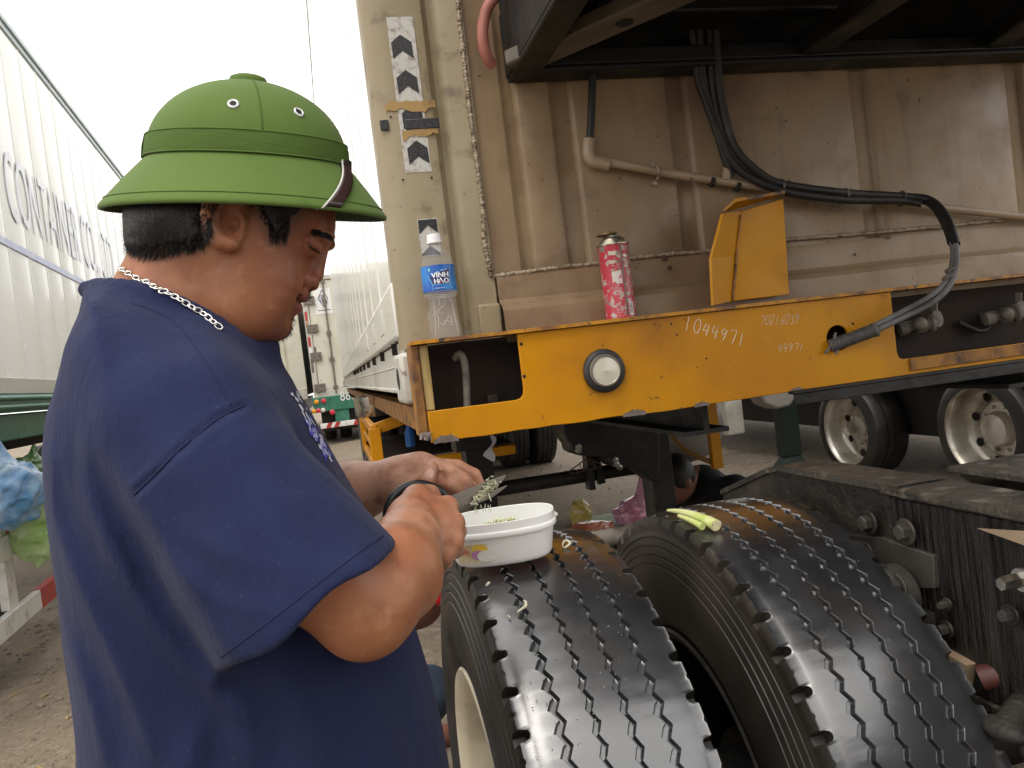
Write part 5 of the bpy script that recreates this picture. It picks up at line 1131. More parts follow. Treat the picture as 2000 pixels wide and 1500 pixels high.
# ================================================================== lemongrass stalks on the inner tyre
m_lg = mat('lemongrass_stalk', (.50,.58,.13), .42, var=[((.66,.68,.34),12,.42,.62,3,(1,1,1)),((.38,.52,.08),30,.55,.7,3)], bump=[(200,.2,.0006,(1,.15,1))])
m_lgin = mat('lemongrass_inside', (.66,.60,.36), .6)
def on_tyre(x, y, off=0.0): 
    R_ = TR+off; dy = y-TYC; return np.array([x, y, TZ+math.sqrt(max(1e-4, R_*R_-dy*dy))])
def stalk(u0, v0, u1, v1, r0, r1, label, hollow, x0, x1):
    # place along the tyre crown, at the pixel rays
    def hit(u, v, off):
        d = ray(u, v); lo, hi = .5, 2.0
        ks = np.linspace(.7, 2.2, 900); P = EYE+ks[:, None]*d; g = np.hypot(P[:, 1]-TYC, P[:, 2]-TZ)-(TR+off)
        i = np.argmax(g < 0) if (g < 0).any() else np.argmin(g); return P[i]
    a, c = hit(u0, v0, r0+.001), hit(u1, v1, r1+.001); n_ = 14; L = [a+(c-a)*i/n_ for i in range(n_+1)]
    L = [p+np.array([0,0,max(0, on_tyre(p[0], p[1], .001+r0+(r1-r0)*i/n_)[2]-p[2])]) for i, p in enumerate(L)]
    rr = [r0+(r1-r0)*(i/n_)**.8 for i in range(n_+1)]
    b = MB(); b.tube(L, rr, 18, cap=not hollow)
    if hollow:
        d = L[-1]-L[-2]; d /= np.linalg.norm(d); m0 = len(b.v)
        b.tube([L[-1], L[-1]+d*.0008, L[-1]-d*.004, L[-1]-d*.014], [r1, r1*.80, r1*.66, r1*.5], 18, cap=False, mi=1)
        b.f.append(tuple(m0+3*18+k for k in range(18))); b.mi.append(1)
    return tag(obj('lemongrass_stalk', b, [m_lg, m_lgin], smooth=60), label, 'lemongrass', 'lemongrass stalks on the inner tyre')
stalk(1304,997,1399,1027,.0022,.0098,'thicker pale lemongrass stalk, cut hollow end towards the viewer, on the inner tyre', True, 0, 0)
stalk(1326,1008,1372,1029,.0030,.0058,'thinner lemongrass stalk tucked beside the hollow one on the inner tyre', False, 0, 0)
# curls of peel dropped on the outer tyre
m_peel = mat('pale_peel', (.70,.66,.50), .5)
def hit_tyre(u, v, off=.001):
    d = ray(u, v); ks = np.linspace(.6, 2.0, 2000); P = EYE+ks[:, None]*d; g = np.hypot(P[:, 1]-TYC, P[:, 2]-TZ)-(TR+off); return P[np.argmax(g < 0)] if (g < 0).any() else P[np.argmin(g)]
def peel(pts, w, label, off=.003, m=m_peel):
    L = spline([hit_tyre(u, v, o) for u, v, o in pts], 7); n_ = len(L); b = MB()
    b.tube(L, [max(.0004, w*math.sin(math.pi*(i+.6)/(n_+.2))**.6) for i in range(n_)], 7); tag(obj('peel_scrap', b, m, smooth=60), label, 'peel scrap', 'peel scraps on the outer tyre')
peel([(1010,1196,.002),(1018,1190,.003),(1026,1184,.006),(1027,1176,.008),(1022,1172,.009)], .0022, 'curled hook of pale peel in the leftmost groove of the outer tyre')
peel([(1099,1068,.003),(1100,1059,.006),(1107,1056,.007),(1113,1061,.005),(1104,1069,.003),(1099,1068,.003)], .0021, 'small pale ring of peel just right of the white tub')
peel([(949,1145,.002),(953,1140,.004),(957,1137,.004)], .0021, 'tiny pale chip of peel below the tub on the outer shoulder')
peel([(991,1202,.001),(997,1206,.002)], .0012, 'speck of peel left of the hooked peel on the tyre')
b = MB(); rs_ = random.Random(21)
for i in range(200):
    u, v = rs_.gauss(1110, 90), rs_.uniform(1100, 1480)
    if i > 110: u, v = rs_.gauss(1500, 110), rs_.uniform(1060, 1480)
    d = ray(u, v); p = hit_tyre(u, v, .0003)
    if p[0] > .77 or .40 < p[0] < .55 or p[0] < .175: continue
    r_ = rs_.choice([.0003,.0004,.0005,.0009])*(.7 if i > 110 else 1); n = np.array([0, p[1]-TYC, p[2]-TZ]); n /= np.linalg.norm(n); b.ball(p, r_, 5, 0, (rs_.uniform(.7,1.8),1,1))
stuff(tag(obj('tyre_crumbs', b, mat('pale_crumb', (.3,.29,.27), .7)), 'pale crumbs and grit sprinkled over the two tyre treads', 'crumbs'))
# ================================================================== the man with the scissors
ZM = .86
m_skin = mat('skin', (.32,.128,.060), .42, spec=.4, sss=.12, var=[((.38,.15,.078),9,.45,.7,4),((.24,.088,.046),34,.50,.74,6),((.40,.19,.115),60,.56,.74,5,None,.6)], bump=[(90,.2,.001),(320,.3,.0006),(700,.2,.0004)], rvar=(30,.3,.7,.34,.55),
             attr=[('pale', (.50,.275,.185)), ('dark_ruddy', (.20,.060,.036)), ('shaved', (.13,.075,.055)), ('lips', (.26,.085,.07)), ('nail', (.62,.40,.32)), ('mole', (.06,.03,.02)), ('crease_shade', (.045,.018,.014))])
m_hair = mat('black_hair', (.010,.009,.008), .5, bump=[(260,.6,.002,(1,1,.25))])
m_shirt = mat('navy_cotton', (.0140,.0178,.054), .88, spec=.15, sheen=.06, var=[((.0185,.0235,.068),5,.4,.7,6),((.04,.045,.10),420,.66,.76,2)], bump=[(520,.5,.0008),(90,.3,.0012),(11,.55,.011,(1.6,1.6,.55)),(26,.3,.004,(1.3,1.3,.6))])
BETA = math.radians(12.5)
BO = K(480, 700, ZM); BM = np.array([[math.cos(BETA), 0, math.sin(BETA)], [0, 1, 0], [-math.sin(BETA), 0, math.cos(BETA)]])   # facing, down, lateral (away)
def toB(P): return (P-BO)@BM.T
def fromB(Q): return BO+np.asarray(Q)@BM
def Kq(u, v, dz=0.0):
    d = np.array([(u-1000)/FPX, (v-750)/FPX, 1.0]); k = (BO@BM[2]-abs(dz))/(d@BM[2]); q = toB(d*k); return np.array([q[0], q[1], dz])   # as seen on the near side, mirrored to the far side
def Kb(u, v, dz=0.0): return fromB(Kq(u, v, dz))
px2 = lambda L: np.array([Kq(u, v)[:2] for u, v in L])
HEAD = px2([(648,380),(655,415),(656,440),(654,456),(650,466),(641,474),(631,482),(620,496),(611,514),(605,534),(602,552),(601,563),(602,574),(600,583),(590,590),(589,597),(588,604),(580,611),(574,618),(571,628),(570,640),(567,650),(557,661),(530,672),(498,684),(452,676),(408,640),(372,580),(330,530),(285,505),(262,472),(254,430),(262,385),(300,300),(400,252),(560,280),(630,335)])
def zs_cone(P, a, b, r1, r2, sz):
    c = np.array([1, 1, 1/sz]); zc = a[2]
    return cone((P-np.array([0,0,zc]))*c+np.array([0,0,zc]), a, np.array([b[0], b[1], zc+(b[2]-zc)/sz]), r1, r2)*min(1, sz)
def head_d(P):
    P = toB(P)
    d2 = poly2(P[:, 0], P[:, 1], HEAD); z = np.abs(P[:, 2])
    # face narrows towards chin and nose line
    W_ = .077-.012*np.clip((P[:, 1]-Kq(500,560)[1])/.06, 0, 1); D_ = .072
    a = np.maximum(d2+D_, 0)/D_
    k = (a**2.2+(z/W_)**2.2)**(1/2.2)
    d = (k-1)*.070
    # eye sockets, cheeks, nose, lips, chin
    for s in (-1, 1):
        e = lambda u, v, dz: Kq(u, v, s*dz)
        d = smin(d, ellip(P, e(520,560,.042), (.027,.033,.022)), .014)
        d = smin(d, ellip(P, e(470,604,.046), (.038,.034,.024)), .02)
        d = smax(d, -ellip(P, e(632,484,.034), (.016,.010,.020)), .012)
        d = smin(d, ellip(P, e(606,483,.031), (.0125,.0125,.0145)), .005)
        d = smin(d, ellip(P, e(633,462,.026), (.012,.0065,.022)), .008)
        d = smin(d, ellip(P, e(606,549,.0125), (.0095,.0085,.0075)), .005)
        d = smax(d, -cone(P, e(588,562,.020), e(566,590,.031), .003, .0025), .006)
        d = smax(d, -ellip(P, e(606,558,.007), (.0035,.003,.003)), .003)
    m = lambda u, v: Kq(u, v)
    d = smin(d, cone(P, m(629,484), m(613,535), .0075, .0105), .006)
    d = smin(d, ellip(P, m(615,536), (.0085,.0085,.0115)), .004)
    d = smin(d, ellip(P, m(591,579), (.0075,.0055,.021)), .005)
    d = smin(d, ellip(P, m(579,601), (.0068,.0058,.019)), .005)
    mo = chain(P, [m(592,590), Kq(580,588,-.018), Kq(572,586,-.026)], [.0026,.0024,.0018], .004)
    mo = np.minimum(mo, chain(P, [m(592,590), Kq(580,588,+.018), Kq(572,586,+.026)], [.0019,.0018,.0015], .004))
    d = smax(d, -mo, .003)
    # eyelid crease on the near side
    d = smax(d, -chain(P, [Kq(600,475,-.044), Kq(611,485,-.044), Kq(620,491,-.036)], [.001,.0014,.001], .002), .0025)
    return d
EARZ = -.079
EQ = Kq(458,440)
def ear_d(P):
    P = toB(P); kz = 1.0
    e = lambda u, v, dz=0.0: np.array([*(EQ[:2]+(Kq(u, v)[:2]-EQ[:2])*kz+np.array([.001,.010])), EARZ+dz])
    L = [(490,418,.004),(484,402,-.006),(466,392,-.012),(446,396,-.015),(431,412,-.017),(428,436,-.016),(437,462,-.013),(452,482,-.010),(468,487,-.008),(478,474,-.002)]
    d = chain(P, [e(*q) for q in L], [.0045,.0045,.0048,.005,.005,.005,.0055,.0068,.0072,.006], .004)
    d = smin(d, ellip(P, e(458,440,.001), (.021,.031,.009)), .006)
    d = smin(d, chain(P, [e(478,410,-.006), e(456,414,-.011), e(446,436,-.011), e(456,460,-.009)], [.003,.0035,.0035,.003], .003), .004)
    d = smin(d, ellip(P, e(486,447,-.002), (.005,.008,.005)), .004)
    d = smax(d, -ellip(P, e(468,443,-.010), (.0085,.014,.008)), .004)
    d = smax(d, -ellip(P, e(474,448,-.001), (.006,.007,.008)), .003)
    return d
def neck_d(P):
    d = zs_cone(toB(P), Kq(398,515), Kq(345,640), .070, .078, .80)
    return d
def rhand_d(P):
    k = K
    d = chain(P, [k(370,878,.70), k(600,1086,.69), k(712,1188,.70)], [.052,.049,.041], .02)
    d = smin(d, chain(P, [k(712,1188,.70), k(768,1122,.755), k(796,1062,.83), k(800,1026,.88)], [.040,.0435,.033,.0285], .02), .02)
    d = smin(d, ellip(P, k(742,1150,.71), (.034,.036,.03)), .02)
    kn = [(873,990,.945), (886,1022,.93), (884,1055,.918), (868,1082,.908)]
    pr = [(878,1004,.975), (893,1038,.962), (888,1072,.95), (868,1096,.938)]
    md = [(852,1020,.995), (862,1052,.985), (858,1082,.972), (845,1100,.955)]
    tp_ = [(832,1010,.972), (838,1046,.962), (838,1075,.952), (830,1090,.94)]
    h = None
    for i in range(4):
        wv = k(797+4*i, 1010+14*i, .893+.0*i)
        m = chain(P, [wv, k(*kn[i])], [.0165, .0128-.0008*(i == 3)], .01); h = m if h is None else smin(h, m, .013)
    h = smin(h, ellip(P, k(835,1038,.918), (.030,.034,.020)), .014)
    for i in range(4):
        r_ = .0112-.0012*(i == 3)
        h = smin(h, ellip(P, k(*kn[i]), (.0125,.0125,.0125)), .005)
        h = smin(h, chain(P, [k(*kn[i]), k(*pr[i]), k(*md[i]), k(*tp_[i])], [r_*1.05, r_, r_*.95, r_*.85], .004), .0045)
    th = chain(P, [k(796,1000,.905), k(815,975,.935), k(838,966,.962), k(858,978,.982)], [.020,.0165,.0125,.0105], .008)
    h = smin(h, th, .010)
    return smin(d, h, .016)
LHN = [(841,921,.985), (917,949,1.012)]
def lhand_d(P):
    k = K
    d = chain(P, [k(430,820,1.02), k(560,1010,1.09), k(690,962,1.06), k(775,938,1.035)], [.05,.045,.038,.0285], .02)
    h = ellip(P, k(820,926,1.03), (.036,.0225,.017), np.array([[.96,.27,0],[-.27,.96,0],[0,0,1]]).T)
    h = smin(h, chain(P, [k(775,935,1.035), k(822,915,1.028), k(852,914,1.015)], [.026,.019,.0125], .012), .012)
    h = smin(h, chain(P, [k(790,945,1.03), k(830,945,1.02), k(850,950,1.012)], [.022,.016,.012], .012), .012)
    for L, r_ in (([(846,908,1.035),(895,912,1.05),(926,928,1.06),(937,946,1.06)], .0094), ([(850,913,1.012),(880,922,1.004),(905,938,1.01),(923,954,1.02)], .0102), ([(850,932,1.012),(880,944,1.002),(900,960,1.012),(902,974,1.03)], .0098), ([(848,948,1.018),(872,962,1.012),(886,976,1.02),(880,984,1.035)], .0088)):
        h = smin(h, chain(P, [k(*q) for q in L], [r_*1.12, r_*1.0, r_*.97, r_*.82], .003), .0042)
    h = smin(h, chain(P, [k(802,955,1.015), k(822,946,.995), k(834,934,.987), k(843,914,.99)], [.016,.0118,.0108,.0088], .005), .006)
    for a, e in (((886,912,1.001),(893,930,.996)), ((899,926,1.004),(905,938,1.002)), ((862,914,1.0),(866,930,.998)), ((836,926,.979),(846,932,.984))):
        h = smax(h, -cone(P, k(*a), k(*e), .0011, .0011), .0025)
    return smin(d, h, .014)
def within(fn, P, c, r):
    d = np.linalg.norm(P-c, axis=1)-r; out = d+.03; m = d < 0
    if m.any(): out[m] = fn(P[m])
    return out
def skin_d(P):
    d = np.full(len(P), 9.0); 
    d = smin(head_d(P), neck_d(P), .018)
    d = smin(d, within(ear_d, P, Kb(458,440,-.08), .06), .004)
    d = smin(d, ellip(toB(P), Kq(345,800), (.085,.08,.13)), .03)
    d = np.minimum(d, within(rhand_d, P, K(640,1040,.78), .36)); d = np.minimum(d, within(lhand_d, P, K(700,930,1.05), .36))
    d = smin(d, ellip(toB(P), Kq(400,920), (.10,.10,.15)), .03)
    return d
from mathutils.bvhtree import BVHTree
class Surf:
    def __init__(s, v, q): s.t = BVHTree.FromPolygons(np.asarray(v).tolist(), np.asarray(q).tolist())
    def hit(s, u, v):
        d = Vector(((u-1000)/FPX, (v-750)/FPX, 1.0)).normalized(); p, n, i, k = s.t.ray_cast(Vector((0,0,0)), d)
        if p is None: return None, None
        n = np.array(n); return np.array(p), (n if n@np.array(d) < 0 else -n)
def trace(sf, u, v, off=0.0):
    p, n = sf.hit(u, v)
    if p is None: return np.array([(u-1000)/FPX, (v-750)/FPX, 1.0])*ZM
    return p+n*off
def outn(sf, p):
    q, n, i, k = sf.t.find_nearest(Vector(p)); n = np.array(n); return n if n@np.asarray(p) < 0 else -n
def proj(P): return 1000+FPX*P[:, 0]/P[:, 2], 750+FPX*P[:, 1]/P[:, 2]
def soft(x, e): return 1/(1+np.exp(-x/e))
man = None
v_, q_ = nets(skin_d, (-.50,-.30,.60), (.0,.36,1.16), .0028); SKIN = Surf(v_, q_)
me = np_mesh('person', from_cam(v_), q_)
U, Vv = proj(v_)
near = toB(v_)[:, 2] < .03
hairpoly = [(200,374),(612,374),(604,402),(590,418),(566,440),(548,468),(530,470),(518,440),(500,410),(480,385),(440,385),(420,400),(412,440),(404,470),(372,484),(330,492),(285,498),(246,492),(200,470)]
hd = -poly2(U, Vv, np.array(hairpoly, float))
inhead = head_d(v_) < .02
ishand = (np.minimum(rhand_d(v_), lhand_d(v_)) < .006)
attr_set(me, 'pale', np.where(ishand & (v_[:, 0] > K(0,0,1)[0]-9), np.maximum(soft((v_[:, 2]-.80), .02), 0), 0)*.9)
attr_set(me, 'dark_ruddy', np.where(inhead & ~ishand, soft(U-520, 40)*soft(700-Vv, 30), 0)*.75)  # front of the face coloured darker and redder
attr_set(me, 'shaved', np.where(inhead, np.maximum(soft(hd+7, 8)*.95, .45*soft(U-535, 12)*soft(Vv-612, 8)), 0))
lip = np.minimum(ellip(toB(v_), Kq(592,579), (.010,.0065,.024)), ellip(toB(v_), Kq(580,601), (.0095,.0066,.022)))
attr_set(me, 'lips', soft(-lip, .0008)*np.where(inhead, 1, 0))
cs_ = np.minimum(chain(toB(v_), [Kq(591,590), Kq(580,588,-.018), Kq(572,586,-.027)], [.0022,.002,.0016], .003), chain(toB(v_), [Kq(600,475,-.044), Kq(611,485,-.044), Kq(620,491,-.036)], [.0012,.0016,.0012], .002))
cs_ = np.minimum(cs_, ellip(toB(v_), Kq(606,558,-.007), (.004,.0035,.0035)))
attr_set(me, 'crease_shade', soft(-cs_, .0006)*.85)  # shade of mouth line, eyelid fold and nostril put into the colour
nl = np.zeros(len(v_))
for u, v, z in LHN: nl = np.maximum(nl, soft(-ellip(v_, K(u, v, z)+np.array([0,0,-.009]), (.0058,.0075,.006)), .0004))
attr_set(me, 'nail', nl)
mo = np.zeros(len(v_))
for u, v, r_ in ((472,537,1.6),(528,521,2.0),(432,553,1.5),(484,552,1.3),(521,633,2.2),(570,537,1.2),(817,986,1.8),(620,990,1.5)): mo = np.maximum(mo, soft(r_-np.hypot(U-u, Vv-v), .7)*(v_[:, 2] < .95))
attr_set(me, 'mole', mo*.6)
def smoothed(o, n, f_=.5):
    md = o.modifiers.new('smooth', 'SMOOTH'); md.iterations = n; md.factor = f_; return o
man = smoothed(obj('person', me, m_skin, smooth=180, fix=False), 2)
tag(man, 'man in green pith helmet and navy t-shirt snipping herbs over the tub', 'person')
# ---------------------------------------------------------------- hair, brow, stubble
def hair_d(P):
    u, v = proj(P); m = -poly2(u, v, np.array(hairpoly, float))/FPX*ZM
    m = m-.003+.0035*np.sin(u*.35+v*.6)+.003*np.sin(u*.9-v*.4)
    hs = smin(head_d(P), neck_d(P), .018)-.0024-np.clip(m, 0, .02)*.10
    d = smax(hs, -m+.0015, .004)
    d = smax(d, -(ear_d(P)-.003), .003)
    return smax(d, -(smin(head_d(P), neck_d(P), .018)+.004), .002)
hv, hq = nets(hair_d, (-.44,-.30,.76), (-.17,-.10,.96), .0026)
ho = smoothed(obj('hair', np_mesh('hair', from_cam(hv), hq), m_hair, man, smooth=180, fix=False), 4)
rs_ = random.Random(33); b = MB()
edge = spline([(252,478),(270,492),(300,495),(340,489),(375,482),(402,470),(412,445)], 40)
for i in range(420):
    e = edge[rs_.randrange(len(edge))]; u = e[0]+rs_.gauss(0, 3); v = e[1]-abs(rs_.gauss(0, 10))+4
    p = trace(SKIN, u, v); n_ = outn(SKIN, p); t = np.array([-.25, 1, -.05])+np.array([rs_.gauss(0,.2), 0, rs_.gauss(0,.2)])+n_*.35; t /= np.linalg.norm(t)
    b.tube([from_cam(p), from_cam(p+t*rs_.uniform(.005,.011))], [.00045,.00012], 4)
for i in range(2600):                                             # clipped hairs standing over the scalp
    u, v = rs_.uniform(250,560), rs_.uniform(396,496)
    if poly2(np.array([u]), np.array([v]), np.array(hairpoly, float))[0] > 0: continue
    p = trace(SKIN, u, v, .001); n_ = outn(SKIN, p); t = np.array([-.3+.3*(u > 500), .9, 0])+n_*.9+np.array([rs_.gauss(0,.25), rs_.gauss(0,.25), 0]); t /= np.linalg.norm(t); b.tube([from_cam(p), from_cam(p+t*rs_.uniform(.003,.0075))], [.00036,.0001], 3)
for i in range(160):
    u = rs_.uniform(524,566); v = rs_.uniform(425,474)-abs(u-545)*.3
    p = trace(SKIN, u, v); n_ = outn(SKIN, p); t = np.array([-.1,1,0])+n_*.3; t /= np.linalg.norm(t); b.tube([from_cam(p), from_cam(p+t*.007)], [.0004,.0001], 4)
for i in range(150):                                              # fuzz along the back of the head
    v = rs_.uniform(405,485); p = Kb(256+rs_.uniform(-3,8), v, rs_.uniform(-.02,.02)); t = np.array([-.55, .9, rs_.uniform(-.3,.3)]); t /= np.linalg.norm(t); b.tube([from_cam(p), from_cam(p+t*rs_.uniform(.004,.009))], [.0005,.0001], 4)
stuff(obj('hair_strand', b, m_hair, ho, fix=False))
b = MB()
for s in (-1, 1):
    for i in range(170):
        f_ = rs_.random(); u = 606+43*f_; v = 452+11*f_*f_+rs_.uniform(-6,5)*(1-.5*f_)
        z = s*(.052-.040*f_)
        p = trace(SKIN, u, v) if s < 0 else Kb(u, v, z); n_ = outn(SKIN, p); t = np.array([.6-.5*f_, .5, 0])+n_*.12; t /= np.linalg.norm(t)
        b.tube([from_cam(p+n_*.0002), from_cam(p+t*rs_.uniform(.003,.006))], [.0005,.0002], 4)
stuff(obj('eyebrow', b, m_hair, man, fix=False))
b = MB()
for i in range(26):
    f_ = i/25; u = 603+19*f_; v = 480+13*f_; p = trace(SKIN, u, v); n_ = outn(SKIN, p); t = n_*.7+np.array([.5,.55,0]); t /= np.linalg.norm(t); b.tube([from_cam(p-n_*.0005), from_cam(p+t*rs_.uniform(.004,.0075))], [.0005,.0001], 4)
stuff(obj('eyelash', b, m_hair, man, fix=False))
b = MB()
for i in range(230):
    k = rs_.random()
    if k < .45: u = rs_.uniform(596,606); v = rs_.uniform(558,580); p = Kb(u-rs_.uniform(0,4), v, rs_.uniform(-.014,.014)); t = np.array([.8,.6,0]); l = rs_.uniform(.003,.006)
    else: f_ = rs_.random(); e = spline([(574,620),(571,640),(562,656),(535,670),(512,680)], 12)[int(f_*47)]; p = Kb(e[0]-3, e[1]-3, rs_.uniform(-.015,.015)); t = np.array([.6*(1-f_),1,0]); l = rs_.uniform(.003,.0065)
    pp_ = p.copy(); t = t+np.array([rs_.gauss(0,.2), rs_.gauss(0,.2), rs_.gauss(0,.3)]); t /= np.linalg.norm(t); b.tube([from_cam(pp_), from_cam(pp_+t*l)], [.0003,.0001], 4)
stuff(obj('stubble', b, m_hair, man, fix=False))
# ---------------------------------------------------------------- shirt
TORSO = px2([(196,582),(196,626),(166,680),(144,738),(126,800),(120,870),(126,950),(136,1050),(154,1160),(164,1280),(172,1400),(180,1500),(190,1620),(198,1800),(204,1920),(874,1900),(876,1760),(876,1620),(874,1500),(856,1400),(832,1300),(806,1210),(770,1110),(722,1010),(680,940),(645,880),(607,806),(566,742),(503,694),(420,640),(330,596),(250,572)])
HC = K(609,1181,.69)                                              # middle of the sleeve hem
hem_n = np.array([.60,.80,.0]); hem_n /= np.linalg.norm(hem_n)
cr = [ # polyline (px), width m, height m
 ([(166,828),(172,940),(215,1060),(300,1210),(400,1330),(520,1440)], .010, .0060),
 ([(98,860),(106,1000),(140,1100),(205,1250),(270,1390),(310,1500)], .009, .0055),
 ([(196,862),(262,960),(335,1080),(400,1190),(470,1320)], .012, .0070),
 ([(122,1190),(150,1290),(190,1420),(205,1520)], .009, .0050),
 ([(150,900),(190,1010),(260,1130)], .012, .0035),
 ([(560,1320),(600,1420),(650,1520)], .012, .006), ([(700,1290),(740,1400),(790,1520)], .012, .006), ([(480,1330),(470,1420),(500,1520)], .014, .006),
 ([(420,1350),(380,1450),(360,1540)], .012, .004),
 ([(300,960),(360,1030),(470,1100),(600,1140),(700,1120)], .012, .0045),
 ([(290,1010),(350,1110),(430,1180),(540,1210)], .010, .0045),
 ([(500,905),(580,915),(650,930),(690,955)], .010, .0050),
 ([(430,905),(520,960),(620,990),(720,1000)], .012, .0040),
 ([(330,690),(400,720),(470,770)], .020, .003), ([(520,740),(560,800),(590,860)], .010, .004), ([(250,640),(330,650),(420,690)], .016, .0025),
 ([(470,1000),(560,1080),(640,1120)], .012, .0035), ([(400,1200),(470,1230),(540,1240)], .009, .003) ]
crp = [(np.array(spline(L, 6), float), w, h_) for L, w, h_ in cr]
def seg_dist(u, v, L):
    d = np.full(u.shape, 1e9)
    for i in range(len(L)-1):
        a = L[i]; e = L[i+1]-a; t = np.clip(((u-a[0])*e[0]+(v-a[1])*e[1])/(e@e), 0, 1); d = np.minimum(d, (u-a[0]-t*e[0])**2+(v-a[1]-t*e[1])**2)
    return np.sqrt(d)
SLV = [K(345,850,.715), K(430,950,.70), K(520,1075,.692), HC, HC+hem_n*.03]
SLR = [.070,.072,.079,.086,.088]
# armhole seam: a shallow groove where the sleeve is set in
seamL = np.array(spline([(478,792),(420,822),(350,880),(300,930),(262,966)], 8), float)
def collar_plane(Q):
    n = np.array([.345,-.938]); o = Kq(330,588); return (Q[:, 0]-o[0])*n[0]+(Q[:, 1]-o[1])*n[1]+.24*np.abs(Q[:, 2])
FSL = [Kb(345,840,.14), Kb(430,930,.165), Kb(525,985,.165)]
CLR = spline([Kb(172,566), Kb(238,562,-.060), Kb(330,588,-.086), Kb(425,636,-.074), Kb(506,691,-.01), Kb(425,634,.07), Kb(330,586,.086), Kb(238,562,.06), Kb(172,566)], 4)
def shirt_d(P):
    Q = toB(P)
    d2 = poly2(Q[:, 0], Q[:, 1], TORSO); z = np.abs(Q[:, 2])
    a = np.maximum(d2+.15, 0)/.15; W_ = .200
    k = (a**2.3+(z/W_)**2.3)**(1/2.3); d = (k-1)*.15
    nb = zs_cone(Q, Kq(375,590), Kq(345,740), .096, .098, .85)
    nb = smax(nb, collar_plane(Q), .004)
    d = smin(d, nb, .03)
    for s in (-1, 1):
        d = smin(d, cone(Q, Kq(325,735,s*.06), Kq(385,812,s*.140), .062, .058), .04)
    d = smin(d, chain(P, FSL, [.066,.062,.056], .02), .025)
    sl = chain(P, SLV, SLR, .02)
    u, v = proj(P); nearw = soft(-Q[:, 2]+.02, .02)
    off = np.zeros(len(P))
    if nearw.max() > .05:
        for L, w, h_ in crp:
            m = (u > L[:, 0].min()-60) & (u < L[:, 0].max()+60) & (v > L[:, 1].min()-60) & (v < L[:, 1].max()+60)
            if not m.any(): continue
            e = seg_dist(u[m], v[m], L)/FPX*.62; tt = np.clip((v[m]-L[0, 1])/150+.1, 0, 1)*np.clip((L[-1, 1]-v[m])/60+.15, 0, 1)
            off[m] += .6*h_*tt*(np.exp(-(e/(w*.75))**2)-.45*np.exp(-((e-w*2.0)/(w*1.1))**2))
        off += .0016*np.sin(u*.021-v*.012)+.0009*np.sin(u*.047-v*.019+1)
        e = seg_dist(u, v, seamL)/FPX*.72; off += -.0026*np.exp(-(e/.0026)**2)+.0014*np.exp(-((e-.007)/.003)**2)
        off *= nearw
    d = d-off; sl = sl-off
    hp = (P-HC)@hem_n+.004*np.sin(u*.03+1)
    sl = smax(sl, hp, .003)
    hol = chain(P, [SLV[2]+hem_n*.0, HC, HC+hem_n*.07], [.058, .0775, .080], .01)
    sl = smax(sl, -hol, .003)
    d = smin(d, sl, .018)
    c = chain(P, CLR, [.0085]*len(CLR), .006); d = smin(d, c, .004)
    d = smax(d, -(neck_d(P)+.002), .003)
    return d
sv, sq = nets(shirt_d, (-.60,-.13,.56), (.02,.62,1.10), .0035); SHIRT = Surf(sv, sq)
sme = np_mesh('t_shirt', from_cam(sv), sq)
shirt = smoothed(obj('t_shirt', sme, m_shirt, man, smooth=180, fix=False), 3)
# stitched seams
def on_shirt(L, r_, name, off=.0006, m=m_shirt):
    b = MB(); b.tube([from_cam(trace(SHIRT, u, v, off=off)) for u, v in spline(L, 8)], r_, 5); return obj(name, b, m, shirt, smooth=180, fix=False)
m_seam = mat('navy_seam', (.0095,.0125,.048), .9)
on_shirt([(478,792),(420,822),(350,880),(300,930),(262,966)], .0009, 'seam', m=m_seam)
on_shirt([(256,592),(330,622),(390,690),(452,792)], .0006, 'seam', .0002, m_seam)
on_shirt([(430,1284),(520,1218),(620,1140),(700,1080),(748,1046)], .0006, 'seam', .0002, m_seam)
# print on the chest, only its edge turned to the viewer
m_pb = mat('blue_print', (.05,.06,.45), .6); m_pw = mat('white_print', (.55,.56,.66), .6)
rs_ = random.Random(9)
for mm, N_ in ((m_pb, 70), (m_pw, 60)):
    b = MB()
    for i in range(N_):
        f_ = rs_.random(); u = 578+72*f_-rs_.uniform(2,14); v = 768+128*f_+rs_.uniform(-8,8)
        if mm is m_pb and f_ < .4: continue
        p = trace(SHIRT, u, v)
        if p[2] > 1.2: continue
        n_ = outn(SHIRT, p); t = np.cross(n_, [rs_.uniform(-1,1), rs_.uniform(-1,1), rs_.uniform(-1,1)]); t /= np.linalg.norm(t); s_ = np.cross(n_, t); w = rs_.uniform(.002,.005); h_ = rs_.uniform(.001,.003)
        c = p+n_*.0012; b.add([from_cam(c-t*w-s_*h_), from_cam(c+t*w*.6-s_*h_), from_cam(c+t*w+s_*h_), from_cam(c-t*w*.4+s_*h_*1.3)], [(0,1,2,3)])
    stuff(obj('shirt_print', b, mm, shirt, fix=False))
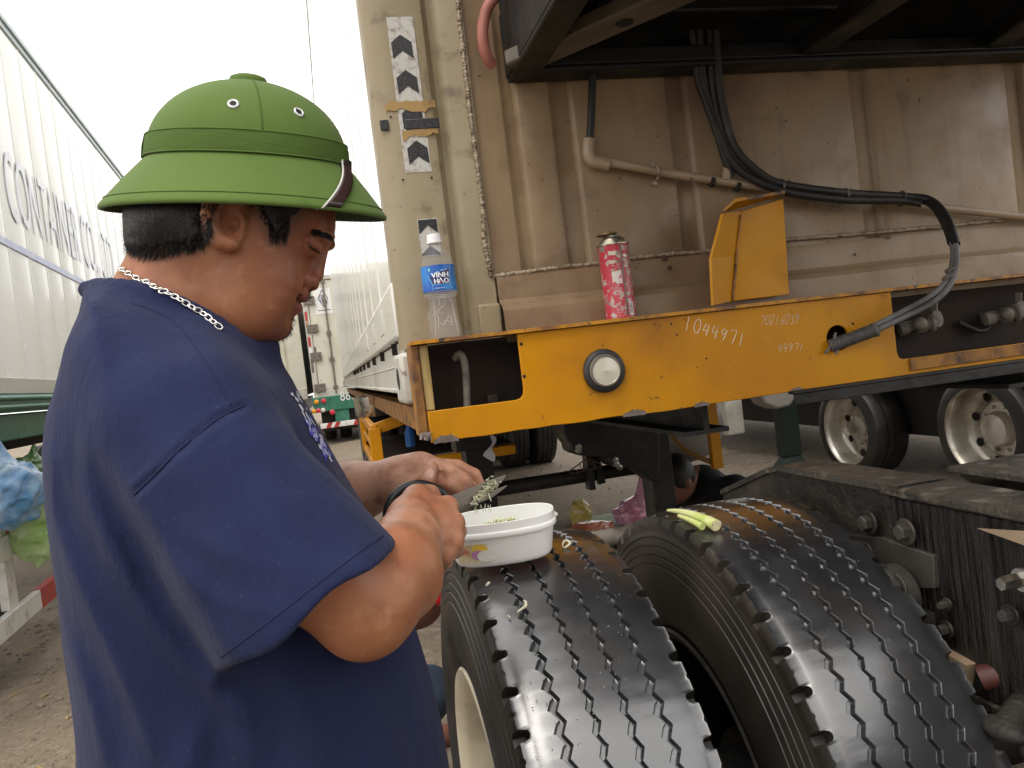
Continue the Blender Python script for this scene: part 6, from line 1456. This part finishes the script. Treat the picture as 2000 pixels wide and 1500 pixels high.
# trousers, feet: below the picture, standing on the ground
base = from_cam(Kb(480,1500)); bz = gz(base[0], base[1])
_f = BM[0]@CM; fd = np.array([_f[0], _f[1], 0]); fd /= np.linalg.norm(fd); _l = BM[2]@CM; sd = np.array([_l[0], _l[1], 0]); sd /= np.linalg.norm(sd)
def legs_d(P):
    d = None
    for s in (-1, 1):
        hp = base+sd*s*.09+np.array([0,0,.0]); hp = np.array([hp[0], hp[1], .86]); kn = hp+fd*.03; kn = np.array([kn[0], kn[1], .48]); an = hp+sd*s*.02; an = np.array([an[0], an[1], bz+.09])
        e = chain(P, [hp, kn, an], [.105,.075,.060], .03); d = e if d is None else smin(d, e, .03)
    return smin(d, ellip(P, np.array([base[0], base[1], .90]), (.16,.17,.14)), .05)
m_jeans = mat('dark_trousers', (.03,.033,.042), .8, bump=[(300,.3,.001)])
lo = base+np.array([-.42,-.42,0]); hi = base+np.array([.42,.42,0]); lo[2] = bz; hi[2] = 1.08
tv, tq = nets(legs_d, lo, hi, .014); obj('trousers', np_mesh('trousers', tv, tq), m_jeans, man, smooth=180, fix=False)
for s in (-1, 1):
    p = base+sd*s*.11; b = MB(); p = np.array([p[0], p[1], bz]); L = [p-fd*.06+np.array([0,0,.045]), p+np.array([0,0,.05]), p+fd*.10+np.array([0,0,.038]), p+fd*.19+np.array([0,0,.028])]
    b.tube(L, [.035,.042,.042,.026], 12); obj('shoe', b, m_black, man, smooth=60)
# ---------------------------------------------------------------- silver chain
lkm = MB(); R1, R2, rt_ = .0042, .0026, .00085
L = [(R1*math.cos(t), R2*math.sin(t), 0) for t in np.linspace(0, 2*math.pi, 15)[:-1]]; lkm.tube(L, rt_, 6, closed=True); lk_me = lkm.mesh('chain_link'); fixn(lk_me)
m_silverc = mat('silver_chain', (.78,.76,.72), .22, metal=1.0)
lk_me.materials.append(m_silverc); lk_me.polygons.foreach_set('use_smooth', [True]*len(lk_me.polygons))
path = spline([(238,526),(250,533),(265,542),(300,562),(338,580),(372,600),(398,618),(424,640)], 30)
pts = []
for u, v in path:
    a_, e_2 = SKIN.hit(u, v), SHIRT.hit(u, v); c_ = [h_ for h_ in (a_, e_2) if h_[0] is not None]
    p_, n_ = min(c_, key=lambda h_: h_[0][2]) if c_ else (Kb(u, v, -.05), np.array([0,0,-1.0])); pts.append(p_+n_*.0022)
acc = [0]
for i in range(1, len(pts)): acc.append(acc[-1]+np.linalg.norm(pts[i]-pts[i-1]))
nk = thing('necklace', '', '', from_cam(pts[0])); del nk['label']; del nk['category']; attach(nk, man)
nl_ = int(acc[-1]/.0062)
for i in range(nl_+1):
    s_ = acc[-1]*i/nl_; k = min(len(pts)-2, max(0, np.searchsorted(acc, s_)-1)); t = (s_-acc[k])/(acc[k+1]-acc[k]+1e-9); p = pts[k]+(pts[k+1]-pts[k])*t
    tg = from_cam(pts[k+1])-from_cam(pts[k]); tg /= np.linalg.norm(tg); nn = outn(SKIN, p)@CM; nn = nn-tg*(nn@tg); nn /= np.linalg.norm(nn); bb = np.cross(nn, tg)
    ang = .5 if i % 2 else 1.15; n2 = nn*math.cos(ang)+bb*math.sin(ang); b2 = np.cross(n2, tg); w = from_cam(p)
    o = bpy.data.objects.new('chain_link', lk_me); COL.objects.link(o)
    M4 = Matrix(((tg[0], b2[0], n2[0], w[0]), (tg[1], b2[1], n2[1], w[1]), (tg[2], b2[2], n2[2], w[2]), (0,0,0,1))); 
    o.parent = nk; o.matrix_parent_inverse = parent_world(nk).inverted(); o.matrix_basis = M4
# ---------------------------------------------------------------- pith helmet
m_hat = mat('green_canvas', (.092,.150,.030), .75, spec=.2, sheen=.08, var=[((.108,.172,.038),6,.4,.7,5),((.075,.13,.024),22,.6,.76,5)], bump=[(900,.3,.0005),(40,.15,.001)])
m_band = mat('green_hat_band', (.070,.118,.024), .75, spec=.2, var=[((.082,.135,.03),9,.45,.7,5)], bump=[(700,.3,.0006,(1,1,1)),(30,.4,.002,(1,1,5))])
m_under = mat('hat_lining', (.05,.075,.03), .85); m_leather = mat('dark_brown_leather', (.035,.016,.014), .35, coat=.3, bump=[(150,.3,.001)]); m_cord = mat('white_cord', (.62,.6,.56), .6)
hc_ = Kb(485,319); ex = BM[0]*math.cos(-.010)+BM[1]*math.sin(-.010); _u = BM[0]*math.sin(-.010)-BM[1]*math.cos(-.010); _t = .15
up = _u*math.cos(_t)-BM[2]*math.sin(_t); ez = BM[2]*math.cos(_t)+_u*math.sin(_t)
CA, CB, CH = .1010, .090, .0855
def hatp(th, t):
    """t 0..1 crown (base to top), t<0 brim (0 to -1)"""
    c, s = math.cos(th), math.sin(th)
    if t >= 0:
        hs = [0,.12,.3,.5,.7,.85,.95,1.0]; rs = [1.035,1.02,.965,.868,.708,.52,.30,.0]
        h = math.sin(t*math.pi/2)**1.0; r_ = float(np.interp(h, hs, rs)) if h < .95 else .30*math.sqrt(max(0, (1-h)/.05))
        r_ = (max(0, 1-((h+.02)/1.02)**2.25))**.5*1.035 if h > .0 else 1.035
        return hc_+ex*(CA*r_*c+.002)+ez*(CB*r_*s)+up*(CH*h)
    k = -t; out = .9*k+.1*k*k
    f_ = .5+.5*c
    lx = (.042 if c > 0 else .047); lz = .036
    drop = .0515-.0045*(1-c*c)
    prof_ = .8*k+.2*k*k
    a_, b_ = CA*1.035+lx*out, CB*1.035+lz*out
    return hc_+ex*(a_*c+.002)+ez*(b_*s)-up*(drop*prof_)
hat = thing('pith_helmet', '', '', from_cam(hc_)); del hat['label']; del hat['category']; attach(hat, man)
TH = [2*math.pi*i/96 for i in range(96)]
b = MB(); b.grid([[from_cam(hatp(t, s)) for s in list(np.linspace(0, .96, 22))+[.985, .9995]] for t in TH], closeu=True); obj('crown', b, m_hat, hat, smooth=180)
def brim_pt(t, k, off=0.0):
    p = hatp(t, -k); return p
b = MB(); rows_ = []
for t in TH:
    r_ = [brim_pt(t, k) for k in np.linspace(0, 1, 16)]
    e = r_[-1]; d = r_[-1]-r_[-2]; d /= np.linalg.norm(d); o_ = np.array([ex*math.cos(t)+ez*math.sin(t)])[0]; nrm = np.cross(np.cross(d, o_), d)
    r_ += [e+d*.0012-up*.0012, e+d*.0004-up*.0042, e-o_*.0022-up*.0052, e-o_*.006-up*.004]
    r_ += [brim_pt(t, k)-up*.0045-o_*.003 for k in (.9,.6,.3,.0)]
    rows_.append([from_cam(p) for p in r_])
b.grid(rows_, closeu=True)
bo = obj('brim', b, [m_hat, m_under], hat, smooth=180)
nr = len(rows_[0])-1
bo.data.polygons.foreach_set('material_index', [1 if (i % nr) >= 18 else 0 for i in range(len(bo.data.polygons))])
b = MB(); b.tube([from_cam(hatp(t, -.90)+up*.0006) for t in TH], .0005, 5, closed=True); obj('brim_stitch', b, m_band, hat, smooth=180)
# cloth band with its folded edges and rear loop
bandr = [(.0,.0),(.0,.0022),(.03,.0026),(.08,.0020),(.13,.0024),(.165,.0022),(.171,.0)]
b = MB(); rows_ = []
for i, t in enumerate(TH):
    o_ = ex*math.cos(t)+ez*math.sin(t); rows_.append([from_cam(hatp(t, s)+o_*(w+.0004*math.sin(i*.9+s*60)*(0 < s < .16))) for s, w in bandr])
b.grid(rows_, closeu=True); obj('band', b, m_band, hat, smooth=50)
for s in (.004, .165):
    b = MB(); b.tube([from_cam(hatp(t, s)+(ex*math.cos(t)+ez*math.sin(t))*.0024) for t in TH], .0008, 6, closed=True); obj('band_piping', b, m_hat, hat, smooth=180)
b = MB(); rows_ = []
for t in np.linspace(math.pi-.02, math.pi+.16, 6):
    o_ = ex*math.cos(t)+ez*math.sin(t); rows_.append([from_cam(hatp(t, s)+o_*w) for s, w in ((-.03,.0),(-.02,.0032),(.08,.0036),(.172,.0032),(.178,.0))])
b.grid(rows_); obj('band_loop', b, m_band, hat, smooth=50, solid=.001)
# ventilation eyelets, seams, top button
_hg = [(t, q, hatp(t, q)) for t in np.linspace(math.pi*1.2, 1.9*math.pi, 110) for q in np.linspace(.1, .95, 70)]
def hat_at(u, v): return min(_hg, key=lambda g: (1000+FPX*g[2][0]/g[2][2]-u)**2+(750+FPX*g[2][1]/g[2][2]-v)**2)[:2]
m_eye = mat('grey_metal_eyelet', (.6,.6,.6), .35, metal=.8)
for u, v in ((457,203), (582,220)):
    t, s = hat_at(u, v); p = hatp(t, s); n_ = np.cross(hatp(t+.01, s)-p, hatp(t, s+.01)-p); n_ /= np.linalg.norm(n_); n_ = n_ if n_[2] < 0 else -n_
    b = MB(); b.lathe([(.0030,-.001),(.0032,.0012),(.0044,.0018),(.0056,.0012),(.0060,-.0006)], from_cam(p), n_@CM, 24); eo = obj('eyelet', b, m_eye, hat, smooth=50)
    b = MB(); b.lathe([(.0031,.0002),(0,.0001)], from_cam(p), n_@CM, 20); obj('eyelet_hole', b, m_dark, eo)
t0, _s0 = hat_at(512,240)
for t in (t0, t0+math.pi/2+.25, t0+math.pi, t0-math.pi/2-.1):
    b = MB(); b.tube([from_cam(hatp(t, s)+(ex*math.cos(t)+ez*math.sin(t))*.0003+up*.0002) for s in np.linspace(.17, .93, 24)], .0007, 5); obj('crown_seam', b, m_band, hat, smooth=180)
tpc = hatp(0, .9995); b = MB(); b.lathe([(.0195,-.006),(.0195,.001),(.0180,.0040),(.013,.0060),(.006,.0070),(0,.0072)], from_cam(tpc), up@CM, 28); obj('top_button', b, m_hat, hat, smooth=60)
# leather strap folded up over the front of the brim, with its white edging cord
_tk = lambda k, w: 2*math.pi-(.98-.58*k)+w*(.09+.05*k)
_path = list(zip(np.linspace(1, 0, 14), np.linspace(.02, -1.0, 14)))
_on = lambda t, s, o: hatp(t, s)+(ex*math.cos(t)+ez*math.sin(t))*o+up*.0012
b = MB(); b.grid([[from_cam(_on(_tk(k, w), s_, .0024)) for k, s_ in _path]+[from_cam(hatp(_tk(0, w), -1.0)-up*.004-(ex*math.cos(_tk(0, w))+ez*math.sin(_tk(0, w)))*.002)] for w in np.linspace(0, 1.3, 6)]); obj('chin_strap', b, m_leather, hat, smooth=180, solid=.0012)
b = MB(); b.tube([from_cam(_on(_tk(k, -.1), s_, .0026)) for k, s_ in _path]+[from_cam(hatp(_tk(0,-.3), -1.0)-up*.003), from_cam(hatp(_tk(0,-.9), -1.0)-up*.0045-ez*(-.002))], .0011, 6); obj('strap_cord', b, m_cord, hat, smooth=180)
ts = [_tk(1, 0), _tk(1, 1)]
b = MB(); c = hatp(ts[1]+.03, .0); n_ = ex*math.cos(ts[1])+ez*math.sin(ts[1]); s_ = np.cross(n_, up); 
q8 = [c+s_*a+up*h+n_*w for w in (.002, .005) for a, h in ((-.008,-.007),(.008,-.007),(.008,.006),(-.008,.006))]; b.hexa([from_cam(p) for p in q8]); obj('strap_buckle', b, m_dark, hat, bevel=.001)
# ================================================================== scissors and what they cut
m_steel = mat('worn_blade_steel', (.40,.36,.31), .38, metal=.75, var=[((.16,.13,.10),20,.5,.72,6)], bump=[(90,.2,.001)]); m_grip = mat('black_plastic_grip', (.014,.014,.015), .35, bump=[(80,.1,.001)])
sci = thing('scissors', 'black handled kitchen scissors with dull blades held open over the tub', 'scissors', from_cam(K(888,988,.985)))
def blade(pxs, dz, name):
    P = [from_cam(K(u, v, .965+(u-865)/125*.075)+np.array([0,0,dz])) for u, v in pxs]; b = MB(); b.prism(P, CF*.0022); return obj(name, b, m_steel, sci, bevel=.0005)
blade([(864,976),(885,967),(940,944),(989,927),(983,938),(953,966),(920,983),(904,991),(893,1003),(878,997),(868,988)], 0, 'blade')
blade([(866,990),(900,986),(945,965),(991,948),(986,954),(962,972),(930,986),(906,998),(890,1001)], .0024, 'blade')
rv = K(890,985,.978); b = MB(); b.lathe([(.0040,0),(.0038,.0012),(.002,.002),(0,.0021)], from_cam(rv), -CF, 16); obj('rivet', b, m_chrome, sci, smooth=50)
for L, z0 in (([(870,984),(866,966),(846,952),(818,946),(790,953),(768,972),(757,998),(760,1024),(776,1034),(800,1024),(830,1006),(856,992)], .968), ([(866,996),(846,1004),(828,1030),(826,1062),(842,1078),(858,1066),(866,1036),(872,1008)], .958)):
    P = [from_cam(K(u, v, z0-(870-u)*.00025)) for u, v in L]; Ps = spline(P+[P[0]], 6)[:-1]; b = MB(); b.tube(Ps, .0056, 10, closed=True); obj('handle', b, m_grip, sci, smooth=180)
m_sliver = mat('cut_herb', (.42,.42,.26), .6, var=[((.62,.6,.48),120,.45,.6,2),((.22,.25,.12),80,.55,.65,2)])
rs_ = random.Random(17); b = MB()
for i in range(150):
    f_ = rs_.random(); u = 926+40*f_+rs_.gauss(0,4); v = 982-40*f_+rs_.gauss(0,5); z = .965+(u-865)/125*.075-.004+rs_.uniform(-.008,.006)
    p = K(u, v, z); t = np.array([rs_.gauss(.6,.5), rs_.gauss(-.4,.5), rs_.gauss(0,.5)]); t /= np.linalg.norm(t); l = rs_.uniform(.003,.0085); b.tube([from_cam(p-t*l*.5), from_cam(p+t*l*.5)], rs_.uniform(.0004,.0011), 4)
for i in range(14):
    p = K(rs_.uniform(925,958), 985+rs_.uniform(-2,6), 1.0); b.tube([from_cam(p), from_cam(p+np.array([rs_.uniform(-.002,.003), rs_.uniform(.004,.010), 0]))], .0005, 4)
b.tube([from_cam(K(954,964,1.0)), from_cam(K(957,972,1.0)), from_cam(K(959,979,1.0))], .0009, 5)
stuff(tag(obj('herb_clippings', b, m_sliver), 'clump of chopped herb slivers caught between the scissor blades', 'herb clippings'))
# ================================================================== two people crouching behind
def squat(name_label, base, yaw_, shirt_m, trouser_m, head_off=(0,0,0), lean=.25, h=.011, skinm=None, bowed=False):
    f_ = np.array([math.cos(yaw_), math.sin(yaw_), 0]); s_ = np.array([-f_[1], f_[0], 0]); b0 = np.array(base, float); Zv = np.array([0,0,1.0])
    A = lambda fx, sy, z: b0+f_*fx+s_*sy+Zv*z
    hd_ = A(.30+lean*.3, 0, .80)+np.array(head_off); nk_ = A(.16+lean*.2, 0, .66)
    def sk(P):
        d = ellip(P-0, hd_, (.088,.088,.112)); d = smin(d, ellip(P, hd_+f_*.05-Zv*.045, (.05,.05,.06)), .03); d = smin(d, cone(P, hd_-Zv*.05, nk_, .052, .06), .03)
        d = smin(d, cone(P, hd_+f_*.088-Zv*.005, hd_+f_*.102-Zv*.03, .010, .014), .01)
        for q in (-1, 1):
            d = smin(d, ellip(P, hd_+s_*q*.088-Zv*.01, (.018,.018,.030)), .006)
            d = smin(d, chain(P, [A(.12,q*.17,.62), A(.26,q*.24,.46), A(.46,q*.10,.42)], [.042,.036,.026], .02), .01)
            d = smin(d, chain(P, [A(.46,q*.10,.42), A(.52,q*.07,.41)], [.032,.024], .02), .02)
            for w in (-.024,-.008,.008,.024): d = smin(d, chain(P, [A(.51,q*.07+w,.41), A(.56,q*.06+w,.39), A(.575,q*.05+w,.36)], [.011,.010,.009], .004), .006)
            d = smin(d, chain(P, [A(.08,q*.13,.10), A(.12,q*.13,.045), A(.24,q*.14,.03)], [.045,.038,.026], .02), .01)
        return d
    def sh(P):
        d = chain(P, [A(-.10,0,.28), A(.02,0,.45), nk_-f_*.03-Zv*.06], [.16,.165,.12], .06)
        for q in (-1, 1): d = smin(d, chain(P, [nk_+s_*q*.10-Zv*.07, A(.12,q*.18,.60), A(.21,q*.22,.51)], [.075,.07,.06], .03), .04)
        return d
    def tr(P):
        d = ellip(P, A(-.10,0,.20), (.19,.19,.13))
        for q in (-1, 1): d = smin(d, chain(P, [A(-.08,q*.10,.22), A(.33,q*.16,.42), A(.10,q*.13,.12)], [.09,.068,.055], .03), .03)
        return d
    def hr(P):
        d = smax(ellip(P, hd_-f_*.008+Zv*.012, (.096,.096,.118)), (P-(hd_-Zv*.025))@(-f_*.35-Zv*.94) if bowed else (P-(hd_+f_*.045-Zv*.01))@(f_*.8-Zv*.6), .01); return d
    lo, hi = b0+np.array([-.75,-.75,0]), b0+np.array([.75,.75,1.05])
    v, q = nets(sk, lo, hi, h); pe = obj('person', np_mesh('person', v, q), skinm or m_skin2, smooth=180, fix=False); tag(pe, name_label, 'person')
    for n_, fn, m in (('shirt', sh, shirt_m), ('trousers', tr, trouser_m), ('hair', hr, m_hair)):
        v, q = nets(fn, lo, hi, h); obj(n_, np_mesh(n_, v, q), m, pe, smooth=180, fix=False)
    return pe
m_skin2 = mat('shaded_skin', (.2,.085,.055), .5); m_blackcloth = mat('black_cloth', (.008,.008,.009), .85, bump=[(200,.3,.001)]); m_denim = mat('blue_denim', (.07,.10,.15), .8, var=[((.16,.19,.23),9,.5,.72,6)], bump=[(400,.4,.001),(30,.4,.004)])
hp_ = Wd(1322, 933, 3.75)
squat('dark haired person in black crouching under the trailer by the landing leg', (hp_[0]+.30, hp_[1]+.12, gz(hp_[0]+.3, hp_[1])-.05), math.pi+.35, m_blackcloth, m_blackcloth, (0,0,hp_[2]-.80), .1, bowed=True)
kp = Wd(832, 1205, 1.95)
squat('person in blue jeans and black top squatting behind the outer tyre', (kp[0]-.36, kp[1]+.18, gz(kp[0], kp[1])), -.25, m_blackcloth, m_denim, (0,.05,-.05), .1)
rp = Wd(872, 1094, 1.9)
bag('plastic_bag', 'bright red plastic bag showing between the man\'s elbow and the outer tyre', mat('red_film', (.62,.012,.02), .3, coat=.4, bump=[(30,.6,.01)]), rp+np.array([.02,.04,-.03]), .085, 15, [], (1,1,1.1))
